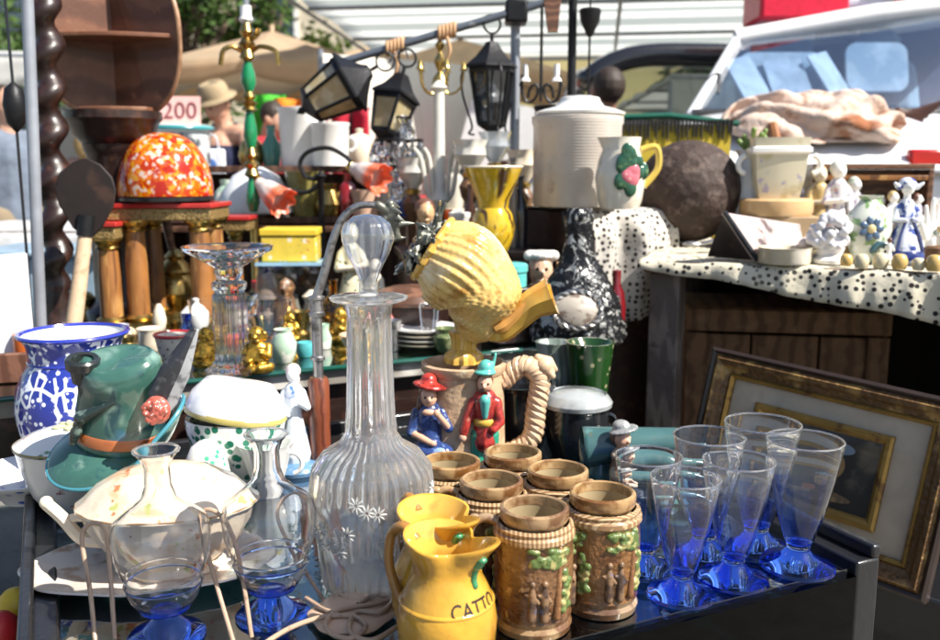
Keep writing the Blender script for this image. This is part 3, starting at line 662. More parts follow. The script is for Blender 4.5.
blob('man_coat', [('c', q_(ma, 0, 1, 34), q_(ma, 0, 1, 52), 13 * u, 10 * u), ('c', q_(ma, 0, 1, 52), q_(ma, 0, 1, 74), 10 * u, 12 * u), ('c', q_(ma, -11, -1, 72), q_(ma, -17, -3, 54), 5.5 * u, 5 * u), ('c', q_(ma, -17, -3, 54), q_(ma, -20, -5, 43), 5 * u, 4.2 * u), ('c', q_(ma, 11, -1, 72), q_(ma, 14, -5, 54), 5.5 * u, 5 * u), ('c', q_(ma, 14, -5, 54), q_(ma, 8, -10, 48), 5 * u, 4 * u)], RED, .0022, t, 2)
b = B(); b.lathe([(10.4 * u, 50 * u), (11.6 * u, 52 * u), (11.6 * u, 55 * u), (10.4 * u, 57 * u)], 28, caps=False, c=(ma.x, ma.y + u, 0)); b.build('man_belt', YEL, t)
blob('man_shirt', [('c', q_(ma, 0, -8, 60), q_(ma, 0, -9, 76), 3 * u, 5.5 * u)], TEAL, .0016, t, 2)
blob('man_head', [('e', q_(ma, 0, -1, 90), (7.5 * u, 8 * u, 9.5 * u)), ('c', q_(ma, 0, 0, 76), q_(ma, 0, 0, 84), 4.5 * u, 4.5 * u), ('e', q_(ma, -1, -9, 89), (2 * u, 3 * u, 2.6 * u))], FLESH, .0016, t, 2)
blob('man_moustache', [('c', q_(ma, -5, -8.2, 85), q_(ma, 4, -8.6, 85.5), 1.6 * u, 1.6 * u)], BRN, .0011, t, 1)
blob('man_hair', [('e', q_(ma, 0, 2, 93), (8.4 * u, 7.6 * u, 9 * u))], BRN, .0016, t, 2)
blob('man_hat', [('e', q_(ma, 0, 0, 101), (11 * u, 11 * u, 3 * u)), ('e', q_(ma, 1, 1, 105), (8 * u, 8 * u, 8 * u)), ('c', q_(ma, 7, 0, 104), q_(ma, 10, 2, 118), 2 * u, 1.4 * u)], TEAL, .0018, t, 2)
blob('man_hand', [('e', q_(ma, -21, -6, 39), (4 * u, 3.6 * u, 4.5 * u))], FLESH, .0014, t, 1)
for s_ in (-1, 1):
    b = B(); b.ell(q_(ma, s_ * 3, -8.3, 91.5), 1.1 * u, 0, 8); b.build('eye', INK, t)
# seated woman on the left front
wo = Vector((-33 * u, -33 * u, 0))
blob('woman_dress', [('e', q_(wo, 0, 0, 18), (22 * u, 16 * u, 17 * u)), ('c', q_(wo, -3, -4, 26), q_(wo, 15, -12, 24), 11 * u, 9 * u), ('c', q_(wo, 15, -12, 24), q_(wo, 14, -13, 6), 8 * u, 9 * u), ('c', q_(wo, -6, -4, 24), q_(wo, 3, -15, 22), 10 * u, 8 * u), ('c', q_(wo, 0, 2, 28), q_(wo, 0, 2, 60), 13 * u, 12 * u), ('c', q_(wo, -12, 0, 60), q_(wo, -17, -4, 42), 5.5 * u, 5 * u), ('c', q_(wo, 12, 0, 60), q_(wo, 19, -5, 46), 5.5 * u, 4.6 * u)], BLU, .0024, t, 2)
blob('woman_apron', [('e', q_(wo, 11, -17, 24), (9 * u, 5 * u, 7 * u)), ('e', q_(wo, 2, -17, 23), (7 * u, 4 * u, 6 * u))], mat('pale_blue_apron_glaze', (.25, .38, .6), rough=.3, coat=.3), .002, t, 2)
blob('woman_arm', [('c', q_(wo, 19, -5, 46), q_(wo, 10, -13, 60), 3.6 * u, 3 * u), ('e', q_(wo, 8, -14, 63), (3.6 * u, 3.2 * u, 4 * u))], FLESH, .0015, t, 2)
blob('woman_arm', [('c', q_(wo, -17, -4, 42), q_(wo, 2, -14, 34), 4 * u, 3.2 * u), ('e', q_(wo, 4, -15, 34), (4 * u, 3 * u, 3 * u))], FLESH, .0015, t, 2)
blob('woman_head', [('e', q_(wo, 0, -3, 76), (8 * u, 8.4 * u, 10 * u)), ('c', q_(wo, 0, 0, 60), q_(wo, 0, -1, 70), 5 * u, 5 * u), ('e', q_(wo, 1, -11.5, 75), (2 * u, 2.6 * u, 2.6 * u)), ('e', q_(wo, 0, -6, 62), (7 * u, 5 * u, 4 * u))], FLESH, .0016, t, 2)
blob('woman_hair', [('e', q_(wo, -1, 2, 78), (9.6 * u, 8.6 * u, 11 * u)), ('e', q_(wo, -9, -1, 68), (3.5 * u, 4 * u, 8 * u))], BRN, .0018, t, 2)
blob('woman_hat', [('e', q_(wo, 1, -2, 87), (17 * u, 14 * u, 4.2 * u), Matrix.Rotation(rad(10), 3, 'Y')), ('e', q_(wo, 0, 0, 92), (8 * u, 8 * u, 7 * u))], RED, .002, t, 2)
for s_ in (-1, 1):
    b = B(); b.ell(q_(wo, s_ * 3.2, -10.8, 77.5), 1.2 * u, 0, 8); b.build('eye', INK, t)
# braided handle
hp = bez([(38 * u, -4 * u, 84 * u), (58 * u, -6 * u, 100 * u), (74 * u, -6 * u, 88 * u), (71 * u, -6 * u, 58 * u), (66 * u, -6 * u, 26 * u), (40 * u, -4 * u, 8 * u)], 8)
BRAID = mat('braided_tan_glaze', (.62, .43, .27), [((.18, .08, .04), 'n', 50, .58, .75)], rough=.3, coat=.4)
b = B(); N = len(hp); b.tube(hp, 5 * u, 10)
for ph in (0, 2.09, 4.19):
    pts = []
    for i, p in enumerate(bez(hp, 3)):
        a = i * .42 + ph; k = min(i // 3, N - 2); tan = (hp[k + 1] - hp[k]).normalized(); sd_ = tan.cross(Vector((0, 1, 0))).normalized()
        pts.append(p + sd_ * math.cos(a) * 6 * u + Vector((0, 1, 0)) * math.sin(a) * 6 * u)
    b.tube(pts, 4.6 * u, 8)
b.build('braided_handle', BRAID, t)
blob('handle_head', [('e', (78 * u, -8 * u, 100 * u), (9 * u, 9 * u, 9 * u)), ('c', (78 * u, -8 * u, 100 * u), (86 * u, -12 * u, 91 * u), 6 * u, 3.5 * u), ('c', (72 * u, -6 * u, 108 * u), (84 * u, -6 * u, 106 * u), 4 * u, 3 * u), ('c', (84 * u, -6 * u, 106 * u), (90 * u, -8 * u, 96 * u), 3 * u, 2 * u)], BRAID, .002, t, 2)

# ================================================================== yellow basket-weave horn jug lying on the tankard
q0 = kb + Vector((0, 0, 102.5 * u)); u = S(q0)
WEAVE = mat('yellow_basket_glaze', (.68, .46, .15), [((.42, .22, .045), 'n', 30, .5, .7), ((.78, .64, .4), 'n', 11, .5, .68)], rough=.2, coat=.5, vary=.1, bump=(('n', 60, .35, 0), ('v', 110, .3, 0)))
YPL = mat('yellow_glaze_smooth', (.64, .38, .07), [((.6, .3, .04), 'n', 25, .52, .75)], rough=.2, coat=.5)
t = thing('basket_jug', 'yellow basket-weave jug with horn spout lying tilted on top of the painted tankard', 'jug', q0)
b = B(); b.lathe(dense([(19 * u, 0), (18 * u, 8 * u), (12 * u, 14 * u), (12 * u, 22 * u), (15 * u, 31 * u)], 2), 48, fn=flute(12, .06)); b.build('foot', YPL, t)
path = bez([(3 * u, 0, 26 * u), (11 * u, -1 * u, 42 * u), (14 * u, -2 * u, 68 * u), (-6 * u, -2 * u, 96 * u), (-30 * u, -1 * u, 113 * u)], 8)
rr = [14, 27, 43, 46, 33]; n = len(path)
def rint(x): k = min(int(x * 4), 3); f = x * 4 - k; return rr[k] + (rr[k + 1] - rr[k]) * (f * f * (3 - 2 * f))
b = B()
def bask(ui, v):
    x = v * (n - 1); k = min(int(x), n - 2); p = path[k].lerp(path[k + 1], x - k); tn = (path[min(k + 1, n - 1)] - path[max(k - 1, 0)]).normalized()
    e1 = tn.cross(Vector((0, 1, 0))).normalized(); e2 = tn.cross(e1); a2 = 2 * PI * ui
    w = max(0, min(1, (v - .5) / .15)); r = rint(v) * u * (1 + .022 * w * math.cos(28 * (a2 + v * .7)) + .022 * (1 - w) * math.cos(30 * (a2 + v * 2)) * math.cos(v * 110))
    return p + (e1 * math.cos(a2) + e2 * math.sin(a2)) * r
b.grid(bask, 180, 90); b.build('basket_body', WEAVE, t, smooth=80)
tan = (path[-1] - path[-2]).normalized(); e1 = tan.cross(Vector((0, 1, 0))).normalized(); e2 = tan.cross(e1)
b = B(); b.tube([path[-1] + (e1 * math.cos(2 * PI * i / 48) + e2 * math.sin(2 * PI * i / 48)) * (32 + 1.5 * math.sin(i * 2.2)) * u for i in range(48)], 4 * u, 8, 0, True)
b.build('rope_rim', YPL, t)
hp = bez([(18 * u, -4 * u, 38 * u), (36 * u, -8 * u, 33 * u), (52 * u, -10 * u, 45 * u), (68 * u, -12 * u, 60 * u), (86 * u, -14 * u, 68 * u)], 8); n = len(hp)
b = B(); rh = [(13 - 2 * math.sin(PI * i / (n - 1)) + 6 * (i / (n - 1)) ** 2) * u for i in range(n)]; b.tube(hp, rh, 8)
b.tube([hp[-1] + Vector((u, 0, 0)), hp[-1] + Vector((-22 * u, 2 * u, -6 * u))], [13 * u, 3 * u], 8)
b.build('horn_spout', YPL, t, smooth=30)
fl = []; rnd = random.Random(9)
hp2 = bez([(30 * u, -22 * u, 36 * u), (44 * u, -20 * u, 44 * u), (60 * u, -20 * u, 62 * u)], 4)
b = B(); b.tube(hp2, [5 * u, 6 * u, 7 * u, 7 * u, 6 * u, 6 * u, 5 * u, 4 * u, 3 * u][:len(hp2)], 8); b.build('horn_scroll', mat('amber_brown_glaze', (.5, .24, .05), rough=.2, coat=.5), t)
fc = path[-1]
for q in range(44):
    a = rnd.random() * 2 * PI; r = rnd.random() ** .5 * 32; RR = Euler((rnd.random() * 6, rnd.random() * 6, rnd.random() * 6)).to_matrix()
    fl.append(('e', fc + (e1 * math.cos(a) + e2 * math.sin(a)) * r * u + tan * (1 + rnd.random() * 15) * u, ((7 + rnd.random() * 6) * u, (4 + rnd.random() * 3) * u, 2.2 * u), RR))
for q in range(9):
    a = rnd.random() * 2 * PI; o = fc + (e1 * math.cos(a) + e2 * math.sin(a)) * 20 * u + tan * 10 * u; fl.append(('c', o, o + (e1 * math.cos(a) * 24 + e2 * math.sin(a) * 24 + tan * (4 + 8 * rnd.random())) * u, 4 * u, 1.5 * u))
blob('flower_cluster', fl, mat('dark_flower_glaze', (.05, .055, .045), [((.5, .5, .42), 'n', 60, .54, .6), ((.2, .14, .05), 'n', 40, .6, .7)], rough=.22, coat=.6), .0022, t, 1)

# ================================================================== dark pots behind the steins
BLKG = mat('black_pot_glaze', (.014, .015, .018), rough=.14, coat=.6, bump=(('n', 30, .3, 0),))
pb = G(520, 448, T1); u = S(pb)
b = B(); b.lathe([(.0005, 0), (22 * u, 0), (25 * u, 14 * u), (30 * u, 55 * u), (31 * u, 62 * u), (35 * u, 64 * u), (35 * u, 68 * u), (31 * u, 68 * u), (28 * u, 55 * u), (22 * u, 8 * u), (.0005, 6 * u)], 48, caps=False)
single(b, 'black_pot', 'open black pot behind the braided tankard handle', 'pot', BLKG, pb)
pb = G(576, 455, T1); u = S(pb)
t = thing('lidded_pot', 'black pot with a glossy grey domed lid behind the steins', 'pot', pb)
b = B(); b.lathe([(.0005, 0), (24 * u, 0), (28 * u, 8 * u), (32 * u, 30 * u), (31 * u, 50 * u), (29 * u, 52 * u), (27 * u, 46 * u), (.0005, 10 * u)], 48, caps=False); b.build('body', BLKG, t)
b = B(); b.lathe([(29 * u, 49 * u), (34.5 * u, 52 * u), (35 * u, 56 * u), (31 * u, 62 * u), (28.5 * u, 64 * u), (27 * u, 62.5 * u), (20 * u, 66 * u), (.0005, 68 * u)], 48, caps=False); b.build('lid', mat('grey_lid_glaze', (.36, .38, .38), [((.12, .13, .13), 'n', 20, .5, .8)], rough=.1, coat=.7), t)
b = B()
for s_ in (-1, 1):
    b = B(); b.tube(arc((s_ * 31 * u, -4 * u, 36 * u), 7 * u, -PI / 2, PI / 2, 8, 'xz') if s_ > 0 else arc((-31 * u, -4 * u, 36 * u), 7 * u, PI / 2, 1.5 * PI, 8, 'xz'), 2.2 * u, 8); b.build('handle', BLKG, t)
b = B(); b.tube(bez([(10 * u, -32 * u, 10 * u), (20 * u, -30 * u, 22 * u), (12 * u, -33 * u, 30 * u), (26 * u, -26 * u, 34 * u)], 6), 1.8 * u, 6); b.build('scroll_relief', PEWTER, t)

# ================================================================== teal jug with a small girl figure
pb = G(606, 476, T1); u = S(pb)
TJ = mat('teal_mottled_glaze', (.05, .12, .12), [((.14, .27, .25), 'n', 16, .5, .7), ((.12, .09, .03), 'n', 22, .62, .72)], rough=.14, coat=.6)
t = thing('teal_dish', 'long teal fish-tailed dish with a seated girl figure in a grey hat', 'dish', pb, .0)
def tj(ui, v):
    x = -25 + 112 * v; w = 22 * (1 - .45 * v) * (1 if v < .85 else 1 - (v - .85) * 1.5); a = 2 * PI * ui
    return Vector((x * u, w * math.cos(a) * u, (30 + w * math.sin(a) * .9 + 8 * v) * u))
b = B(); b.grid(tj, 28, 24); b.build('dish_body', TJ, t, smooth=80, solid=.003)
blob('tail_fin', [('c', (76 * u, 0, 38 * u), (104 * u, -3 * u, 34 * u), 9 * u, 3 * u), ('c', (76 * u, 0, 40 * u), (96 * u, 0, 44 * u), 7 * u, 3 * u)], TJ, .003, t, 3)
for x in (60, -8): blob('foot', [('c', (x * u, 0, 18 * u), (x * u, 0, 5 * u), 12 * u, 15 * u)], TJ, .003, t, 3)
o = Vector((10 * u, -22 * u, 8 * u))
blob('girl_body', [('c', q_(o, 0, 0, 2), q_(o, 0, 0, 22), 11 * u, 8 * u), ('c', q_(o, -6, -3, 22), q_(o, 4, -10, 12), 4 * u, 3 * u), ('c', q_(o, 6, -3, 22), q_(o, 14, -8, 14), 4 * u, 3 * u), ('e', q_(o, 8, -7, 8), (9 * u, 7 * u, 6 * u))], mat('cream_brown_figure_glaze', (.6, .46, .32), [((.2, .09, .05), 'n', 40, .5, .6)], rough=.3, coat=.3), .0018, t, 2)
blob('girl_head', [('e', q_(o, 1, -2, 38), (8.5 * u, 8.5 * u, 9.5 * u)), ('c', q_(o, 0, 0, 24), q_(o, 0, -1, 32), 4 * u, 4 * u), ('e', q_(o, 6, -9, 37), (2 * u, 2.4 * u, 2 * u))], FLESH, .0016, t, 2)
blob('girl_hair', [('e', q_(o, -2, 2, 39), (9 * u, 8.6 * u, 10 * u))], BRN, .0018, t, 2)
blob('girl_hat', [('e', q_(o, 2, -2, 47), (15 * u, 13 * u, 3.4 * u), Matrix.Rotation(rad(-14), 3, 'Y')), ('e', q_(o, 0, 0, 50), (9 * u, 9 * u, 6.5 * u))], mat('grey_hat_glaze', (.33, .33, .32), [((.1, .12, .13), 'n', 40, .5, .7)], rough=.25, coat=.4), .0018, t, 2)

# ================================================================== small bottles and jars between
pb = G(628, 433, T1)
# ================================================================== white spirals: wire decanter stand (foreground)
WIRE = mat('tan_painted_wire', (.42, .29, .2), [((.2, .12, .08), 'n', 60, .55, .75)], rough=.4, coat=.2)
Yw = .985
t = thing('wire_stand', 'tan wire bottle stand with tall loops and a scroll plate in the foreground', 'wire stand', (P(230, 640, Yw).x, Yw, T1))
o = Vector(t.location)
def W(px, py, Y=Yw): return P(px, py, Y) - o
def down(px, py, Y): p = P(px, py, Y); return Vector((p.x + .0, p.y - .01, T1 + .004)) - o
loops = [[(118, 636, .975), (110, 570, 1.0), (106, 532, 1.01), (97, 523, 1.015), (86, 527, 1.015), (82, 542, 1.01), (90, 590, .99), (99, 640, .97)],
         [(254, 640, .98), (243, 580, 1.0), (236, 545, 1.01), (224, 520, 1.03), (212, 510, 1.03), (202, 513, 1.03), (203, 535, 1.02), (218, 590, 1.0), (236, 645, .97)],
         [(352, 596, 1.08), (334, 550, 1.09), (322, 518, 1.11), (300, 492, 1.12), (282, 502, 1.12), (279, 522, 1.11), (302, 566, 1.09), (328, 606, 1.06)]]
for lp in loops:
    b = B(); pts = [W(*q) for q in lp]; pts[0] = down(*lp[0]); pts[-1] = down(*lp[-1]); b.tube(bez(pts, 7), .0027, 8); b.build('wire_loop', WIRE, t)
pc = G(352, 618, T1) - o
b = B(); b.lathe([(.0005, .004), (.05, .004), (.052, .007), (.047, .011), (.02, .013), (.0005, .013)], 40, caps=False, c=tuple(pc), fn=lambda r, z, a: (r * (1 + .05 * math.cos(6 * a)), z)); b.build('base_plate', mat('pale_tan_paint', (.62, .43, .3), [((.35, .22, .14), 'n', 40, .55, .75)], rough=.4, coat=.2), t)
zt = T1 + .016
def Wg(px, py, h=.016): return G(px, py, T1 + h) - o
for pl in ([(262, 645), (290, 628), (322, 617), (352, 616), (366, 626), (352, 638), (332, 634), (326, 622), (340, 610), (372, 604), (398, 597)],
           [(398, 626), (372, 640), (350, 632), (356, 612), (380, 612), (392, 600), (376, 594), (358, 604)], [(306, 598), (322, 608), (342, 616)]):
    b = B(); b.tube(bez([Wg(*q) for q in pl], 7), .003, 8); b.build('wire_scroll', WIRE, t)

# ================================================================== second, higher table behind
B0 = tp(-W1 - .42, D1 + .02, 0); W2, D2 = 1.72, 1.15
t2 = thing('back_table', 'higher dark table with a green-edged glass top carrying brass, gilt and glassware', 'table', (B0.x, B0.y, 0), TROT)
b = B(); b.box((W2 / 2, D2 / 2, T2 - .0055), (W2, D2, .009)); b.build('glass_top', thin_glass('green_edge_glass', (.45, .62, .55), .8, .1, 2.2, .03), t2)
b = B(); b.box((W2 / 2, D2 / 2, T2 - .028), (W2 - .02, D2 - .02, .035)); b.build('table_top', mat('drab_cloth_top', (.22, .2, .17), [((.5, .48, .44), 'n', 4, .52, .6), ((.06, .05, .04), 'n', 6, .6, .7)], rough=.85), t2, bevel=.004)
b = B(); b.box((W2 / 2, .05, T2 - .1), (W2 - .08, .025, .1)); b.box((W2 / 2, D2 - .05, T2 - .1), (W2 - .08, .025, .1)); b.build('apron', DARKW, t2, bevel=.003)
for x in (.05, W2 - .05):
    for y in (.06, D2 - .06):
        b = B(); b.box((x, y, .37), (.06, .06, .74)); b.build('leg', DARKW, t2, bevel=.004)
b = B(); b.tube([(0, 0, T2 - .0055), (W2, 0, T2 - .0055)], .0055, 8); b.build('glass_edge', mat('bottle_green_edge', (.008, .07, .05), rough=.1, coat=.5), t2)

# ---- pedestal compote
cbp = G(233, 372, T2); u = S(cbp)
CUTF = thick_glass('fluted_crystal', (.95, .96, .97))
t = thing('glass_compote', 'tall fluted crystal pedestal dish between the gilt laughing figures', 'compote', cbp)
b = B(); b.lathe(dense([(26 * u, 0), (26 * u, 3 * u), (19 * u, 8 * u), (16 * u, 14 * u), (16 * u, 78 * u), (13 * u, 81 * u)], 3), 60, fn=lambda r, z, a: (r * (1 + .05 * math.cos(15 * a)), z)); b.build('fluted_stem', CUTF, t, smooth=70)
b = B(); b.lathe([(13 * u, 80 * u), (17 * u, 85 * u), (17 * u, 90 * u), (11 * u, 94 * u), (14 * u, 100 * u), (13 * u, 106 * u)], 40); b.build('knop', CUTF, t)
b = B(); b.lathe([(.0005, 105 * u), (14 * u, 105 * u), (30 * u, 115 * u), (43 * u, 122 * u), (44 * u, 126 * u), (41 * u, 126 * u), (28 * u, 119 * u), (.0005, 110 * u)], 48, caps=False); b.build('dish', CUTF, t)
# ---- gilt laughing figures
def buddha(px, py, h, label, rz=0):
    p = G(px, py, T2); u = S(p) * h / 44
    t = thing('laughing_figure', label, 'figurine', p, rz, 'gilt laughing figures')
    blob('body', [('e', (0, 0, 4 * u), (13 * u, 10 * u, 5 * u)), ('e', (0, -2 * u, 14 * u), (12 * u, 10 * u, 11 * u)), ('e', (0, 0, 23 * u), (11 * u, 8 * u, 7 * u)), ('e', (0, -1 * u, 35 * u), (8 * u, 8 * u, 9 * u)), ('e', (-8.5 * u, 0, 34 * u), (2 * u, 2.4 * u, 5 * u)), ('e', (8.5 * u, 0, 34 * u), (2 * u, 2.4 * u, 5 * u)), ('c', (-11 * u, -1 * u, 24 * u), (-13 * u, -6 * u, 13 * u), 4 * u, 3.5 * u), ('c', (-13 * u, -6 * u, 13 * u), (-5 * u, -12 * u, 12 * u), 3.4 * u, 2.6 * u), ('c', (11 * u, -1 * u, 24 * u), (12 * u, -6 * u, 16 * u), 4 * u, 3.5 * u), ('c', (12 * u, -6 * u, 16 * u), (6 * u, -11 * u, 20 * u), 3.4 * u, 2.6 * u), ('c', (-12 * u, -4 * u, 5 * u), (-2 * u, -12 * u, 4 * u), 5 * u, 4 * u), ('c', (12 * u, -4 * u, 5 * u), (4 * u, -12 * u, 5 * u), 5 * u, 4 * u), ('e', (0, -9 * u, 34 * u), (2 * u, 2 * u, 2 * u)), ('e', (0, -7 * u, 30 * u), (5 * u, 2.5 * u, 2 * u))], GOLD, .0017, t, 1)
    b = B(); b.lathe([(14 * u, 0), (15 * u, .5 * u), (14 * u, 2.5 * u)], 28, sy=.8); b.build('base', GOLD, t)
    for s_ in (-1, 1):
        b = B(); b.ell((s_ * 3.2 * u, -8 * u, 37.5 * u), (1.6 * u, .9 * u, .7 * u), 0, 8); b.build('eye', INK, t)
    b = B(); b.ell((0, -8.8 * u, 30.6 * u), (2.8 * u, 1 * u, .8 * u), 0, 8); b.build('mouth', INK, t)
    return t
buddha(258, 371, 46, 'gilt laughing figure facing front right of the fluted crystal stem')
buddha(207, 366, 40, 'gilt laughing figure left of the fluted crystal stem, half behind the feather', .5)
buddha(290, 341, 30, 'small gilt figure with a pale scroll left of the curved grey arm', .9)
buddha(341, 341, 34, 'small gilt figure right of the curved grey arm', -.5)

# ---- curved lamp arm with a red brown grip
Yc = 1.62
p0 = G(321, 468, T1)
t = thing('curved_cane', 'grey metal curved arm rising from a red-brown grip behind the right decanter', 'lamp arm', p0)
def C_(px, py, Y=None): return P(px, py, Y or p0.y) - p0
b = B(); b.tube([(0, 0, 0), (0, 0, C_(321, 462).z)], [.016, .014], 16); b.build('foot', PEWTER, t)
b = B(); z0, z1 = C_(321, 463).z, C_(321, 377).z; h = z1 - z0; b.lathe([(.012, z0), (.0175, z0 + .004), (.019, z0 + h * .1), (.0195, z0 + h * .5), (.019, z0 + h * .95), (.015, z1)], 24); b.build('grip', mat('red_brown_grip', (.2, .055, .025), [((.1, .025, .012), 'wx', 20, .5, .9, 4)], rough=.3, coat=.4), t)
b = B(); z2 = C_(321, 300).z; b.lathe([(.009, z1 - .002), (.009, z1 + .03), (.013, z1 + .032), (.013, z1 + .037), (.0095, z1 + .04), (.0095, z2 - .03), (.0145, z2 - .028), (.0145, z2 - .022), (.012, z2 - .02), (.012, z2), (.0155, z2 + .002), (.0155, z2 + .006), (.008, z2 + .009)], 24); b.build('tube', PEWTER, t)
pts = bez([(0, 0, z2 + .004), C_(325, 270), C_(333, 240), C_(343, 218), C_(358, 206), C_(380, 205)], 8)
b = B(); b.tube(pts, [.0085 - .003 * i / len(pts) for i in range(len(pts))], 12); b.build('curved_arm', PEWTER, t)
lv = []; rnd = random.Random(11)
for q in range(8): 
    o = C_(384 + rnd.random() * 14, 204 + q * 5, p0.y); d = Vector((rnd.random() - .3, rnd.random() - .5, rnd.random() - .6)).normalized() * .03
    lv.append(('c', o, o + d, .008, .002))
lv += [('c', C_(378, 205), C_(392, 214), .008, .008), ('c', C_(392, 214), C_(398, 238), .008, .006)]
blob('leaf_spray', lv, mat('verdigris_leaf', (.16, .16, .13), [((.42, .42, .36), 'n', 45, .55, .7)], rough=.35, metal=.5), .0024, t, 1)

# ---- white-lidded green floral dish and neighbours (rear left of the front table)
pb = G(238, 482, T1); u = S(pb)
GFL = mat('green_leaf_white_glaze', (.74, .76, .72), [((.02, .16, .1), 'v', 60, .42, .34), ((.5, .36, .04), 'v', 22, .14, .1)], rough=.16, coat=.5, vary=.04)
t = thing('leafy_tureen', 'white dish painted with dense green leaves under a tilted white lid', 'tureen', pb)
b = B(); b.lathe([(.0005, 0), (30 * u, 0), (31 * u, 4 * u), (42 * u, 30 * u), (49 * u, 62 * u), (48 * u, 68 * u), (44 * u, 66 * u), (38 * u, 30 * u), (.0005, 8 * u)], 48, caps=False, sy=.8); b.build('bowl', GFL, t)
b = B(); b.T = Matrix.Translation((0, 0, 70 * u)) @ Matrix.Rotation(rad(9), 4, 'Y'); b.lathe([(.0005, 0), (50 * u, 0), (51 * u, 2 * u), (50 * u, 6 * u)], 48, caps=False, sy=.8); ed = b.build('lid_rim', mat('mustard_lid_rim', (.6, .5, .16), rough=.2, coat=.5), t)
b = B(); b.T = Matrix.Translation((0, 0, 70 * u)) @ Matrix.Rotation(rad(9), 4, 'Y'); b.lathe([(50 * u, 5 * u), (49 * u, 10 * u), (44 * u, 20 * u), (34 * u, 31 * u), (20 * u, 34 * u), (8 * u, 35 * u), (.0005, 35.5 * u)], 48, caps=False, sy=.8, fn=lambda r, z, a: (r * (1 + .015 * math.sin(5 * a)), z + .04 * r * math.sin(3 * a) * (r < .06))); b.build('lid', mat('pearly_white_lid', (.6, .63, .68), [((.74, .75, .76), 'n', 16, .45, .6), ((.45, .5, .56), 'n', 30, .6, .72)], rough=.15, coat=.6, vary=.04), t)
# small green leaf cup and white cup
pb = G(208, 498, T1); u = S(pb)
b = B(); b.lathe([(.0005, 0), (15 * u, 0), (22 * u, 10 * u), (24 * u, 26 * u), (20 * u, 40 * u), (14 * u, 54 * u), (5 * u, 60 * u), (.0005, 61 * u)], 40, caps=False)
single(b, 'leaf_cup', 'small white pot dotted with green leaves beside the hat brim', 'pot', mat('green_dot_glaze', (.78, .77, .72), [((.06, .34, .2), 'v', 75, .35, .27)], rough=.16, coat=.5, vary=.04), pb)
pb = G(268, 492, T1); u = S(pb)
t = thing('white_cup', 'plain white fluted cup behind the right decanter neck', 'cup', pb)
b = B(); b.lathe([(.0005, 0), (12 * u, 0), (13 * u, 3 * u), (18 * u, 20 * u), (25 * u, 46 * u), (28 * u, 52 * u), (25 * u, 51 * u), (16 * u, 22 * u), (.0005, 5 * u)], 48, caps=False, fn=flute(12, .02)); b.build('cup', WHITEP, t)
b = B(); b.tube(arc((24 * u, 0, 30 * u), 11 * u, -1.3, 1.6, 8), 2.4 * u, 8); b.build('handle', WHITEP, t)
# blue and white lady figurine
pb = G(296, 470, T1); u = S(pb)
BWF = mat('blue_white_figure_glaze', (.72, .76, .82), [((.1, .2, .5), 'n', 34, .6, .66)], rough=.15, coat=.6, vary=.04)
t = thing('porcelain_lady', 'pale blue and white porcelain lady on a round blue base', 'figurine', pb)
b = B(); b.lathe([(.0005, 0), (26 * u, 0), (27 * u, 4 * u), (24 * u, 9 * u), (20 * u, 11 * u), (.0005, 12 * u)], 36, caps=False); b.build('base', mat('steel_blue_base', (.12, .24, .4), rough=.15, coat=.6), t)
blob('dress', [('c', (0, 0, 18 * u), (0, 0, 56 * u), 17 * u, 8 * u), ('c', (0, 0, 56 * u), (0, 0, 82 * u), 8 * u, 9 * u), ('c', (-8 * u, 0, 80 * u), (-15 * u, -5 * u, 62 * u), 4.6 * u, 4 * u), ('c', (-15 * u, -5 * u, 62 * u), (-4 * u, -12 * u, 60 * u), 4 * u, 3 * u), ('c', (8 * u, 0, 80 * u), (14 * u, -5 * u, 66 * u), 4.6 * u, 4 * u), ('c', (14 * u, -5 * u, 66 * u), (8 * u, -12 * u, 72 * u), 4 * u, 3 * u)], BWF, .002, t, 2)
blob('head', [('c', (0, 0, 84 * u), (0, 0, 92 * u), 3.4 * u, 3.4 * u), ('e', (0, -1 * u, 98 * u), (6.5 * u, 7 * u, 8 * u)), ('e', (0, -7.6 * u, 97 * u), (1.6 * u, 2 * u, 2 * u))], WHITEP, .0015, t, 2)
blob('headscarf', [('e', (0, 1.5 * u, 101 * u), (8 * u, 8 * u, 8 * u)), ('e', (0, 6 * u, 92 * u), (6 * u, 4 * u, 8 * u))], mat('pink_white_scarf', (.7, .6, .58), rough=.2, coat=.5), .0017, t, 2)
# glass bowl, small glass, red white basket cup
pb = G(268, 338, T2); u = S(pb)
b = B(); b.lathe([(.0005, 0), (16 * u, 0), (17 * u, 3 * u), (21 * u, 22 * u), (25 * u, 40 * u), (24 * u, 40.5 * u), (20 * u, 22 * u), (15 * u, 5 * u), (.0005, 4 * u)], 40, caps=False, fn=lambda r, z, a: (r * (1 + .02 * math.cos(20 * a)), z))
single(b, 'glass_bowl', 'clear flared glass bowl behind the gilt figure right of the crystal stem', 'bowl', CLEAR, pb)
pb = G(206, 338, T2); u = S(pb)
b = B(); b.lathe([(.0005, 0), (13 * u, 0), (13.5 * u, 3 * u), (16 * u, 40 * u), (15 * u, 40 * u), (12.5 * u, 5 * u), (.0005, 4 * u)], 36, caps=False)
single(b, 'water_glass', 'small plain straight glass left of the crystal stem', 'glass', CLEAR, pb)
pb = G(175, 358, T2); u = S(pb)
b = B(); b.lathe([(.0005, 0), (13 * u, 0), (15 * u, 4 * u), (18 * u, 20 * u), (19 * u, 24 * u), (17 * u, 24 * u), (14 * u, 8 * u), (.0005, 5 * u)], 36, caps=False)
t = thing('basket_cup', 'small red-rimmed white basket cup behind the green hat feather', 'cup', pb)
b.build('cup', mat('basket_cup_glaze', (.74, .7, .62), [((.12, .05, .04), 'v', 90, .3, .2)], rough=.3, coat=.3), t)
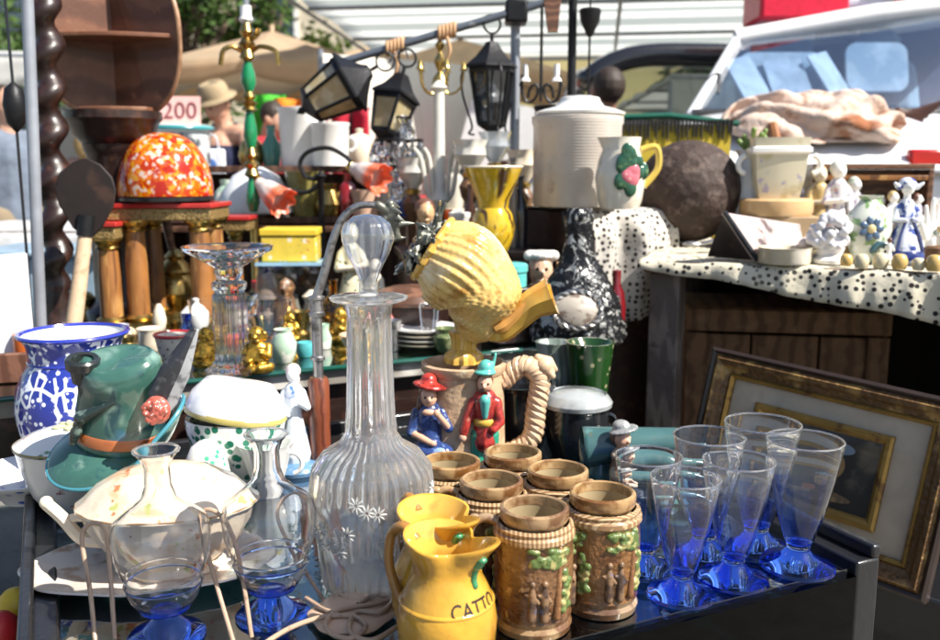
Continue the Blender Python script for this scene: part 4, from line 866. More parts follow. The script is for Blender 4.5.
b = B(); b.tube([(18.5 * u * math.cos(2 * PI * i / 28), 18.5 * u * math.sin(2 * PI * i / 28), 24 * u) for i in range(28)], 1.7 * u, 6, 0, True); b.build('red_rim', mat('red_rim_paint', (.5, .03, .03), rough=.25, coat=.4), t)
# ================================================================== things on the second table, left
def on2(px, py): return G(px, py, T2)
# ---- corner shelf on a dark pedestal
pb = P(126, 320, 2.45); pb.z = T2 + .0003; u = S(P(118, 105, 2.45)); zt = P(118, 112, 2.45).z - T2
t = thing('carved_pedestal', 'dark carved wooden pedestal column holding the rounded corner shelf', 'pedestal', pb)
b = B(); b.lathe(dense([(.1, 0), (.1, .03), (.085, .045), (.075, .06), (.072, zt - .12), (.08, zt - .1), (.083, zt - .085)], 3), 40, fn=lambda r, z, a: (r * (1 + .03 * math.cos(12 * a) * (.07 < z < zt - .12)), z)); b.build('shaft', DARKW, t)
b = B(); b.lathe([(.08, zt - .086), (.105, zt - .06), (.115, zt - .03), (.125, zt - .02), (.125, zt)], 40); b.build('capital', DARKW, t)
t = thing('corner_shelf', 'round-outlined brown wooden corner shelf with one open upper and lower bay', 'shelf', pb + Vector((0, 0, zt + .0005)), rad(4))
R_ = 71 * u; zc = 70 * u; xc = -9 * u
SHW = mat('shelf_brown_wood', (.17, .07, .036), [((.09, .034, .018), 'wz', 3, .4, .95, 5), ((.27, .13, .07), 'n', 20, .58, .8)], rough=.5, coat=.1, bump=(('n', 90, .15, 0),))
def ox_(z): tt = min(1, abs(z - zc) / (zc * 1.08)); return R_ * (1 - tt ** 2.5) ** (1 / 2.5)
def oy_(x): return .12 * (1 - abs(x - xc) / R_)
for s_ in (-1, 1):
    zs = [2.12 * zc * i / 40 for i in range(41)]; pts = [(xc, oy_(xc), 0)] + [(s_ * ox_(z) if abs(ox_(z)) > abs(xc) + .005 else xc + s_ * .005, oy_(s_ * ox_(z)), z) for z in zs] + [(xc, oy_(xc), zs[-1])]
    b = B(); b.add(pts, [list(range(len(pts)))]); b.build('back_panel', SHW, t, solid=.011, smooth=0)
    b = B(); b.tube([Vector(p) + Vector((0, -.003, 0)) for p in pts[1:-1]], .0062, 8); b.build('edge_band', mat('worn_tan_edge', (.36, .2, .11), [((.2, .1, .05), 'n', 30, .5, .7)], rough=.5), t)
for z0, bl_ in ((.001, .03), (71 * u, .045)):
    c0 = ox_(z0 + .004) - .004; pts = [(xc, oy_(xc) - .006)] + [(c0 * (1 - 2 * i / 20), oy_(c0 * (1 - 2 * i / 20)) * (1 if i in (0, 20) else 0) - bl_ * math.sin(PI * i / 20)) for i in range(21)]
    b = B(); b.prism(pts, .012, 0, Matrix.Translation((0, 0, z0))); b.build('shelf_board', SHW, t, bevel=.003)
# ---- barley twist column
pb = on2(58, 330); u = S(pb); H = 1.3
b = B(); prof = [(.052, 0), (.052, .03), (.04, .05), (.046, .07), (.03, .1)] + [(.034, .1 + i * .012) for i in range(1, 62)] + [(.03, .85), (.044, .87), (.048, .885), (.036, .9), (.03, .93), (.042, .95), (.042, .97), (.03, 1.0), (.034, 1.1), (.05, 1.2), (.05, 1.3)]
def twist(r, z, a):
    w = max(0, min(1, (z - .1) / .06)) * max(0, min(1, (.85 - z) / .06)); return (r * (1 + .36 * w * math.cos(a - z * 62)), z)
b.lathe(prof, 40, fn=twist); single(b, 'barley_twist_column', 'dark polished barley-twist wooden column left of the corner shelf', 'column', DARKW, pb, smooth=80).rotation_euler = (0, rad(1.9), 0)
# ---- grey tent pole and black cord
b = B(); p0 = P(26, 330, 1.95); p0.z = 0; b.tube([(0, 0, 0), (.1, 0, 2.6)], .0125, 14); t = thing('tent_pole', 'slim grey steel tent pole at the far left', 'pole', p0); b.build('pole', STEEL, t)
b = B(); b.lathe([(.035, 0), (.035, .006), (.016, .012), (.016, .04)], 20); b.build('foot', IRON, t)
t = thing('electric_cable', 'thin black cord with a dark plug hanging beside the grey tent pole', 'cable', P(33, 330, 2.1))
hb = P(33, 105, 2.1) - P(33, 330, 2.1)
b = B(); b.tube([(0, 0, 0), (0, 0, hb.z - .04)], .0035, 8); b.tube([(0, 0, hb.z + .03), (-.01, 0, 1.4)], .0035, 8); b.build('cord', BLACKW, t)
b = B(); b.lathe([(.004, hb.z - .06), (.02, hb.z - .04), (.026, hb.z), (.02, hb.z + .035), (.004, hb.z + .05)], 20); b.build('plug', IRON, t)
# ---- spade
p0 = on2(72, 344); 
t = thing('wooden_shovel', 'old shovel standing upside down, dark heart-shaped blade over a pale handle', 'shovel', p0)
p1 = P(86, 228, p0.y + .06) - p0
b = B(); b.tube([(0, 0, .012), tuple(p1 * .5), tuple(p1)], [.02, .0185, .016], 14); b.build('handle', PALEW, t)
u = S(p0); pts = [(-5, -14), (-14, -6), (-26, 16), (-29, 32), (-24, 46), (-12, 56), (-2, 60), (2, 60), (14, 54), (24, 42), (27, 30), (24, 14), (13, -6), (5, -14)]
def bl(ui, v):
    pass
b = B(); M = Matrix.Translation(p1 + Vector((.005, .005, .015))) @ Matrix.Rotation(rad(8), 4, 'Z') @ Matrix.Rotation(rad(84), 4, 'X')
b.prism([(x * u * 1.05, z * u * 1.05) for x, z in pts], .008, 0, M); b.build('blade', mat('rusty_dark_blade', (.016, .01, .009), [((.05, .025, .016), 'n', 20, .55, .75)], rough=.6, metal=.3), t, bevel=.003)
b = B(); b.tube([tuple(p1 * .93), tuple(p1 + Vector((.004, 0, .03)))], .02, 14); b.build('socket', IRON, t)
# ---- crate and white panel at the left edge
b = B(); pb = P(8, 352, 1.72); w, d, h = .34, .2, pb.z - T2 - .0005
t = thing('brown_crate', 'shallow reddish brown crate at the left edge holding the white slab', 'crate', (pb.x - .08, 1.79, T2), TROT * .6)
RBW = mat('reddish_board_wood', (.17, .075, .045), [((.09, .035, .02), 'wx', 8, .5, .95, 5)], rough=.55, bump=(('n', 80, .2, 0),))
for nm, c, s3 in (('front_board', (0, -d / 2, h / 2), (w, .014, h)), ('back_board', (0, d / 2, h / 2), (w, .014, h)), ('end_board', (w / 2 - .007, 0, h / 2), (.014, d - .016, h)), ('end_board', (-w / 2 + .007, 0, h / 2), (.014, d - .016, h)), ('bottom_board', (0, 0, .006), (w - .03, d - .016, .01))):
    b = B(); b.box(c, s3); b.build(nm, RBW, t, bevel=.003)
b = B(); b.T = Matrix.Rotation(rad(-4), 4, 'Y') @ Matrix.Rotation(rad(-10), 4, 'X'); b.box((0, 0, .115), (.13, .012, .23)); pw = P(2, 360, 1.79)
single(b, 'white_slab', 'plain white slab leaning upright in the crate at the left edge', 'slab', mat('white_board_paint', (.6, .62, .66), rough=.5, vary=.05), (pw.x, 1.79, T2 + .0115), .1, bevel=.002)
b = B(); b.lathe([(.0005, 0), (.03, 0), (.034, .02), (.032, .07), (.0005, .075)], 24, caps=False); pw = P(36, 352, 1.8); single(b, 'orange_pot', 'small bright orange pot beside the white slab', 'pot', mat('orange_glaze', (.7, .16, .03), rough=.3, coat=.4), (pw.x - .01, 1.8, T2 + .0115))
# ---- pillar stands with red tops
REDT = mat('red_table_top', (.45, .03, .025), rough=.3, coat=.3)
GILT = mat('carved_gilt_edge', (.34, .23, .09), [((.06, .04, .02), 'v', 130, .35, .2)], rough=.35, metal=.35, bump=(('v', 120, .6, 0),))
def pillar_stand(px, py, w, d, top, cols, label, r=.0285, rz=0):
    pb = on2(px, py); t = thing('pillar_stand', label, 'stand', pb, rz, 'little wooden pillar stands with red tops')
    h = P(px, top, pb.y).z - T2
    b = B(); b.box((0, 0, h - .004), (w, d, .012)); b.build('red_top', REDT, t, bevel=.002)
    b = B(); b.box((0, 0, h - .026), (w - .012, d - .012, .031)); b.build('gilt_frieze', GILT, t, bevel=.003)
    for x, y in cols:
        b = B(); b.lathe(dense([(r * 1.0, .03), (r * .98, h * .5), (r * .86, h - .07)], 4), 28, c=(x, y, 0)); col = b.build('pillar', PINE, t)
        b = B(); b.lathe([(r * 1.5, 0), (r * 1.5, .012), (r * 1.15, .016), (r * 1.35, .024), (r * 1.05, .032)], 28, c=(x, y, 0)); b.build('pillar_base', BRASS, col)
        b = B(); b.lathe([(r * .9, h - .072), (r * 1.1, h - .066), (r * .95, h - .06), (r * 1.4, h - .046), (r * 1.4, h - .0415)], 28, c=(x, y, 0)); b.build('pillar_capital', BRASS, col)
    return pb, h
pb0, h0 = pillar_stand(174, 322, .29, .2, 203, [(-.07, -.06), (.1, -.06), (-.07, .065), (.1, .065)], 'wide wooden pillar stand with red top carrying the orange glass dome')
pillar_stand(113, 328, .088, .1, 222, [(.0, 0)], 'narrow wooden pillar stand with red top between the shovel and wide stand')
pillar_stand(238, 304, .12, .12, 216, [(0, 0)], 'small dark pillar stand with red top behind the crystal compote', .02)
# ---- orange glass dome lamp
zt = h0 + T2 + .0025; pl = Vector((pb0.x + .0, pb0.y - .005, zt)); u = S(pl)
t = thing('glass_dome_lamp', 'domed lamp shade of mottled orange, yellow and white glass on the wide red-topped stand', 'lamp', pl)
b = B(); b.lathe([(.0005, 0), (40 * u, 0), (46 * u, 2 * u), (46 * u, 5 * u), (44 * u, 7 * u), (.0005, 7 * u)], 40, caps=False); b.build('black_base', BLACKW, t)
b = B(); dome = [(45.5 * u * math.cos(a) ** .8, 7 * u + 61 * u * math.sin(a)) for a in [PI / 2 * i / 14 for i in range(14)]] + [(.0005, 68 * u)]
b.lathe([(43 * u, 7.5 * u)] + dome, 56, caps=False); b.build('shade', mat('mottled_orange_glass', (.62, .055, .008), [((.8, .2, .008), 'vc', 75, .35, .45, 1), ((.85, .45, .03), 'vc', 85, .66, .72, 1), ((.88, .74, .64), 'vc', 100, .8, .84, 1), ((.55, .025, .008), 'n', 22, .54, .64)], rough=.08, coat=.7, transl=.45, vary=.05), t, solid=.003)
# ---- brass urn
pb = on2(178, 314); u = S(pb)
t = thing('brass_samovar', 'small brass urn with a wooden plunger handle between the stand pillars', 'urn', pb)
b = B(); b.lathe([(.0005, 0), (18 * u, 0), (18 * u, 4 * u), (10 * u, 9 * u), (13 * u, 14 * u), (20 * u, 22 * u), (19 * u, 34 * u), (14 * u, 40 * u), (16 * u, 43 * u), (13 * u, 50 * u), (8 * u, 55 * u), (10 * u, 58 * u), (5 * u, 64 * u), (.0005, 66 * u)], 36, caps=False); b.build('body', BRASS, t)
b = B(); b.tube([(-2 * u, 0, 62 * u), (-8 * u, 0, 100 * u)], [3.5 * u, 5 * u], 10); b.build('wooden_handle', WALNUT, t)
for s_ in (-1, 1):
    b = B(); b.tube(arc((s_ * 20 * u, 0, 30 * u), 7 * u, -1.2 if s_ > 0 else PI + 1.2, 1.2 if s_ > 0 else PI - 1.2, 8), 2 * u, 8); b.build('handle', BRASS, t)
# ---- shells, candle sticks and little things at the foot of the pillars
SHELL = mat('pale_shell', (.72, .58, .4), [((.42, .26, .14), 'wx', 24, .5, .9, 3)], rough=.35, coat=.2)
for i, (px, py, r, lab) in enumerate([(68, 334, .022, 'pale tan seashell beside the shovel handle foot'), (90, 338, .017, 'small tan seashell beneath the narrow pillar stand'), (128, 340, .024, 'broad tan seashell beneath the left pillar of the wide stand'), (205, 322, .028, 'large cream seashell below the brass urn'), (112, 345, .015, 'smallest brown-striped seashell near the blue jar rim')]):
    p = on2(px, py); rnd = random.Random(i); g = [('e', (0, 0, r * .7), (r, r * .8, r * .68)), ('e', (r * .7, 0, r * .55), (r * .6, r * .55, r * .52)), ('e', (r * 1.2, .003, r * .42), (r * .35, r * .3, r * .35)), ('c', (-r * .6, 0, r * .6), (-r * 1.2, -r * .2, r * .6), r * .45, r * .2)]
    o = blob('seashell', g, SHELL, .0025, None, 2); o.location = p; o.rotation_euler.z = i * .7; tag(o, lab, 'seashell', 'tan seashells')
pb = on2(88, 320); u = S(pb)
b = B(); b.lathe([(.0005, 0), (12 * u, 0), (14 * u, 2 * u), (6 * u, 6 * u), (4 * u, 14 * u), (8 * u, 18 * u), (9 * u, 22 * u), (4 * u, 28 * u), (.0005, 29 * u)], 28, caps=False); single(b, 'brass_candlestick', 'short brass candlestick at the foot of the narrow pillar stand', 'candlestick', BRASS, pb)
# plastic storage boxes behind on the ground
for i, (px, py, Y, w, h, c, lab) in enumerate([(62, 330, 3.5, .5, .42, (.26, .36, .45), 'pale blue plastic storage box behind the shovel handle'), (120, 300, 3.9, .6, .3, (.45, .47, .5), 'white plastic storage box behind the pillar stands')]):
    t = thing('storage_box', lab, 'storage box', (P(px, 300, Y).x, Y, 0))
    zt = .88 - i * .1
    b = B(); b.prism([(-w / 2 + .03, -.17), (w / 2 - .03, -.17), (w / 2 - .03, .17), (-w / 2 + .03, .17)], zt); b.build('box', mat('box_plastic_%s' % ('pale_blue' if i == 0 else 'white'), c, rough=.35), t, bevel=.02)
    b = B(); b.box((0, 0, zt + .012), (w, .4, .025)); b.build('lid', MATS['box_plastic_%s' % ('pale_blue' if i == 0 else 'white')], t, bevel=.01)
# ---- brass and green candelabrum
pb = on2(257, 300); u = S(P(249, 150, pb.y))
t = thing('green_candelabrum', 'tall candelabrum of brass and green glass balusters with curled arms', 'candelabrum', pb)
GRG = mat('emerald_glass', (.01, .22, .08), rough=.08, coat=.7); hh = lambda y: (P(249, y, pb.y).z - T2)
b = B(); b.lathe([(.07, 0), (.07, .008), (.03, .02), (.014, .04), (.012, hh(215))], 28); b.build('base', BRASS, t)
for y0, y1, r in ((212, 178, 7), (148, 112, 7), (92, 62, 7.5)):
    b = B(); z0, z1 = hh(y0), hh(y1); b.lathe([(4 * u, z0), (r * u, z0 + (z1 - z0) * .3), (r * .9 * u, z0 + (z1 - z0) * .6), (3.6 * u, z1)], 24); b.build('green_baluster', GRG, t)
for y0, y1 in ((178, 148), (112, 92), (62, 22)):
    b = B(); z0, z1 = hh(y0), hh(y1); h = z1 - z0; b.lathe([(4 * u, z0), (8 * u, z0 + .1 * h), (5 * u, z0 + .3 * h), (8.5 * u, z0 + .45 * h), (4 * u, z0 + .6 * h), (7 * u, z0 + .75 * h), (4 * u, z1)], 24); b.build('brass_section', BRASS, t)
b = B(); b.lathe([(4 * u, hh(24)), (7 * u, hh(20)), (5.5 * u, hh(16)), (5.5 * u, hh(6))], 20); b.build('candle_cup', WHITEP, t)
for s_, e in ((-1, 22), (1, 29), (1, 12)):
    b = B(); b.tube(bez([(s_ * 4 * u, 0, hh(52)), (s_ * 14 * u, -.01, hh(47)), (s_ * e * u, -.02, hh(52)), (s_ * (e + 3) * u, -.02, hh(66))] if e > 15 else [(4 * u, 0, hh(40)), (12 * u, -.02, hh(36)), (14 * u, -.02, hh(30))], 6), [2.4 * u] * 19 if e > 15 else 2.4 * u, 8); b.build('curled_arm', BRASS, t)
# ---- low glass case with yellow painted box on it
pb = P(293, 290, 2.5); pb.z = T2; zt = P(293, 264, 2.42).z - T2
t = thing('small_glass_case', 'small glass case with a light blue edge below the yellow flowered box', 'glass case', pb, .05)
b = B(); b.box((0, 0, zt / 2), (.17, .14, zt - .006)); b.build('glass_walls', thin_glass('case_glass', (.72, .78, .8), .9, .1, 2.2), t)
b = B(); b.box((0, 0, zt - .002), (.178, .148, .008)); b.build('blue_lid', mat('sky_blue_edge', (.3, .5, .66), rough=.2, coat=.4), t)
FLBOX = mat('yellow_flowered_paint', (.68, .5, .06), [((.72, .62, .42), 'v', 40, .32, .24), ((.55, .16, .08), 'v', 52, .17, .12), ((.18, .24, .06), 'n', 40, .62, .68)], rough=.35, coat=.2)
t = thing('flowered_box', 'yellow lidded box painted with flowers on top of the small glass case', 'box', (pb.x, pb.y, T2 + zt + .0023), .05)
b = B(); b.box((0, 0, .035), (.15, .11, .07)); b.build('box', FLBOX, t, bevel=.004)
b = B(); b.box((0, 0, .0805), (.158, .118, .02)); b.build('lid', mat('plain_yellow_paint', (.72, .5, .04), rough=.35), t, bevel=.004)
for i, (dx, c, nm) in enumerate(((-.04, (.4, .12, .1), 'red'), (.0, (.5, .42, .34), 'tan'), (.045, (.12, .1, .2), 'violet'))):
    b = B(); b.lathe([(.0005, 0), (.014, 0), (.02, .02), (.012, .05), (.015, .06), (.0005, .06)], 20, caps=False); single(b, 'trinket_jar', 'tiny %s trinket jar inside the small glass case' % nm, 'jar', mat('trinket_%s_glaze' % nm, c, rough=.3, coat=.3), (pb.x + dx, pb.y, T2 + .0035))
# ---- cherub figurines behind the big decanter
def figurine(name, px, py, h, z, label, cols, group=None, rz=0, skirt=.32, pt=None, arms=1):
    """standing ceramic figure h px tall: base, robe, arms, head, hair"""
    p = pt or G(px, py, z); u = S(p) * h * KV(py - h / 2) / 100
    t = thing(name, label, 'figurine', p, rz, group); robe, skin, hair = cols; k = skirt * 50
    b = B(); b.lathe([(.0005, 0), (k * 1.1 * u, 0), (k * 1.15 * u, 3 * u), (k * .95 * u, 6 * u), (.0005, 7 * u)], 28, caps=False); b.build('base', skin, t)
    v = max(.0012, 2.2 * u)
    blob('robe', [('c', (0, 0, 6 * u + k * .8 * u), (0, 0, 46 * u), k * u, 9 * u), ('c', (0, 0, 44 * u), (0, 0, 70 * u), 9 * u, 11 * u), ('c', (-10 * u, 0, 68 * u), (-16 * u, -5 * u, 52 * u), 5 * u, 4.4 * u), ('c', (10 * u, 0, 68 * u), (15 * u, -6 * u, 56 * u), 5 * u, 4.4 * u)], robe, v, t, 2)
    blob('arms', [('c', (-16 * u, -5 * u, 52 * u), (-2 * u, -15 * u, 54 * u), 4 * u, 3 * u), ('c', (15 * u, -6 * u, 56 * u), (4 * u, -15 * u, 55 * u), 4 * u, 3 * u), ('e', (1 * u, -15 * u, 55 * u), (5 * u, 4 * u, 4 * u))], skin, v * .9, t, 1)
    blob('head', [('c', (0, 0, 72 * u), (0, 0, 80 * u), 4.4 * u, 4.4 * u), ('e', (0, -1 * u, 88 * u), (8.4 * u, 9 * u, 10.5 * u)), ('e', (0, -10 * u, 87 * u), (2 * u, 2.4 * u, 2.2 * u))], skin, v * .8, t, 1)
    blob('hair', [('e', (0, 2.5 * u, 91 * u), (9.8 * u, 9 * u, 10.5 * u))], hair, v * .8, t, 1)
    return t
IVORY = mat('ivory_glaze', (.74, .66, .5), [((.5, .4, .26), 'n', 40, .58, .75)], rough=.3, coat=.3)
OLIVE = mat('olive_spotted_glaze', (.62, .58, .4), [((.1, .1, .06), 'v', 60, .32, .2)], rough=.3, coat=.3)
figurine('ivory_figurine', 352, 316, 92, T2, 'tall ivory and olive figurine between the curved arm and bulb stopper', (OLIVE, IVORY, OLIVE), rz=.4)
figurine('ivory_figurine', 376, 322, 62, T2, 'shorter cream figurine right behind the bulb stopper', (IVORY, IVORY, CREAM), rz=-.3)
# ---- wooden drum box and stacked white plates right of the decanter
pb = on2(412, 336); u = S(pb)
t = thing('round_wooden_box', 'low round dark wooden box with a lighter lid band behind the yellow basket jug', 'box', pb)
b = B(); b.lathe([(.0005, 0), (36 * u, 0), (38 * u, 4 * u), (38 * u, 34 * u), (.0005, 35 * u)], 40, caps=False); b.build('box', DARKW, t)
b = B(); b.lathe([(.0005, 34.5 * u), (39.5 * u, 34.5 * u), (40.5 * u, 38 * u), (38 * u, 44 * u), (20 * u, 50 * u), (.0005, 51 * u)], 40, caps=False); b.build('lid', WALNUT, t)
pb = G(424, 346, T2); u = S(pb)
for i in range(4):
    b = B(); z = i * 4.6 * u; b.lathe([(.0005, z), (18 * u, z), (20 * u, z + 1.5 * u), (34 * u, z + 5 * u), (35 * u, z + 6.4 * u), (33 * u, z + 6.4 * u), (19 * u, z + 3.6 * u), (.0005, z + 3.4 * u)], 40, caps=False)
    single(b, 'white_plate', ['lowest of four plates stacked beside the tall decanter neck', 'second plate from the bottom of the stack beside the decanter neck', 'third plate up in the stack beside the decanter neck', 'topmost white plate of the stack beside the decanter neck'][i], 'plate', [CREAM, WHITEP, CREAM, WHITEP][i], pb, group='stacked white plates')
pb2 = pb + Vector((.012, 0, 3 * 4.6 * u + 3.5 * u)); u = S(pb2)
b = B(); b.lathe(dense([(.0005, 0), (7 * u, 0), (8.5 * u, 10 * u), (9.5 * u, 24 * u), (8 * u, 26 * u), (.0005, 26 * u)], 3), 36, caps=False, fn=flute(9, .06)); single(b, 'cut_glass_tumbler', 'small cut glass tumbler standing on the plate stack', 'glass', thick_glass('grey_crystal', (.75, .77, .8)), pb2)
# ---- chest with vase, bust, brown glass, enamel pot
pc = P(462, 300, 2.46); zc_ = P(462, 250, 2.42).z
t = thing('low_chest', 'dark wooden chest under the ochre vase and small bust', 'chest', (pc.x + .01, pc.y + .03, T2), TROT * .4)
b = B(); b.box((0, 0, (zc_ - T2) / 2 - .01), (.36, .2, zc_ - T2 - .02)); b.build('body', DARKW, t, bevel=.004)
b = B(); b.box((0, 0, zc_ - T2 - .011), (.38, .22, .02)); b.build('lid', DARKW, t, bevel=.004)
b = B(); b.box((0, -.102, (zc_ - T2) * .7), (.03, .006, .03)); b.build('lock_plate', BRASS, t)
pb = G(493, 252, zc_); u = S(pb)
OCH = mat('ochre_drip_glaze', (.6, .38, .02), [((.06, .03, .012), 'n', 16, .5, .6, 1.2, (1, 1, .35)), ((.03, .02, .015), 'z', 1, .02, -.002), ((.78, .6, .1), 'n', 30, .62, .72)], rough=.1, coat=.8)
t = thing('ochre_vase', 'glossy ochre and brown drip-glazed vase with a flared top', 'vase', pb)
b = B(); b.lathe([(.0005, 0), (15 * u, 0), (16 * u, 4 * u), (20 * u, 14 * u), (22 * u, 26 * u), (19 * u, 38 * u), (15 * u, 44 * u), (16 * u, 52 * u), (22 * u, 66 * u), (28 * u, 80 * u), (29.5 * u, 84 * u), (27 * u, 84 * u), (15 * u, 54 * u), (.0005, 40 * u)], 44, caps=False); b.build('body', OCH, t)
b = B(); b.tube([(28.6 * u * math.cos(2 * PI * i / 36), 28.6 * u * math.sin(2 * PI * i / 36), 84 * u) for i in range(36)], 1.3 * u, 6, 0, True); b.build('pale_lip', CREAM, t)
pb = G(426, 247, zc_); u = S(pb)
t = thing('small_bust', 'small tan bust of a head with dark hair beside the pale epergne', 'bust', pb)
blob('head', [('e', (0, 0, 34 * u), (9 * u, 10 * u, 12 * u)), ('c', (0, 0, 12 * u), (0, 0, 26 * u), 7 * u, 5.5 * u), ('e', (0, 0, 6 * u), (14 * u, 9 * u, 8 * u)), ('e', (2 * u, -10 * u, 33 * u), (2 * u, 3 * u, 3.4 * u)), ('e', (1 * u, -8.5 * u, 27 * u), (3 * u, 2 * u, 1.6 * u))], mat('tan_bust_glaze', (.6, .38, .2), [((.3, .15, .07), 'n', 40, .56, .72)], rough=.35, coat=.2), .0026, t, 2)
blob('hair', [('e', (-1 * u, 3 * u, 38 * u), (10.5 * u, 10 * u, 11 * u)), ('e', (-3 * u, 8 * u, 28 * u), (6 * u, 4 * u, 8 * u))], BRN, .0026, t, 1)
pb = G(444, 246, zc_); u = S(pb)
b = B(); b.lathe([(.0005, 0), (7 * u, 0), (9 * u, 36 * u), (8 * u, 36 * u), (6 * u, 4 * u), (.0005, 4 * u)], 28, caps=False); single(b, 'amber_glass', 'amber brown glass tumbler right of the small bust', 'glass', thick_glass('amber_brown_glass', (.5, .18, .04)), pb)
pb = G(460, 247, zc_); u = S(pb)
b = B(); b.lathe([(.0005, 0), (10 * u, 0), (10 * u, 28 * u), (11.5 * u, 30 * u), (11.5 * u, 34 * u), (9 * u, 35 * u), (8 * u, 30 * u), (.0005, 6 * u)], 28, caps=False); single(b, 'enamel_pot', 'small white enamel pot left of the ochre vase', 'pot', WHITEP, pb)
# pale epergne column behind
pb = on2(440, 300); u = S(P(440, 180, pb.y)); hh = lambda y: P(440, y, pb.y).z - T2
t = thing('pale_epergne', 'tall pale glass column with curved arms hung below the gilt chandelier', 'epergne', pb)
PALE = mat('milk_glass', (.76, .74, .66), rough=.18, coat=.5, transl=.2)
b = B(); b.lathe([(.0005, 0), (.06, 0), (.06, .01), (.025, .03), (7 * u, .06), (6.5 * u, hh(205)), (10 * u, hh(200)), (6 * u, hh(190)), (5.5 * u, hh(92)), (9 * u, hh(88)), (4 * u, hh(82)), (.0005, hh(80))], 28, caps=False); b.build('column', PALE, t)
for s_, e in ((-1, 22), (1, 24), (-1, 12), (1, 14)):
    b = B(); b.tube(bez([(s_ * 5 * u, 0, hh(202)), (s_ * (e * .55) * u, -.01, hh(192)), (s_ * e * .8 * u, -.015, hh(160)), (s_ * (e + 3) * u, -.02, hh(148))], 6), [3 * u - .06 * i * u for i in range(19)], 8); b.build('arm', PALE, t)
# dark bottles and jars in the gap behind the ochre vase
for i, (px, py, h, r, c, nm, lab) in enumerate([(470, 246, 62, 6, (.05, .02, .012), 'brown_bottle_glass', 'slim dark brown bottle behind the enamel pot'), (520, 250, 70, 7, (.02, .02, .03), 'black_bottle_glass', 'slim black bottle right of the ochre vase'), (512, 247, 88, 6, (.24, .2, .16), 'grey_bottle_glaze', 'tall grey stoneware bottle behind the ochre vase')]):
    p = P(px, py, 2.52); p.z = zc_; u = S(p); b = B(); b.lathe([(.0005, 0), (r * u, 0), (r * 1.1 * u, h * .5 * u), (r * .9 * u, h * .62 * u), (r * .4 * u, h * .74 * u), (r * .4 * u, h * .96 * u), (r * .55 * u, h * .97 * u), (r * .5 * u, h * u), (.0005, h * u)], 24, caps=False); single(b, 'slim_bottle', lab, 'bottle', mat(nm, c, rough=.12, coat=.6), p)
# ---- small toby hat figure, teal tin, pink dish near the horn spout
def stand_on2(px, ytop, ybase, Y): p = P(px, ybase, Y); return p, p.z - T2
pb, hz = stand_on2(541, 0, 290, 2.22)
b = B(); b.box((0, 0, hz / 2), (.12, .1, hz)); single(b, 'wooden_block', 'dark wooden block under the toby jug head', 'block', DARKW, (pb.x, pb.y, T2 + .0003), .3, bevel=.004)
pb.z += .0008; u = S(pb)
t = thing('toby_jug', 'small toby head jug with a white hat and orange cheeks behind the horn spout', 'jug', pb)
blob('face', [('e', (0, 0, 18 * u), (12 * u, 12 * u, 17 * u)), ('e', (0, -11 * u, 17 * u), (3 * u, 4 * u, 4 * u)), ('e', (0, -10 * u, 8 * u), (6 * u, 4 * u, 4 * u)), ('e', (0, 0, 4 * u), (13 * u, 11 * u, 4 * u))], mat('toby_skin_glaze', (.7, .45, .3), [((.6, .14, .05), 'v', 40, .3, .2)], rough=.25, coat=.5), .002, t, 2)
for s_ in (-1, 1):
    b = B(); b.ell((s_ * 4.5 * u, -10.6 * u, 22 * u), 1.7 * u, 0, 8); b.build('eye', INK, t)
blob('hat', [('e', (0, 2 * u, 34 * u), (14 * u, 13 * u, 6 * u)), ('c', (-12 * u, 0, 34 * u), (12 * u, 0, 34 * u), 6 * u, 6 * u), ('e', (0, 8 * u, 24 * u), (12 * u, 6 * u, 12 * u))], mat('white_hat_glaze', (.72, .7, .66), rough=.25, coat=.5), .002, t, 2)
b = B(); b.tube(arc((14 * u, 3 * u, 17 * u), 9 * u, -1.4, 1.4, 8), 2.2 * u, 8); b.build('handle', MATS['toby_skin_glaze'], t)
pb, hz = stand_on2(510, 0, 286, 2.15); b = B(); b.box((0, 0, hz / 2), (.11, .1, hz)); single(b, 'tin_block', 'dark block under the turquoise tin behind the basket jug', 'block', DARKW, (pb.x, pb.y, T2 + .0003), .4, bevel=.004); pb.z += .0008; hz2 = .055
t = thing('teal_tin', 'turquoise lidded tin behind the horn spout', 'tin', pb, .5)
b = B(); b.lathe([(.0005, 0), (.04, 0), (.04, hz2 - .02), (.0005, hz2 - .02)], 32, caps=False); b.build('tin', mat('turquoise_enamel', (.12, .5, .47), rough=.25, coat=.4), t)
b = B(); b.lathe([(.0005, hz2 - .0195), (.043, hz2 - .0195), (.043, hz2 - .004), (.037, hz2), (.0005, hz2 + .002)], 32, caps=False); b.build('lid', MATS['turquoise_enamel'], t)
pb = G(527, 340, T2); u = S(pb)
b = B(); b.lathe([(.0005, 0), (10 * u, 0), (4 * u, 4 * u), (4 * u, 10 * u), (14 * u, 20 * u), (18 * u, 34 * u), (16 * u, 34 * u), (12 * u, 22 * u), (.0005, 14 * u)], 32, caps=False); single(b, 'plum_goblet', 'dark plum glass goblet under the horn spout', 'goblet', mat('plum_glass', (.14, .02, .06), rough=.1, coat=.6), pb)
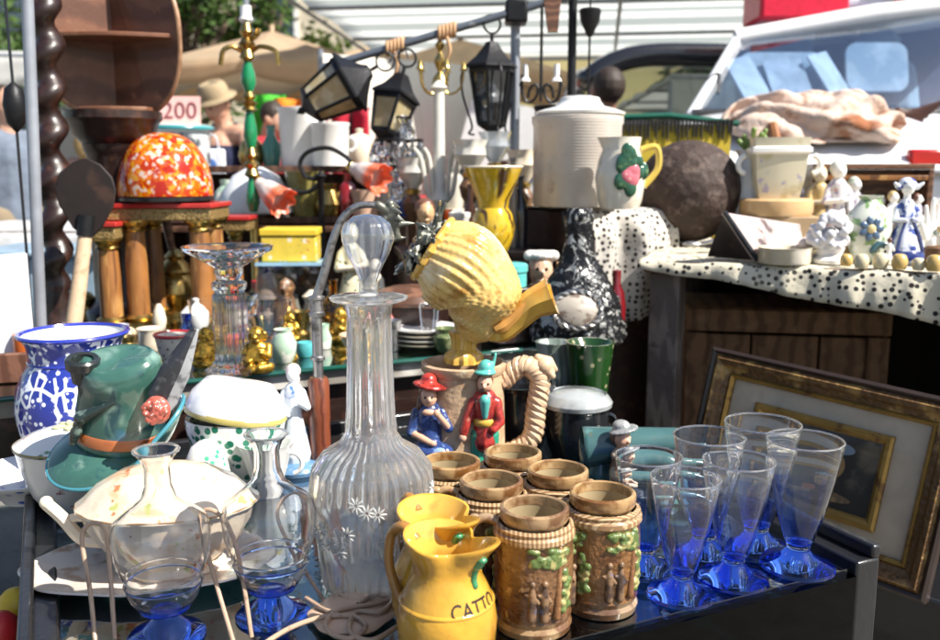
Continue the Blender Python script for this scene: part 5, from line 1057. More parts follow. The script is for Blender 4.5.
# ---- carved black and silver cone with pale medallion
pb = G(577, 343, T2); u = S(pb)
CARV = mat('black_silver_carving', (.02, .02, .022), [((.36, .36, .34), 'n', 26, .53, .6, 2.5)], rough=.3, metal=.5, bump=(('n', 34, 1., 0),))
t = thing('carved_cone', 'black and silver carved cone-shaped piece with a pale oval medallion', 'ornament', pb)
b = B(); b.lathe(dense([(42 * u, 0), (47 * u, 5 * u), (46 * u, 20 * u), (39 * u, 46 * u), (27 * u, 68 * u), (17 * u, 84 * u), (13 * u, 108 * u), (14 * u, 128 * u), (11 * u, 134 * u), (.01 * u, 135 * u)], 3), 48, sy=.75, fn=lambda r, z, a: (r * (1 + .05 * math.sin(9 * a + z * 90) + .03 * math.sin(17 * a - z * 140)), z)); b.build('body', CARV, t, smooth=60)
M = Matrix.Translation((-5 * u, -33 * u, 38 * u)) @ Matrix.Rotation(rad(-20), 4, 'X') @ Matrix.Rotation(PI / 2, 4, 'X')
b = B(); b.T = M; b.lathe([(.0005, -8 * u), (20 * u, -8 * u), (21 * u, 2 * u), (17 * u, 5 * u), (.0005, 6.5 * u)], 40, caps=False, sy=.78); b.build('medallion', mat('pale_mottled_stone', (.36, .32, .27), [((.15, .11, .085), 'n', 50, .5, .62)], rough=.4), t)
for k in range(2):
    b = B(); b.T = M; pts = []
    for i in range(60):
        a = 2 * PI * i / 60; w = math.sin(9 * a + k * PI); pts.append(((23 + 1.8 * w) * u * math.cos(a), (23 + 1.8 * w) * u * .78 * math.sin(a), (2 + 2 * math.cos(9 * a + k * PI)) * u))
    b.tube(pts, 1.8 * u, 6, 0, True); b.build('rope_border', PEWTER, t)
# vases in front of it, standing on the front table
pb = G(552, 424, T1); u = S(pb)
b = B(); b.lathe([(.0005, 0), (16 * u, 0), (20 * u, 20 * u), (22 * u, 56 * u), (15 * u, 74 * u), (18 * u, 84 * u), (15 * u, 84 * u), (.0005, 60 * u)], 36, caps=False); single(b, 'grey_vase', 'grey-green glazed vase below the carved cone', 'vase', mat('grey_green_glaze', (.16, .2, .17), [((.32, .36, .33), 'wx', 7, .5, .9, 2)], rough=.15, coat=.6), pb)
pb = G(588, 432, T1); u = S(pb)
b = B(); b.lathe([(.0005, 0), (14 * u, 0), (17 * u, 20 * u), (20 * u, 60 * u), (24 * u, 92 * u), (21 * u, 92 * u), (.0005, 62 * u)], 36, caps=False); single(b, 'green_vase', 'leaf green vase with painted flowers beside the grey-green vase', 'vase', mat('leaf_green_flowered', (.012, .05, .01), [((.3, .28, .16), 'v', 45, .26, .16), ((.02, .05, .02), 'n', 20, .55, .7)], rough=.15, coat=.6), pb)
# dark red bottle figure by the table leg
pb = G(615, 336, T2); u = S(pb)
b = B(); b.lathe([(.0005, 0), (9 * u, 0), (10 * u, 30 * u), (8 * u, 44 * u), (4 * u, 52 * u), (4.5 * u, 66 * u), (.0005, 67 * u)], 24, caps=False); single(b, 'dark_red_bottle', 'dark red glossy bottle in the shade left of the grey table leg', 'bottle', mat('dark_red_glass', (.16, .008, .012), rough=.08, coat=.7), pb)
# ================================================================== polka dot cloth stand with the crock
POLKA = mat('polka_dot_cloth', (.64, .59, .46), [((.02, .018, .018), 'v', 62, .38, .32, .6), ((.5, .46, .34), 'n', 7, .55, .75)], rough=.85, vary=.06, bump=(('n', 25, .25, 0),), transl=.12)
POLKAD = mat('grey_polka_dot_cloth', (.5, .47, .42), [((.02, .018, .018), 'v', 60, .38, .32, .6)], rough=.85, vary=.06, bump=(('n', 25, .25, 0),))
LEOP = mat('leopard_print_cloth', (.5, .34, .16), [((.03, .02, .015), 'v', 60, .34, .26)], rough=.85, vary=.06)
ZB = 1.1; cbx = Vector((.335, 2.66, 0)); BR = TROT
t = thing('covered_stand', 'tall box stand draped with grey polka dot and leopard cloth under the stone crock', 'stand', cbx, BR)
b = B(); b.box((0, 0, (ZB - .012) / 2), (.34, .36, ZB - .012)); b.build('box', DARKW, t, bevel=.005)
def drape(w, d, z, drop, x0, x1, m, nm, seed, par, off=.006, amp=.012, n=50):
    """cloth over a box top and down its front, from x0 to x1"""
    rnd = random.Random(seed); ph = [rnd.random() * 6 for _ in range(4)]
    def fn(ui, v):
        x = x0 + (x1 - x0) * ui; dr = drop(ui) if callable(drop) else drop; T_ = d + dr; q = v * T_
        rip = (math.sin(x * 40 + ph[0]) + .6 * math.sin(x * 71 + ph[1]) + .4 * math.sin(x * 18 + ph[2]))
        if q < d: return Vector((x, d / 2 - q, z + off + .0015 * math.sin(x * 30 + q * 20 + ph[3])))
        e = q - d; return Vector((x + .01 * math.sin(e * 20 + ph[1]), -d / 2 - off - .004 - amp * min(1, e / .06) * (1 + rip * .5), z + off - e))
    b = B(); b.grid(fn, n, 40); return b.build(nm, m, par, solid=.0025, smooth=80)
drape(.34, .366, ZB - .012, lambda u_: .33 - .05 * u_, -.115, .172, POLKAD, 'polka_cloth', 2, t, amp=.03)
drape(.34, .362, ZB - .012, .3, -.155, -.105, LEOP, 'leopard_cloth', 5, t, amp=.012)
drape(.34, .362, ZB - .012, .25, -.18, -.15, BLACKW, 'black_cloth', 6, t, amp=.02, n=12)
# ---- stoneware crock
pc = G(576, 206, ZB); u = S(pc)
CRK = mat('grey_white_stoneware', (.6, .54, .48), [((.74, .7, .64), 'n', 7, .5, .7), ((.4, .34, .3), 'n', 18, .62, .78)], rough=.3, coat=.3, vary=.06, bump=(('wz', 40, .12, 1),))
t = thing('stone_crock', 'large grey-white stoneware crock with a flat white lid', 'crock', pc)
b = B(); b.lathe([(.0005, 0), (42 * u, 0), (43.5 * u, 3 * u), (43.5 * u, 78 * u), (45 * u, 81 * u), (45 * u, 87 * u), (42 * u, 88 * u), (40 * u, 80 * u), (.0005, 20 * u)], 56, caps=False); b.build('body', CRK, t)
b = B(); b.lathe([(.0005, 88.5 * u), (44 * u, 88.5 * u), (45 * u, 91 * u), (36 * u, 94 * u), (24 * u, 97 * u), (20 * u, 102 * u), (19 * u, 105 * u), (12 * u, 107 * u), (.0005, 107 * u)], 56, caps=False, c=(2 * u, 0, 0)); b.build('lid', WHITEP, t)
# ---- flower painted jug
pj = G(615, 208, ZB); pj.y -= .07; u = S(pj); pj = Vector((pj.x, pj.y, ZB + .0012))
t = thing('flower_jug', 'white jug painted with a pink and green flower bunch, in front of the stone crock', 'jug', pj)
FLJ = mat('flower_jug_glaze', (.74, .68, .56), [((.4, .3, .18), 'n', 14, .58, .75)], rough=.15, coat=.6, vary=.05)
b = B(); b.lathe([(.0005, 0), (19 * u, 0), (22 * u, 8 * u), (25 * u, 30 * u), (22 * u, 48 * u), (18 * u, 58 * u), (20 * u, 70 * u), (18 * u, 70 * u), (16 * u, 58 * u), (.0005, 30 * u)], 44, caps=False, fn=lambda r, z, a: (r * (1 + .25 * max(0, z - 58 * u) / (12 * u) * max(0, math.cos(a - 2.6)) ** 5), z)); b.build('body', FLJ, t)
b = B(); b.tube(bez([(21 * u, 4 * u, 58 * u), (36 * u, 4 * u, 60 * u), (38 * u, 4 * u, 40 * u), (24 * u, 2 * u, 22 * u)], 6), 3.4 * u, 8); b.build('handle', mat('ochre_yellow_handle', (.62, .44, .08), rough=.2, coat=.5), t)
rnd = random.Random(8)
for k, (c, n, r, nm) in enumerate((((.02, .09, .05), 14, 6, 'painted_leaf'), ((.62, .16, .2), 5, 6.5, 'painted_blossom'))):
    g = []
    for q in range(n):
        a = rad(-100 + rnd.random() * 66) if k == 0 else rad(-84 + rnd.random() * 30); z = (16 + rnd.random() * 42 if k == 0 else 28 + rnd.random() * 12) * u
        rr = 24 * u; g.append(('e', (rr * math.cos(a), rr * math.sin(a), z), ((r + rnd.random() * 2) * u, (2.6 if k == 0 else 3.4) * u, (r + rnd.random() * 3) * u)))
    blob(nm, g, mat(nm + '_glaze', c, [((.7, .5, .45), 'n', 60, .6, .72)] if k else [((.1, .2, .08), 'n', 60, .55, .7)], rough=.2, coat=.5), .0022, t, 2)
# ================================================================== right table with polka cloth
C0, C1, C2, C3 = Vector((.425, 2.2, 0)), Vector((1.35, 1.73, 0)), Vector((1.75, 2.75, 0)), Vector((.69, 2.98, 0))
t = thing('side_table', 'timber table with a white polka dot cloth, set with figurines', 'table', C0)
def L0(v): return v - C0
b = B(); b.prism([(L0(v).x, L0(v).y) for v in (C0, C1, C2, C3)], .03, 0, Matrix.Translation((0, 0, TR - .034))); b.build('table_top', OLDW, t, bevel=.004)
GREYW = mat('grey_timber', (.1, .08, .07), [((.17, .14, .12), 'wz', 3, .5, .95, 6, (6, 6, .5)), ((.05, .04, .04), 'n', 20, .6, .75)], rough=.75, bump=(('n', 60, .4, 0),))
e = (C1 - C0).normalized(); nrm_ = Vector((-e.y, e.x, 0)); er = math.atan2(e.y, e.x)
for p in (C0 + e * .05 + nrm_ * .05, C0 + e * .93 + nrm_ * .05, C3 + e * .06 - nrm_ * .06, C2 - e * .08 - nrm_ * .06):
    b = B(); b.box((0, 0, 0), (.074, .07, TR - .035), 0, Matrix.Rotation(er, 3, 'Z')); b.T = Matrix(); o = b.build('leg', GREYW, t, bevel=.004); o.location = L0(p) + Vector((0, 0, (TR - .035) / 2))
rndp = [1.1, 2.3, .4, 5.]
dep = .8
def clo(ui, v):
    ln = (C1 - C0).length; x = ui * (ln + .02) - .012; drop = .018 + .15 * ui ** 1.1 + .004 * math.sin(ui * 21); q = v * (dep + drop)
    rip = math.sin(x * 26 + 1) + .7 * math.sin(x * 53 + 2) + .5 * math.sin(x * 97) + .3 * math.sin(x * 170 + 1)
    if q < dep:
        f = (dep - q) / dep; p = C0 + e * x; back = C3 + (C2 - C3) * ui; p = p.lerp(back, f * .97)
        return L0(p) + Vector((0, 0, TR - .0035 + .0012 * math.sin(x * 37 + q * 25)))
    ee = q - dep; p = C0 + e * x - nrm_ * (.006 + .014 * min(1, ee / .05) * (1 + .5 * rip))
    return L0(p) + Vector((0, 0, TR - .0035 - ee))
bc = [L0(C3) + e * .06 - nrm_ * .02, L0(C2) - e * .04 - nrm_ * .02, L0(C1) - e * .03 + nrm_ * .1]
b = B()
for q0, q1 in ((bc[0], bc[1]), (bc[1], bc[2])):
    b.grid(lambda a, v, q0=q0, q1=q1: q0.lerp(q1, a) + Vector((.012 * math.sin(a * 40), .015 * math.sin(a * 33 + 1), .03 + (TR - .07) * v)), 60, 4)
b.build('shade_sheet', mat('dark_shade_cloth', (.02, .014, .011), rough=.9), t, solid=.003, smooth=80)  # dark sheet added to stand in for the shade under the table
b = B(); b.grid(clo, 110, 60); b.build('polka_tablecloth', POLKA, t, solid=.0018, smooth=80)
ZR = TR + .0005
# ---- dark rough ball
pb = Vector((.635, 2.64, 0)); r = 52 * S(P(685, 190, 2.64)); pb.z = ZR
t_ = B(); t_.ell((0, 0, r), (r, r, r * .97), 0, 64)
o = single(t_, 'rough_ball', 'large dark brown rough-skinned ball at the table corner', 'ball', mat('cracked_brown_hide', (.045, .027, .021), [((.1, .07, .056), 'n', 30, .5, .66), ((.02, .014, .012), 'v', 38, .2, .1)], rough=.72, bump=(('v', 34, .35, 0), ('n', 60, .6, 0))), pb, smooth=80)
# ---- risers and white ceramic planter group
def onr(px, py): return G(px, py, ZR)
p = P(778, 216, 2.5); zr2 = p.z
b = B(); b.box((0, 0, (zr2 - ZR) / 2), (.22, .16, zr2 - ZR)); single(b, 'cardboard_riser', 'low tan box under the white ceramic planter', 'box', mat('tan_cardboard', (.4, .28, .16), rough=.8), (p.x, 2.53, ZR), -.2, bevel=.003)
pb = Vector((p.x, 2.52, zr2 + .0006)); u = S(pb)
b = B(); b.lathe([(.0005, 0), (34 * u, 0), (36 * u, 4 * u), (36 * u, 15 * u), (33 * u, 17 * u), (.0005, 14 * u)], 40, caps=False, sy=.8); single(b, 'amber_dish', 'shallow honey yellow dish under the white planter', 'dish', mat('honey_glaze', (.62, .4, .2), rough=.3, coat=.4), pb)
t = thing('white_planter', 'white square-sided ceramic planter with a lilac pattern and flat lid', 'planter', pb + Vector((0, 0, 16 * u)), -.15)
IVW = mat('ivory_white_glaze', (.66, .6, .44), [((.46, .38, .2), 'n', 16, .52, .7), ((.4, .36, .44), 'n', 34, .62, .68)], rough=.2, coat=.5, vary=.05)
b = B(); b.lathe([(.0005, 0), (24 * u, 0), (29 * u, 20 * u), (33 * u, 56 * u), (34 * u, 60 * u), (30 * u, 60 * u), (26 * u, 20 * u), (.0005, 6 * u)], 4 * 12, caps=False, sy=.75, fn=lambda r, z, a: (r / max(abs(math.cos(a)), abs(math.sin(a))) ** .7 * .86, z)); b.build('body', IVW, t, smooth=60)
b = B(); b.lathe([(31 * u, 44 * u), (35 * u, 46 * u), (35 * u, 50 * u), (31 * u, 52 * u)], 48, caps=False, sy=.75, fn=lambda r, z, a: (r / max(abs(math.cos(a)), abs(math.sin(a))) ** .7 * .88, z)); b.build('rim_band', WHITEP, t)
for s_ in (-1, 1):
    b = B(); b.tube(arc((s_ * 30 * u, -4 * u, 34 * u), 9 * u, -1.3 if s_ > 0 else PI + 1.3, 1.3 if s_ > 0 else PI - 1.3, 8), 3 * u, 8); b.build('handle', WHITEP, t)
pb = P(748, 216, 2.6); pb.z = ZR; u = S(pb)
hgt = (P(748, 150, 2.6).z - ZR)
b = B(); b.lathe([(.0005, 0), (.05, 0), (.06, hgt * .4), (.042, hgt * .75), (.03, hgt * .9), (.045, hgt), (.04, hgt), (.0005, hgt * .6)], 36, caps=False); single(b, 'white_ewer', 'tall blurred white vase between the dark ball and white planter', 'vase', WHITEP, pb)
fl = []; rnd = random.Random(2)
t = thing('leafy_sprig', 'small green leaf sprig standing in the tall white vase', 'plant', pb + Vector((0, 0, hgt * .62)))
for q in range(9):
    a = rnd.random() * 6.28; o = Vector((0, 0, hgt * .3)); d = Vector((math.cos(a) * .035, math.sin(a) * .035, hgt * .1 + rnd.random() * .05)); fl.append(('c', o + d * .2, o + d, .004, .008))
fl.append(('c', (0, 0, 0), (0, 0, hgt * .33), .006, .006))
blob('leaves', fl, mat('sprig_green', (.16, .24, .06), rough=.5), .003, t, 1)
# ---- triangular slate, pan, spoon
SLT = mat('dusty_pink_slate', (.42, .34, .32), [((.1, .07, .07), 'n', 12, .6, .68), ((.55, .48, .45), 'n', 30, .55, .75)], rough=.7, bump=(('n', 40, .4, 0),))
pts3 = [onr(756, 259), onr(722, 212) , onr(790, 236)]
pa, pb_, pcx = P(757, 258, 2.1), P(724, 212, 2.12), P(806, 240, 2.3); pa.z = ZR + .004
o3 = Vector((pa.x, pa.y, ZR)); q4 = [pa - o3, pb_ - o3, P(800, 224, 2.36) - o3, pcx - o3]
q4[3].z = .004
b = B(); nn = (q4[1] - q4[0]).cross(q4[3] - q4[0]).normalized() * .009
b.add(q4 + [v + nn for v in q4], [[0, 1, 2, 3], [7, 6, 5, 4], [0, 4, 5, 1], [1, 5, 6, 2], [2, 6, 7, 3], [3, 7, 4, 0]])
t = thing('folding_slate', 'dusty pink hinged slate standing open behind the little pan', 'slate', o3); b.build('leaf_panel', SLT, t, bevel=.002)
b = B(); b.tube([q4[0] + Vector((0, -.004, .002)), q4[1] + Vector((0, -.004, 0))], .006, 8); b.build('dark_edge', BLACKW, t)
b = B(); q5 = [q4[0] + Vector((.0, .002, 0)), q4[1] + Vector((0, .002, 0)), Vector((-.09, .1, .004)), Vector((-.05, .09, .004))]
b.add(q5 + [v + Vector((.006, .006, 0)) for v in q5], [[0, 1, 2, 3], [7, 6, 5, 4], [0, 4, 5, 1], [1, 5, 6, 2], [2, 6, 7, 3], [3, 7, 4, 0]]); b.build('rear_panel', DARKW, t)
pb = onr(784, 263); u = S(pb)
t = thing('enamel_pan', 'small cream enamel pan with its handle to the right', 'pan', pb)
b = B(); b.lathe([(.0005, 0), (24 * u, 0), (25.5 * u, 2 * u), (25.5 * u, 14 * u), (26.5 * u, 16 * u), (24.5 * u, 16 * u), (23 * u, 13 * u), (.0005, 12 * u)], 40, caps=False); b.build('bowl', mat('cream_yellow_enamel', (.62, .54, .38), [((.75, .7, .6), 'n', 10, .5, .7)], rough=.2, coat=.5), t)
b = B(); b.tube(bez([(24 * u, 0, 12 * u), (38 * u, -4 * u, 14 * u), (52 * u, -8 * u, 6 * u)], 6), [3.6 * u] * 13, 8); b.build('handle', MATS['cream_yellow_enamel'], t)
pb = onr(706, 252); u = S(pb)
t = thing('metal_spoon', 'silver ladle spoon lying beside the dark ball', 'spoon', pb, .0)
b = B(); b.ell((-14 * u, 0, 8 * u), (10 * u, 6 * u, 3 * u), 0, 16); b.build('bowl', PEWTER, t)
b = B(); b.tube(bez([(-6 * u, 0, 8 * u), (6 * u, -2 * u, 11 * u), (18 * u, -2 * u, 16 * u)], 5), 2.2 * u, 8); b.build('handle', PEWTER, t)
b = B(); b.lathe([(.0005, 0), (8 * u, 0), (4 * u, 5 * u), (4 * u, 10 * u), (9 * u, 14 * u), (.0005, 15 * u)], 20, caps=False, c=(14 * u, 4 * u, 0)); single(b, 'brass_cup', 'little brass cup behind the silver spoon', 'cup', BRASS, pb)
# ---- figurines
PALEF = mat('pale_porcelain_green', (.62, .64, .56), [((.2, .32, .13), 'n', 40, .54, .62), ((.5, .42, .2), 'n', 60, .62, .68)], rough=.15, coat=.6, vary=.04)
LILAC = mat('white_lilac_glaze', (.62, .6, .62), [((.3, .26, .4), 'n', 45, .53, .63), ((.5, .3, .28), 'n', 60, .62, .68)], rough=.15, coat=.6, vary=.04)
GOLDF = mat('dull_gold_figure', (.55, .4, .18), [((.25, .16, .06), 'n', 50, .56, .72)], rough=.3, coat=.3)
figurine('porcelain_figure', 834, 252, 84, ZR, 'tall pale porcelain girl with a green-tinted head left of the flower bunch', (LILAC, WHITEP, PALEF), 'porcelain figures', pt=onr(834, 246))
figurine('porcelain_figure', 851, 250, 66, ZR, 'pale porcelain girl leaning right, behind the white rose bunch', (LILAC, WHITEP, PALEF), 'porcelain figures', .5, pt=onr(851, 244))
figurine('porcelain_figure', 817, 250, 76, ZR, 'tan and gold figure left of the pale porcelain girls', (GOLDF, IVORY, GOLDF), 'porcelain figures', pt=onr(816, 243))
# white rose bunch
pb = onr(828, 263); u = S(pb); rnd = random.Random(21); g = [('e', (0, 0, 18 * u), (16 * u, 12 * u, 18 * u))]
for q in range(60):
    a = rnd.random() * 6.28; el = rnd.random() * 2.2 - .4; d = Vector((math.cos(a) * math.cos(el) * 18, math.sin(a) * math.cos(el) * 14, 26 + math.sin(el) * 22)) * u; g.append(('e', d, ((3 + 3 * rnd.random()) * u,) * 3))
t = thing('porcelain_bouquet', 'white porcelain bunch of roses at the front of the side table', 'ornament', pb)
blob('roses', g, mat('white_rose_glaze', (.62, .61, .63), [((.25, .25, .32), 'v', 70, .12, .04)], rough=.15, coat=.5, vary=.04), .0022, t, 0)
b = B(); b.lathe([(.0005, 0), (16 * u, 0), (17 * u, 4 * u), (10 * u, 9 * u), (.0005, 9 * u)], 28, caps=False); b.build('base', WHITEP, t)
# blue flower vase
pb = onr(866, 262); u = S(pb)
t = thing('blue_flower_flask', 'round white flask vase with a big painted blue flower', 'vase', pb)
b = B(); b.lathe([(.0005, 0), (12 * u, 0), (14 * u, 3 * u), (18 * u, 14 * u), (23 * u, 32 * u), (21 * u, 48 * u), (12 * u, 58 * u), (10 * u, 62 * u), (13 * u, 66 * u), (10 * u, 66 * u), (.0005, 50 * u)], 44, caps=False, sy=.7); b.build('body', PALEF, t)
M = Matrix.Translation((-4 * u, -15.5 * u, 34 * u)) @ Matrix.Rotation(PI / 2, 4, 'X')
for k in range(7):
    a = 2 * PI * k / 7; b = B(); b.T = M; b.ell((7.5 * u * math.cos(a), 7.5 * u * math.sin(a), 0), (5.2 * u, 3.6 * u, 1.6 * u), 0, 12, Matrix.Rotation(a, 3, 'Z')); b.build('blue_petal', mat('slate_blue_petal', (.07, .12, .2), rough=.2, coat=.5), t)
b = B(); b.T = M; b.ell((0, 0, .6 * u), (4.6 * u, 4.6 * u, 2.4 * u)); b.build('flower_centre', mat('cream_flower_centre', (.62, .5, .25), rough=.3), t)
for k in range(2):
    b = B(); b.T = M; b.ell((6 * u + 8 * k * u, -18 * u + 2 * k * u, -1 * u), (8 * u, 3.5 * u, 1.4 * u), 0, 12, Matrix.Rotation(.9 - k, 3, 'Z')); b.build('painted_leaf', mat('dark_teal_leaf', (.04, .1, .12), rough=.2, coat=.5), t)
# delft lady with dark trimmed apron
pb = onr(902, 262); u = S(pb); t = thing('delft_lady', 'white and dark blue lady figure in a wide triangular skirt', 'figurine', pb)
DEL = mat('delft_white_blue', (.62, .65, .72), [((.04, .07, .28), 'n', 45, .54, .6)], rough=.15, coat=.6, vary=.04)
b = B(); b.lathe([(.0005, 0), (19 * u, 0), (20 * u, 4 * u), (14 * u, 26 * u), (8 * u, 44 * u), (9 * u, 56 * u), (5 * u, 62 * u), (.0005, 63 * u)], 36, caps=False, fn=flute(9, .03)); b.build('skirt', DEL, t)
DKB = mat('dark_cobalt_glaze', (.02, .035, .16), rough=.15, coat=.6)
b = B(); b.lathe([(19.6 * u, 3 * u), (20.6 * u, 5 * u), (19 * u, 11 * u), (18 * u, 12 * u)], 36, caps=False); b.build('hem_band', DKB, t)
for s_ in (-1, 1):
    b = B(); b.tube(bez([(s_ * 2 * u, -8.5 * u, 44 * u), (s_ * 9 * u, -11.5 * u, 28 * u), (s_ * 13 * u, -14 * u, 12 * u)], 5), 1.5 * u, 6); b.build('apron_trim', DKB, t)
    blob('arm', [('c', (s_ * 8 * u, 0, 54 * u), (s_ * 13 * u, -5 * u, 42 * u), 3.6 * u, 3 * u), ('c', (s_ * 13 * u, -5 * u, 42 * u), (s_ * 4 * u, -10 * u, 42 * u), 3 * u, 2.4 * u)], DEL, .002, t, 1)
blob('head', [('c', (0, 0, 62 * u), (0, 0, 68 * u), 3.4 * u, 3.4 * u), ('e', (0, -1 * u, 74 * u), (6.4 * u, 7 * u, 8 * u)), ('e', (0, -8 * u, 73 * u), (1.6 * u, 2 * u, 2 * u))], WHITEP, .0018, t, 1)
blob('bonnet', [('e', (0, 1.5 * u, 77 * u), (9 * u, 7.4 * u, 7 * u)), ('c', (-9 * u, 0, 74 * u), (-14 * u, -2 * u, 78 * u), 3 * u, 1.5 * u), ('c', (9 * u, 0, 74 * u), (14 * u, -2 * u, 78 * u), 3 * u, 1.5 * u)], DEL, .002, t, 1)
# porcelain hand
pb = onr(931, 258); u = S(pb); t = thing('porcelain_hand', 'white porcelain ring-holder hand with upright fingers at the right end', 'ornament', pb, .2)
blob('hand', [('c', (0, 0, 4 * u), (0, 0, 16 * u), 8 * u, 7 * u), ('e', (0, 0, 26 * u), (11 * u, 5 * u, 12 * u)), ('c', (-8 * u, 0, 34 * u), (-11 * u, -1 * u, 51 * u), 2.7 * u, 2 * u), ('c', (-3 * u, 0, 36 * u), (-4 * u, -2 * u, 58 * u), 2.8 * u, 2.1 * u), ('c', (2.5 * u, 0, 36 * u), (3.5 * u, -2 * u, 57 * u), 2.8 * u, 2.1 * u), ('c', (7.5 * u, 0, 34 * u), (10 * u, -1 * u, 49 * u), 2.6 * u, 1.9 * u), ('c', (-9 * u, -1 * u, 20 * u), (-17 * u, -4 * u, 34 * u), 3.4 * u, 2.3 * u)], WHITEP, .0016, t, 1)
b = B(); b.lathe([(.0005, 0), (13 * u, 0), (13 * u, 4 * u), (9 * u, 6 * u), (.0005, 7 * u)], 28, caps=False); b.build('base', WHITEP, t)
b = B(); b.ell((0, -5 * u, 26 * u), (3.6 * u, 1.4 * u, 3.6 * u), 0, 12); b.build('grey_spot', mat('grey_green_spot', (.2, .25, .22), rough=.3), t)
# little gilt cups along the front and assorted small things
for i, (px, py, r, c, lab) in enumerate([(846, 266, 6, 0, 'tiny honey-coloured pot leftmost in the front row below the roses'), (861, 268, 7, 1, 'tiny cream barrel pot below the blue flower vase'), (880, 268, 7.5, 1, 'tiny cream and gilt barrel pot between the blue vase and delft lady'), (899, 269, 7.5, 0, 'tiny honey pot in front of the delft lady skirt'), (918, 270, 6, 1, 'tiny pot in front of the porcelain hand'), (934, 271, 8, 0, 'tiny honey pot rightmost in the front row')]):
    p = onr(px, py); u = S(p)
    b = B(); b.lathe([(.0005, 0), (r * .8 * u, 0), (r * u, r * .5 * u), (r * 1.02 * u, r * 1.2 * u), (r * .8 * u, r * 1.8 * u), (r * .5 * u, r * 2 * u), (.0005, r * 2.05 * u)], 24, caps=False)
    single(b, 'tiny_pot', lab, 'pot', [mat('honey_pot_glaze', (.62, .42, .14), [((.25, .14, .04), 'n', 60, .55, .7)], rough=.25, coat=.4), mat('cream_pot_glaze', (.66, .58, .38), [((.36, .24, .1), 'n', 60, .55, .7)], rough=.25, coat=.4)][c], p, group='tiny pots along the table edge')
pb = onr(800, 246); u = S(pb)
b = B(); b.lathe([(.0005, 0), (9 * u, 0), (11 * u, 5 * u), (18 * u, 20 * u), (20 * u, 23 * u), (17 * u, 22 * u), (.0005, 8 * u)], 36, caps=False, fn=flute(8, .04)); single(b, 'violet_bowl', 'small violet-blue fluted bowl left of the figurines', 'bowl', mat('violet_blue_glaze', (.12, .12, .3), [((.62, .6, .66), 'n', 30, .55, .65)], rough=.15, coat=.6), pb)
pb = onr(813, 262); u = S(pb)
t = thing('porcelain_bird', 'small pinkish white porcelain bird right of the enamel pan', 'figurine', pb)
blob('body', [('e', (0, 0, 9 * u), (13 * u, 8 * u, 8 * u)), ('e', (-10 * u, 0, 18 * u), (6 * u, 5 * u, 5.5 * u)), ('c', (-14 * u, 0, 17 * u), (-19 * u, 0, 16 * u), 2 * u, .9 * u), ('c', (10 * u, 0, 10 * u), (24 * u, 0, 16 * u), 5 * u, 2 * u), ('c', (0, 0, 2.5 * u), (0, 0, 4 * u), 8 * u, 7 * u)], mat('pinkish_porcelain', (.74, .62, .56), [((.5, .34, .28), 'n', 40, .6, .72)], rough=.2, coat=.5), .002, t, 2)
pb = onr(905, 236); u = S(pb); h = (P(905, 182, pb.y).z - ZR)
t = thing('blue_white_caddy', 'square blue and white tea caddy behind the delft lady', 'caddy', pb, .1)
b = B(); b.box((0, 0, h * .44), (.075, .07, h * .88)); b.build('body', mat('caddy_blue_white', (.6, .65, .74), [((.06, .1, .3), 'n', 30, .55, .62)], rough=.2, coat=.5), t, bevel=.006)
b = B(); b.lathe([(.03, h * .88), (.03, h * .93), (.02, h * .98), (.0005, h)], 28); b.build('lid', DKB, t)
pb = onr(932, 240); u = S(pb); h = (P(932, 200, pb.y).z - ZR)
b = B(); b.lathe([(.0005, 0), (.03, 0), (.035, h * .6), (.05, h * .8), (.055, h * .92), (.03, h), (.0005, h)], 32, caps=False); single(b, 'mushroom_jar', 'cream mushroom-topped jar behind the porcelain hand', 'jar', CREAM, pb)
# wooden box behind the figurines
pb = P(862, 236, 2.75); pb.z = ZR; h = P(862, 164, 2.75).z - ZR
t = thing('open_wooden_box', 'open-fronted brown wooden box behind the figurines', 'box', pb, er * .5)
for nm, c, s3 in (('top_board', (0, 0, h - .008), (.33, .2, .016)), ('floor_board', (0, 0, .008), (.33, .2, .016)), ('side_board', (-.157, 0, h / 2), (.014, .2, h - .033)), ('side_board', (.157, 0, h / 2), (.014, .2, h - .033)), ('back_board', (0, .092, h / 2), (.298, .014, h - .033)), ('rail', (0, -.094, h - .04), (.298, .012, .014))):
    b = B(); b.box(c, s3); b.build(nm, WALNUT if nm != 'rail' else PINE, t, bevel=.002)
# ================================================================== under the right table: crate and framed picture
pb = P(785, 340, 2.42); zt = P(785, 309, 2.36).z
t = thing('plank_crate', 'wooden plank crate standing in the shade under the side table', 'crate', (pb.x, 2.5, 0), er * .35)
w, d = .52, .3
for i in range(3):
    x = -w / 2 + w / 6 + i * w / 3; b = B(); b.box((x, -d / 2, zt / 2 - .03), (w / 3 - .006, .016, zt - .08)); b.build('front_plank', CRATEW, t, bevel=.003)
for z in (zt - .03, .04):
    b = B(); b.box((0, -d / 2 - .016, z), (w, .016, .06)); b.build('batten', CRATEW, t, bevel=.003)
for x in (-w / 2 + .03, w / 2 - .03):
    b = B(); b.box((x, -d / 2 - .0165, zt / 2), (.055, .0155, zt - .13)); b.build('corner_batten', CRATEW, t, bevel=.003)
for x in (-w / 2 + .008, w / 2 - .008):
    b = B(); b.box((x, .01, zt / 2 - .01), (.016, d - .002, zt - .03)); b.build('side_panel', CRATEW, t, bevel=.003)
b = B(); b.box((0, .01, zt - .007), (w, d - .004, .014)); b.build('top_board', CRATEW, t, bevel=.003)
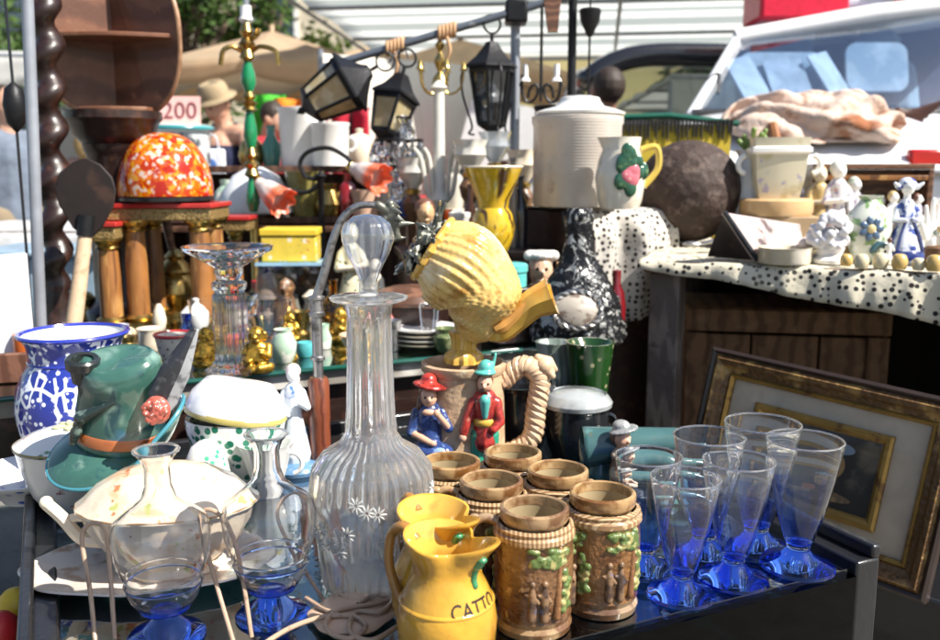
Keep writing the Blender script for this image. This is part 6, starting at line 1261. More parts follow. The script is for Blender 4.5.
# picture
TLp, TRp, BLp, BRp = P(706, 350, 1.93), P(966, 397, 1.59), P(690, 512, 1.86), P(934, 611, 1.52)
c0 = (TLp + TRp + BLp + BRp) / 4; ex = ((TRp - TLp) + (BRp - BLp)).normalized(); ey = ((TLp - BLp) + (TRp - BRp)); ey = (ey - ex * ey.dot(ex)).normalized(); ez = ex.cross(ey)
Wp = ((TRp - TLp).length + (BRp - BLp).length) / 2; Hp = ((TLp - BLp).length + (TRp - BRp).length) / 2
MM = Matrix((ex, ey, ez)).transposed().to_4x4()
ob = c0 - ey * Hp / 2 - ez * .012
t = bpy.data.objects.new('framed_picture', None); COL.objects.link(t); t.matrix_world = Matrix.Translation(ob) @ MM
tag(t, 'framed still-life picture with grey mat and gilt mouldings leaning under the side table', 'picture')
FRD = mat('dark_gilt_moulding', (.14, .075, .03), [((.36, .22, .075), 'n', 24, .5, .66), ((.05, .025, .014), 'v', 60, .22, .1)], rough=.4, metal=.2, bump=(('n', 70, .6, 0), ('v', 90, .5, 0)))
FRG = mat('worn_gold_moulding', (.4, .24, .06), [((.18, .09, .03), 'n', 40, .52, .7)], rough=.35, metal=.5, bump=(('n', 90, .4, 0),))
FRB = mat('black_outer_moulding', (.03, .018, .014), rough=.4, coat=.2)
def mould(w, h, prof, m, nm, cy=None):
    """mitred frame: profile (inset, height) swept round a w x h rectangle centred on (0, Hp/2)"""
    cyy = Hp / 2 if cy is None else cy
    b = B(); vs = []; n = len(prof)
    for sx, sy in ((-1, -1), (1, -1), (1, 1), (-1, 1)):
        for i, z in prof: vs.append((sx * (w / 2 - i), cyy + sy * (h / 2 - i), z))
    fs = [[k * n + i, k * n + (i + 1) % n, ((k + 1) % 4) * n + (i + 1) % n, ((k + 1) % 4) * n + i] for k in range(4) for i in range(n)]
    b.add(vs, fs); return b.build(nm, m, t, smooth=25)
mould(Wp, Hp, [(0, 0), (0, .03), (.006, .034), (.012, .03), (.0125, 0)], FRB, 'outer_moulding')
mould(Wp - .025, Hp - .025, [(0, 0), (0, .028), (.008, .036), (.018, .032), (.024, .024), (.034, .02), (.0345, 0)], FRD, 'ornate_moulding')
mould(Wp - .094, Hp - .094, [(0, 0), (0, .018), (.004, .022), (.010, .014), (.0105, 0)], FRG, 'inner_gilt_moulding')
b = B(); b.box((0, Hp / 2, .004), (Wp - .1, Hp - .1, .006)); b.build('mat_board', mat('grey_beige_mat', (.62, .5, .36), [((.72, .6, .45), 'n', 9, .5, .7), ((.45, .34, .22), 'n', 5, .6, .75)], rough=.75, vary=.1), t)
iw, ih = Wp * .55, Hp * .5
mould(iw, ih, [(0, .0075), (0, .018), (.005, .022), (.012, .02), (.02, .011), (.0205, .0075)], FRG, 'gold_slip')
b = B(); b.box((0, Hp / 2, .009), (iw - .038, ih - .038, .003)); pic = b.build('painting', mat('dark_canvas', (.04, .036, .03), [((.16, .13, .09), 'n', 14, .52, .68), ((.012, .012, .015), 'n', 8, .58, .7)], rough=.6), t)
rnd = random.Random(5)
for nm, c, x, y, rx, ry in (('painted_bottle', (.16, .12, .06), -.06, .01, .012, .045), ('painted_bottle_neck', (.16, .12, .06), -.06, .055, .005, .02), ('painted_jug', (.2, .12, .05), .035, .01, .026, .028), ('painted_fruit', (.3, .1, .03), .0, -.03, .018, .014), ('painted_cloth', (.1, .13, .16), .04, .045, .034, .012), ('painted_table', (.1, .07, .04), 0, -.052, .085, .012)):
    b = B(); b.lathe([(.0005, 0), (1, 0), (1, .0006), (.0005, .0008)], 28, caps=False); b.v = [Vector((v.x * rx + x, v.y * ry + Hp / 2 + y, v.z + .0107)) for v in b.v]; b.build(nm, mat(nm + '_oil', tuple(q * 2.2 for q in c), [((min(.8, c[0] * 4.6), min(.8, c[1] * 4.4), min(.8, c[2] * 4)), 'n', 45, .5, .64)], rough=.35), pic)
b = B(); b.box((0, Hp / 2, .0135), (Wp - .1, Hp - .1, .002)); b.build('glazing', thin_glass('picture_glass', (.95, .95, .95), .35, .008, 4.5, .02), t)
zb = min(BLp.z, BRp.z)
# the low block it stands on
pm = (BLp + BRp) / 2
b = B(); b.box((0, 0, 0), (Wp + .1, .2, pm.z - .03)); b.v = [v + Vector((0, 0, (pm.z - .03) / 2)) for v in b.v]
single(b, 'storage_chest', 'low black chest under the framed picture', 'chest', BLACKW, (pm.x + .08, pm.y + .13, 0), math.atan2(ex.y, ex.x), bevel=.006)
# pale crumpled paper on the ground and fruit coloured balls at the left
g = []; rnd = random.Random(14)
for q in range(12): a = rnd.random() * 6.28; g.append(('c', (0, 0, .03), (math.cos(a) * .06, math.sin(a) * .06, .03 + rnd.random() * .05), .02, .006))
pz = G(884, 636, .06); o = blob('crumpled_paper', g, mat('crumpled_white_paper', (.7, .68, .62), rough=.8), .004, None, 0); o.location = (pz.x, pz.y, .0); tag(o, 'crumpled pale paper on the ground by the corner of the black display table', 'paper')
bx = Vector((P(-14, 600, 1.14).x, 1.16, 0))
b = B(); b.box((0, 0, .28), (.2, .24, .56)); single(b, 'plastic_crate', 'dark plastic crate at the left edge carrying coloured balls', 'crate', mat('dark_crate_plastic', (.03, .03, .035), rough=.5), bx, .3, bevel=.006)
for i, (px, py, c, nm) in enumerate(((-6, 580, (.75, .5, .03), 'yellow'), (-2, 606, (.6, .03, .03), 'red'))):
    q = P(px, py, 1.14 - i * .02); b = B(); r = .028; b.lathe([(.0005, 0), (r * .45, .002), (r * .9, r * .55), (r, r), (r * .9, r * 1.45), (r * .5, r * 1.9), (.0005, r * 2)], 28, caps=False); single(b, 'toy_ball', 'small %s ball on the dark crate at the left edge' % nm, 'ball', mat('%s_ball_plastic' % nm, c, rough=.35), (q.x, q.y + (.05 if i == 0 else -.0), .5603))
# ================================================================== cabinet behind, canisters, lamps
CABW = mat('dark_cabinet_wood', (.07, .032, .02), [((.12, .06, .035), 'wx', 6, .5, .95, 6)], rough=.5, bump=(('n', 80, .2, 0),))
zt = P(300, 166, 3.3).z; cx = P(300, 166, 3.35).x
t = thing('back_cabinet', 'dark open-fronted cabinet behind the stalls with white canisters on top', 'cabinet', (cx - .05, 3.42, 0))
for nm, c, s3 in (('top', (0, 0, zt - .012), (.95, .36, .024)), ('side', (-.462, 0, (zt - .026) / 2), (.025, .34, zt - .026)), ('side', (.462, 0, (zt - .026) / 2), (.025, .34, zt - .026)), ('back', (0, .165, (zt - .026) / 2), (.897, .014, zt - .03)), ('shelf', (0, -.02, .985), (.896, .29, .02)), ('shelf', (0, -.02, .6), (.896, .29, .02)), ('step', (0, -.28, 1.03), (.95, .17, .022))):
    b = B(); b.box(c, s3); b.build(nm, CABW, t, bevel=.003)
for x in (-.44, .44):
    b = B(); b.box((x, -.28, .509), (.03, .14, 1.018)); b.build('step_leg', CABW, t)
for px, r, y0, lab, Y in ((304, 24, 108, 'larger white cylindrical canister on the back cabinet', 3.36), (331, 19, 123, 'smaller white canister in front of the larger canister', 3.28)):
    p = P(px, 166, Y); p.z = zt + .0005; u = S(p); h = P(px, y0, Y).z - zt
    b = B(); b.lathe([(.0005, 0), (r * .93 * u, 0), (r * .98 * u, h * .9), (r * 1.02 * u, h * .93), (r * 1.02 * u, h), (r * .9 * u, h), (.0005, h * .8)], 44, caps=False); t = thing('white_canister', lab, 'canister', p, 0, 'white canisters'); b.build('body', WHITEP, t)
    b = B(); b.tube(arc((r * .98 * u, 0, h * .5), h * .16, -1.4, 1.4, 8), .008, 8); b.build('handle', WHITEP, t)
ZS = 1.0415
p = P(257, 214, 3.12); p.z = ZS; u = S(p)
b = B(); b.lathe([(.0005, 0), (16 * u, 0), (37 * u, 4 * u), (38 * u, 8 * u), (34 * u, 24 * u), (22 * u, 40 * u), (8 * u, 48 * u), (.0005, 49 * u)], 44, caps=False); single(b, 'white_basin', 'white enamel basin turned over beside the green candelabrum', 'basin', mat('white_enamel', (.72, .74, .76), rough=.25, coat=.4, vary=.04), p)
p = P(306, 210, 3.12); p.z = ZS; u = S(p)
b = B(); b.lathe([(.0005, 0), (12 * u, 0), (14 * u, 6 * u), (18 * u, 34 * u), (20 * u, 44 * u), (17 * u, 44 * u), (.0005, 30 * u)], 36, caps=False); single(b, 'olive_planter', 'olive gold planter pot below the white canisters', 'pot', mat('olive_gold_glaze', (.32, .27, .08), [((.16, .14, .04), 'n', 24, .5, .7)], rough=.25, coat=.4), p)
# two-armed lamp with frosted coral tulip shades
p = P(322, 226, 2.86); zb_ = P(322, 262, 2.86).z
pt = Vector((p.x, 2.86, T2)); t = thing('tulip_lamp', 'two-armed black lamp with frosted white and coral tulip glass shades', 'lamp', pt)
Lp = lambda px, py, Y=2.86: P(px, py, Y) - pt
b = B(); b.lathe([(.07, 0), (.07, .01), (.02, .03), (.01, .05), (.009, Lp(322, 180).z), (.018, Lp(322, 176).z), (.0005, Lp(322, 170).z)], 28); b.build('stem', IRON, t)
for pts in ([(322, 180), (308, 192), (285, 190), (262, 184)], [(322, 180), (308, 178)], [(306, 178), (300, 164), (308, 152), (328, 148), (346, 157), (356, 168)]):
    b = B(); b.tube(bez([Lp(*q) for q in pts], 6), .007, 8); b.build('arm', IRON, t)
TUL = mat('frosted_coral_glass', (.85, .8, .78), [((.85, .22, .1), 'z', 1, .062, .092), ((.8, .62, .55), 'n', 70, .55, .7)], rough=.25, coat=.3, transl=.4, vary=.05)
for (x0, y0, x1, y1, r0) in ((258, 182, 299, 216, 1.0), (352, 168, 392, 184, 1.0)):
    a = Lp(x0, y0, 2.84); c = Lp(x1, y1, 2.76); d = (c - a); L_ = .12
    b = B(); b.lathe(dense([(.014, -.004), (.018, 0), (.022, .02), (.032, .04), (.038, .07), (.043, .1), (.05, .118), (.049, .119), (.0415, .1), (.036, .07), (.03, .04), (.018, .02), (.0005, .004)], 3), 72, caps=False, fn=lambda r, z, q: (r * (1 + .07 * max(0, z - .05) / .07 * math.cos(8 * q)), z + .006 * max(0, z - .09) / .03 * math.cos(8 * q)))
    o = b.build('tulip_shade', TUL, t, smooth=80); o.rotation_euler = d.to_track_quat('Z', 'Y').to_euler(); o.location = a
    b = B(); b.lathe([(.0005, -.012), (.018, -.01), (.02, .002), (.017, .006)], 24); o2 = b.build('shade_holder', BRASS, t); o2.rotation_euler = o.rotation_euler; o2.location = a
# ================================================================== stall frame pipe with hanging lanterns
YB = 2.95
pu = P(513, 330, 3.02); t = thing('stall_pipe_rack', 'blue-grey stall pipe rack carrying the hanging lanterns', 'pipe rack', (pu.x, 3.02, 0))
pa, pz_ = P(322, 68, YB), P(800, -72, YB)
dirn = (pz_ - pa).normalized()
o = Vector((pu.x, 3.02, 0)); zx = pa.lerp(pz_, (pu.x - pa.x) / (pz_.x - pa.x))
PIPE = mat('blue_grey_pipe', (.13, .15, .18), [((.4, .4, .4), 'n', 12, .6, .7)], rough=.4, metal=.4)
b = B(); b.tube([(0, 0, 0), (0, 0, zx.z + .05)], .016, 14); b.build('upright', STEEL, t)
b = B(); b.tube([pa - o, pz_ - o], .0125, 14); b.build('cross_pipe', PIPE, t)
b = B(); b.T = Matrix.Translation(zx - o + Vector((0, .035, 0))); b.box((0, 0, 0), (.07, .1, .07)); b.build('clamp', IRON, t, bevel=.008)
def bar_at(px):
    k = 0; lo, hi = 0., 1.
    for _ in range(40):
        m = (lo + hi) / 2; q = pa.lerp(pz_, m); s = 470 + FPX * q.x / (q.y * CP + (CAMZ - q.z) * SP)
        if s < px: lo = m
        else: hi = m
    return pa.lerp(pz_, lo)
for px, lab in ((395, 'tan rope knot wound round the pipe above the crystal chandelier'), (447, 'tan rope knot on the pipe by the gilt chandelier chain')):
    q = bar_at(px); b = B()
    for i in range(5): b.tube([q + dirn * (.012 * i - .024) + Vector((0, .018 * math.cos(a), .018 * math.sin(a))) - q for a in [2 * PI * k / 14 for k in range(14)]], .0075, 6, 0, True)
    b.tube(bez([(0, -.02, -.02), (.01, -.03, -.06), (.0, -.028, -.09)], 5), .006, 6)
    single(b, 'rope_knot', lab, 'rope', mat('tan_rope', (.5, .3, .16), rough=.8), q)
SMOKE = thin_glass('smoky_lantern_glass', (.5, .52, .54), .8, .1, 2.5, .05)
AMBG = mat('amber_lantern_glass', (.74, .62, .36), [((.82, .76, .58), 'n', 20, .45, .65)], rough=.2, coat=.4, transl=.5)
def lantern(label, loc, rot, h, rt, rb, pane, n=6, hook=.06, scroll=True):
    t = thing('hanging_lantern', label, 'lantern', loc, 0, 'black iron lanterns'); t.rotation_euler = rot
    z0 = -hook
    b = B(); b.tube(arc((0, 0, z0 + .03), .028, 0, 2 * PI, 20), .004, 6); b.tube([(0, 0, z0 + .002), (0, 0, z0 - .02)], .006, 8); b.build('hook_ring', IRON, t)
    zr = z0 - .02; b = B(); b.lathe([(.0005, zr), (.02, zr - .005), (.03, zr - .02), (rt * .75, zr - .05), (rt * 1.18, zr - .075), (rt * 1.2, zr - .083), (rt * .9, zr - .085), (.0005, zr - .08)], n, caps=False); b.build('roof', IRON, t, smooth=20)
    zt_, zb_ = zr - .086, zr - .086 - h
    for k in range(n):
        a = 2 * PI * k / n; b = B(); b.tube([(rt * math.cos(a), rt * math.sin(a), zt_), (rb * math.cos(a), rb * math.sin(a), zb_)], .006, 6); b.build('frame_bar', IRON, t)
        a2 = 2 * PI * (k + 1) / n; f = .94; b = B()
        vs = [(rt * f * math.cos(a), rt * f * math.sin(a), zt_), (rt * f * math.cos(a2), rt * f * math.sin(a2), zt_), (rb * f * math.cos(a2), rb * f * math.sin(a2), zb_), (rb * f * math.cos(a), rb * f * math.sin(a), zb_)]
        b.add(vs, [[0, 1, 2, 3]]); b.build('pane', pane, t, solid=.002, smooth=0)
    b = B(); b.lathe([(rb * 1.08, zb_ + .006), (rb * 1.08, zb_ - .006), (rb * .6, zb_ - .02), (.012, zb_ - .03), (.012, zb_ - .04), (.0005, zb_ - .055)], n); b.build('bottom', IRON, t, smooth=20); b = B(); b.lathe([(rt * 1.06, zt_ + .002), (rt * 1.08, zt_ - .004), (rt * 1.06, zt_ - .012), (rt * .96, zt_ - .012)], n, caps=False); b.build('top_band', IRON, t, smooth=20)
    if scroll:
        for k in range(0, n, 2):
            a = 2 * PI * k / n + .5; d = Vector((math.cos(a), math.sin(a), 0)); Z = Vector((0, 0, 1))
            b = B(); b.tube(bez([d * rt * 1.15 + Z * (zt_ + .01), d * (rt + .028) + Z * (zt_ - .02), d * (rt + .022) + Z * (zt_ - h * .5), d * (rb + .02) + Z * (zb_ - .005), d * (rb + .03) + Z * (zb_ - .03), d * (rb + .012) + Z * (zb_ - .035)], 5), .0038, 6); b.build('scroll', IRON, t)
    return t
q = bar_at(492); q.z -= .018; lantern('black six-sided lantern with smoky panes hanging straight from the pipe', q, (0, 0, .3), .17, .072, .045, SMOKE, 6, .03)
q1 = P(382, 44, 2.9); lantern('large tilted lantern with amber panes at the left end of the pipe', P(388, 60, 2.9), (rad(8), rad(60), .2), .13, .085, .055, AMBG, 6, .04, False)
lantern('smaller tilted lantern with amber panes above the crystal drops', P(408, 55, 2.93), (rad(-10), rad(18), .2), .11, .066, .045, AMBG, 4, .04, False)
b = B(); q = bar_at(404); b.tube([(0, 0, 0), (P(388, 60, 2.9) - q) + Vector((-.0, 0, -.01))], .003, 6); b.tube([(0, 0, 0), (P(408, 55, 2.93) - q) + Vector((0, 0, -.01))], .003, 6); single(b, 'hanging_wire', 'thin black wire holding the two amber lanterns to the pipe', 'wire', IRON, q)
# ---- crystal chandelier
q = bar_at(399); pt = P(399, 150, YB - .06); t = thing('crystal_chandelier', 'small chandelier dripping with clear crystal drops below the tilted lanterns', 'chandelier', (pt.x, pt.y, pt.z)); 
b = B(); b.tube([(0, .06, q.z - pt.z), (0, .03, .1), (0, 0, .05)], .003, 6); b.build('chain', IRON, t)
b = B(); b.lathe([(.01, .17), (.014, .12), (.03, .1), (.014, .08), (.02, .03), (.035, 0), (.012, -.04), (.0005, -.08)], 24); b.build('stem', PEWTER, t)
for z, r in ((.1, .04), (.03, .075), (-.05, .05)):
    b = B(); b.tube([(r * math.cos(2 * PI * i / 24), r * math.sin(2 * PI * i / 24), z) for i in range(24)], .004, 6, 0, True)
    for k in range(4): b.tube([(0, 0, z - .01), (r * math.cos(k * PI / 2), r * math.sin(k * PI / 2), z)], .003, 6)
    b.build('ring', IRON, t)
DROP = thick_glass('crystal_drop_glass', (.95, .96, .97))
b = B(); b.lathe([(.0005, 0), (.006, -.004), (.0035, -.009), (.008, -.018), (.0125, -.034), (.009, -.046), (.0005, -.052)], 7, caps=False); proto = b.build('crystal_drop', DROP, t, smooth=0); first = True; rnd = random.Random(31)
for z, r, n, in ((.1, .04, 9), (.03, .075, 16), (.0, .062, 12), (-.05, .05, 11), (-.09, .03, 8)):
    for k in range(n):
        a = 2 * PI * k / n + z * 9; c = proto if first else proto.copy()
        if not first: COL.objects.link(c); c.parent = t
        first = False; c.location = (r * math.cos(a), r * math.sin(a), z - .004); c.rotation_euler = ((rnd.random() - .5) * .5, (rnd.random() - .5) * .5, rnd.random() * 3); c.scale = (1, 1, .85 + rnd.random() * .6)
# ---- gilt chandelier
q = bar_at(440); pt = P(440, 78, YB); t = thing('gilt_chandelier', 'slender gilt chandelier with leaf arms hanging from the pipe', 'chandelier', pt)
GLT = mat('bright_gilt', (.6, .42, .14), [((.25, .16, .05), 'n', 60, .55, .7)], rough=.25, metal=.9)
b = B(); b.tube([(0, 0, q.z - pt.z), (0, 0, .1)], .0035, 6); b.build('chain', GLT, t)
b = B(); b.lathe([(.004, .12), (.016, .1), (.006, .08), (.02, .05), (.008, .02), (.022, 0), (.028, -.02), (.012, -.04), (.016, -.06), (.0005, -.08)], 20); b.build('stem', GLT, t)
for k in range(5):
    a = 2 * PI * k / 5; d = Vector((math.cos(a), math.sin(a), 0)); Z = Vector((0, 0, 1)); b = B(); b.tube(bez([Z * -.02, d * .03 + Z * -.05, d * .065 + Z * -.03, d * .075 + Z * .02], 5), .004, 6); b.lathe([(.0005, .02), (.014, .022), (.009, .03), (.007, .05), (.0005, .05)], 12, c=tuple(d * .075)); b.build('arm', GLT, t)
# ---- wrought iron sconce, lamp post with pan, hanging funnel
pt = P(552, 330, 3.0); pt.z = 0; t = thing('iron_dish_stand', 'black iron post with a round pan-like dish standing behind the crock', 'stand', (P(571, 110, 3.0).x, 3.0, 0))
o = Vector(t.location); zp_ = P(560, 110, 3.0).z
b = B(); b.tube([(0, 0, .01), (0, 0, P(571, -30, 3.0).z)], .014, 12); b.build('post', IRON, t)
b = B(); b.lathe([(.14, 0), (.14, .012), (.03, .025), (.02, .03)], 32); b.build('foot', IRON, t)
b = B(); dx = P(556, 110, 3.0).x - o.x; b.lathe([(.0005, zp_ - .05), (.05, zp_ - .05), (.062, zp_ - .02), (.075, zp_ + .01), (.07, zp_ + .012), (.055, zp_ - .015), (.0005, zp_ - .03)], 36, caps=False, c=(dx, 0, 0)); b.build('dish', IRON, t)
pt = P(541, 82, 2.96); qq = bar_at(541); t = thing('scroll_sconce', 'wrought iron scroll bracket with a white candle cup hanging right of the smoky lantern', 'sconce', pt)
b = B(); b.tube([(0, 0, qq.z - pt.z), (0, 0, -.06)], .005, 8); b.build('rod', IRON, t)
for s_ in (-1, 1):
    pts = [(s_ * (.012 + .05 * k / 20 + .028 * math.cos(k * .42) * (1 - k / 26)), 0, -.05 + .035 * math.sin(k * .42) + .05 * k / 26) for k in range(24)]
    b = B(); b.tube(pts, .0055, 6); b.build('scroll', IRON, t)
    b = B(); b.lathe([(.0005, .0), (.018, .002), (.012, .012), (.009, .014), (.009, .055), (.0005, .056)], 16, caps=False, c=(s_ * .05, 0, .0)); b.build('candle_cup', WHITEP, t)
qf = bar_at(590); pt = P(590, 22, YB); t = thing('hanging_funnel', 'black funnel-shaped lamp on a long thin cord, right end of the pipe', 'lamp', pt)
b = B(); b.lathe([(.03, .04), (.035, .035), (.03, .0), (.015, -.03), (.008, -.045)], 24); b.build('funnel', IRON, t)
b = B(); b.tube([(0, 0, qf.z - pt.z), (0, 0, .036)], .003, 6); b.build('upper_cord', IRON, t)
b = B(); b.tube([(0, 0, -.04), (0, 0, P(590, 96, YB).z - pt.z)], .004, 6); b.lathe([(.003, P(590, 96, YB).z - pt.z), (.008, P(590, 100, YB).z - pt.z), (.0005, P(590, 106, YB).z - pt.z)], 12); b.build('lower_cord', IRON, t)
b = B(); qq = bar_at(551); p2 = P(551, 45, YB - .03) - qq
b.prism([(-.03, 0), (.03, 0), (.02, -.12), (-.012, -.12)], .01, 0, Matrix.Translation((0, -.028, .02)) @ Matrix.Rotation(PI / 2, 4, 'X'))
b.tube([(0, -.024, .02), (0, 0, .02), (0, .02, .0)], .004, 6)
single(b, 'wooden_bracket', 'brown wooden bracket hanging on the pipe beside the black post', 'bracket', WALNUT, qq, bevel=.003)
# ================================================================== people
def person(label, loc, rz, H, shirt, trousers, hair, hat=None, sleeves=True, armL=None, armR=None, look=0, bare=False, extra=None, skin=SKIN, long_hair=False):
    t = thing('person', label, 'person', loc, rz); k = H / 1.72
    V = lambda x, y, z: Vector((x, y, z)) * k
    aL = armL or [(-.2, 0, 1.4), (-.26, .02, 1.12), (-.25, -.1, .88)]; aR = armR or [(.2, 0, 1.4), (.26, .02, 1.12), (.25, -.1, .88)]
    hd = Matrix.Rotation(look, 3, 'X'); hc = Vector((0, -.01, 1.6)); H_ = lambda x, y, z: (Vector((0, 0, 1.5)) + hd @ (Vector((x, y, z)) - Vector((0, 0, 1.5)))) * k
    g = [('e', H_(0, -.012, 1.605), (.077 * k, .095 * k, .112 * k)), ('e', H_(0, -.045, 1.545), (.05 * k, .05 * k, .05 * k)), ('e', H_(0, -.11, 1.59), (.014 * k, .022 * k, .024 * k)), ('e', H_(-.08, .01, 1.6), (.014 * k, .022 * k, .032 * k)), ('e', H_(.08, .01, 1.6), (.014 * k, .022 * k, .032 * k)),
         ('c', V(0, .01, 1.4), H_(0, 0, 1.52), .062 * k, .055 * k), ('c', V(-.14, .01, 1.4), V(.14, .01, 1.4), .065 * k, .065 * k), ('c', V(0, 0, 1.3), V(0, 0, 1.0), .13 * k, .12 * k), ('c', V(-.08, 0, .95), V(.08, 0, .95), .11 * k, .11 * k)]
    for s_ in (-1, 1): g += [('c', V(s_ * .1, 0, .92), V(s_ * .11, -.02, .5), .085 * k, .055 * k), ('c', V(s_ * .11, -.02, .5), V(s_ * .11, .01, .08), .054 * k, .036 * k), ('c', V(s_ * .11, .02, .035), V(s_ * .12, -.14, .03), .035 * k, .03 * k)]
    for arm in (aL, aR):
        a0, a1, a2 = [V(*q) for q in arm]; g += [('c', a0, a1, .05 * k, .039 * k), ('c', a1, a2, .038 * k, .027 * k)]
        d = (a2 - a1).normalized(); e_ = d.orthogonal().normalized(); g.append(('e', a2 + d * .05 * k, (.034 * k, .024 * k, .045 * k), d.to_track_quat('Z', 'Y').to_matrix()))
        for f in range(4): o = a2 + d * .085 * k + e_ * (f - 1.5) * .018 * k; g.append(('c', o, o + (d * (.065 + .012 * (f in (1, 2))) + Vector((0, -.012, -.01))) * k, .0095 * k, .008 * k))
        g.append(('c', a2 + d * .03 * k + e_ * .03 * k, a2 + d * .075 * k + e_ * .06 * k, .011 * k, .009 * k))
    blob('body', g, skin, .0085 * k, t, 3)
    sh = [('c', V(0, 0, 1.3), V(0, 0, .95), .15 * k, .145 * k)]
    if not bare: sh += [('c', V(-.15, .01, 1.395), V(.15, .01, 1.395), .083 * k, .083 * k)]
    else: sh = [('c', V(0, 0, 1.25), V(0, 0, .95), .148 * k, .15 * k), ('c', V(-.09, .0, 1.26), V(-.1, .01, 1.46), .03 * k, .022 * k), ('c', V(.09, .0, 1.26), V(.1, .01, 1.46), .03 * k, .022 * k)]
    if sleeves:
        for arm in (aL, aR): a0, a1, a2 = [V(*q) for q in arm]; sh.append(('c', a0, a0.lerp(a1, .8), .07 * k, .06 * k))
    blob('shirt', sh, shirt, .012 * k, t, 3)
    tr = [('c', V(-.09, 0, .93), V(.09, 0, .93), .13 * k, .13 * k)]
    for s_ in (-1, 1): tr += [('c', V(s_ * .1, 0, .9), V(s_ * .11, -.02, .5), .1 * k, .072 * k), ('c', V(s_ * .11, -.02, .5), V(s_ * .11, .01, .12), .072 * k, .06 * k)]
    blob('trousers', tr, trousers, .012 * k, t, 3)
    hg = [('e', H_(0, .03, 1.635), (.09 * k, .092 * k, .1 * k))]
    if long_hair: hg += [('e', H_(0, .08, 1.55), (.08 * k, .05 * k, .12 * k)), ('e', H_(0, .1, 1.68), (.05 * k, .05 * k, .045 * k))]
    blob('hair', hg, hair, .009 * k, t, 2)
    for s_ in (-1, 1):
        b = B(); b.ell(H_(s_ * .032, -.1, 1.612), (.011 * k, .007 * k, .006 * k), 0, 8); b.build('eye', INK, t)
    b = B(); b.ell(H_(0, -.093, 1.542), (.024 * k, .009 * k, .006 * k), 0, 8); b.build('mouth', mat('lip_red', (.35, .1, .08), rough=.5), t)
    for s_ in (-1, 1): blob('shoe', [('c', V(s_ * .11, .03, .04), V(s_ * .12, -.16, .036), .046 * k, .038 * k)], IRON, .008, t, 2)
    if hat:
        b = B(); b.T = Matrix.Translation(H_(0, .0, 1.66)) @ hd.to_4x4(); b.lathe([(.135 * k, -.012), (.14 * k, -.02), (.1 * k, .0), (.092 * k, .06), (.07 * k, .085), (.0005, .09)], 32, caps=False); b.build('hat', hat, t, solid=.006)
    return t
CL = lambda nm, c: mat(nm, c, rough=.85, vary=.18, vs=7, bump=(('n', 12, .35, 0),))
NAVY = CL('navy_cloth', (.012, .016, .05)); REDC = CL('red_cloth', (.33, .012, .02)); WHC = CL('white_cloth', (.7, .72, .76)); JEAN = CL('blue_denim', (.05, .07, .13)); KH = CL('khaki_cloth', (.22, .17, .11))
BLOND = mat('blond_hair', (.4, .26, .1), rough=.6, bump=(('n', 120, .6, 0),))
pw = P(222, 90, 6.2); person('woman in a straw hat and navy top looking down at the stall goods', (pw.x, 6.2, 0), rad(-30), 1.76, NAVY, JEAN, HAIRB, mat('straw_hat_weave', (.32, .24, .14), rough=.8), False, [(-.19, 0, 1.39), (-.27, -.06, 1.16), (-.22, -.28, 1.1)], [(.19, 0, 1.39), (.25, -.04, 1.14), (.1, -.25, 1.04)], rad(26), True)
pw = P(266, 90, 6.35); person('man in a dark red shirt with short dark hair, right of the woman in navy', (pw.x, 6.35, 0), rad(75), 1.66, REDC, KH, HAIRB, None, True, look=rad(30))
pw = P(90, 130, 5.6); person('blond person in a white sleeveless top seen from behind', (pw.x, 5.6, 0), rad(170), 1.5, WHC, JEAN, BLOND, None, False, bare=True, long_hair=True)
pw = P(606, 95, 4.9); person('dark-haired man seen from behind by the open black car', (pw.x, 4.9, 0), rad(200), 1.72, CL('black_cloth', (.02, .02, .025)), JEAN, HAIRB, None, True, skin=mat('tanned_skin', (.3, .15, .1), rough=.55, vary=.06))
pw = P(8, 130, 5.2); person('person in a slate grey shirt partly hidden by the tent pole', (pw.x, 5.2, 0), rad(60), 1.66, CL('slate_cloth', (.14, .17, .22)), KH, HAIRB)
# white tote bag with a blue spot held by the woman
pw = P(211, 146, 5.85); b = B(); b.box((0, 0, -.12), (.17, .05, .2)); t = thing('tote_bag', 'white bag with a blue spot held by the woman in navy', 'bag', pw, .1); b.build('bag', WHC, t, bevel=.012)
b = B(); b.tube(bez([(-.05, 0, -.03), (-.03, 0, .06), (.03, 0, .06), (.05, 0, -.03)], 5), .006, 6); b.build('strap', WHC, t)
b = B(); b.ell((0, -.026, -.12), (.035, .004, .04), 0, 16); b.build('blue_spot', mat('blue_print', (.05, .13, .35), rough=.7), t)
# ================================================================== market stalls further back
def cloth_table(label, c, w, d, h, m, rz=0, nm='stall_table', cat='market table'):
    t = thing(nm, label, cat, (c[0], c[1], 0), rz)
    b = B(); b.box((0, 0, h - .012), (w, d, .024)); b.build('table_top', CABW, t)
    for x in (-w / 2 + .06, w / 2 - .06):
        for y in (-d / 2 + .06, d / 2 - .06):
            b = B(); b.box((x, y, (h - .025) / 2), (.05, .05, h - .025)); b.build('leg', CABW, t)
    def fn(ui, v):
        x = (ui - .5) * (w + .04); q = v * (d + .5 * h + .02); rip = math.sin(x * 14) + .6 * math.sin(x * 23 + 1)
        if q < d: return Vector((x, d / 2 - q, h + .004))
        e_ = q - d; return Vector((x, -d / 2 - .01 - .03 * min(1, e_ / .1) * (1 + .4 * rip), h + .004 - e_))
    b = B(); b.grid(fn, 60, 26); b.build('tablecloth', m, t, solid=.004, smooth=80); return t
cloth_table('market table under a pale cloth with an enamel basin and price sign', (-1.75, 4.55), 1.5, .8, .92, CL('pale_grey_cloth', (.45, .46, .46)))
cloth_table('market table under a dark red cloth behind the white canisters', (-1.0, 6.6), 2.2, .8, 1.0, REDC)
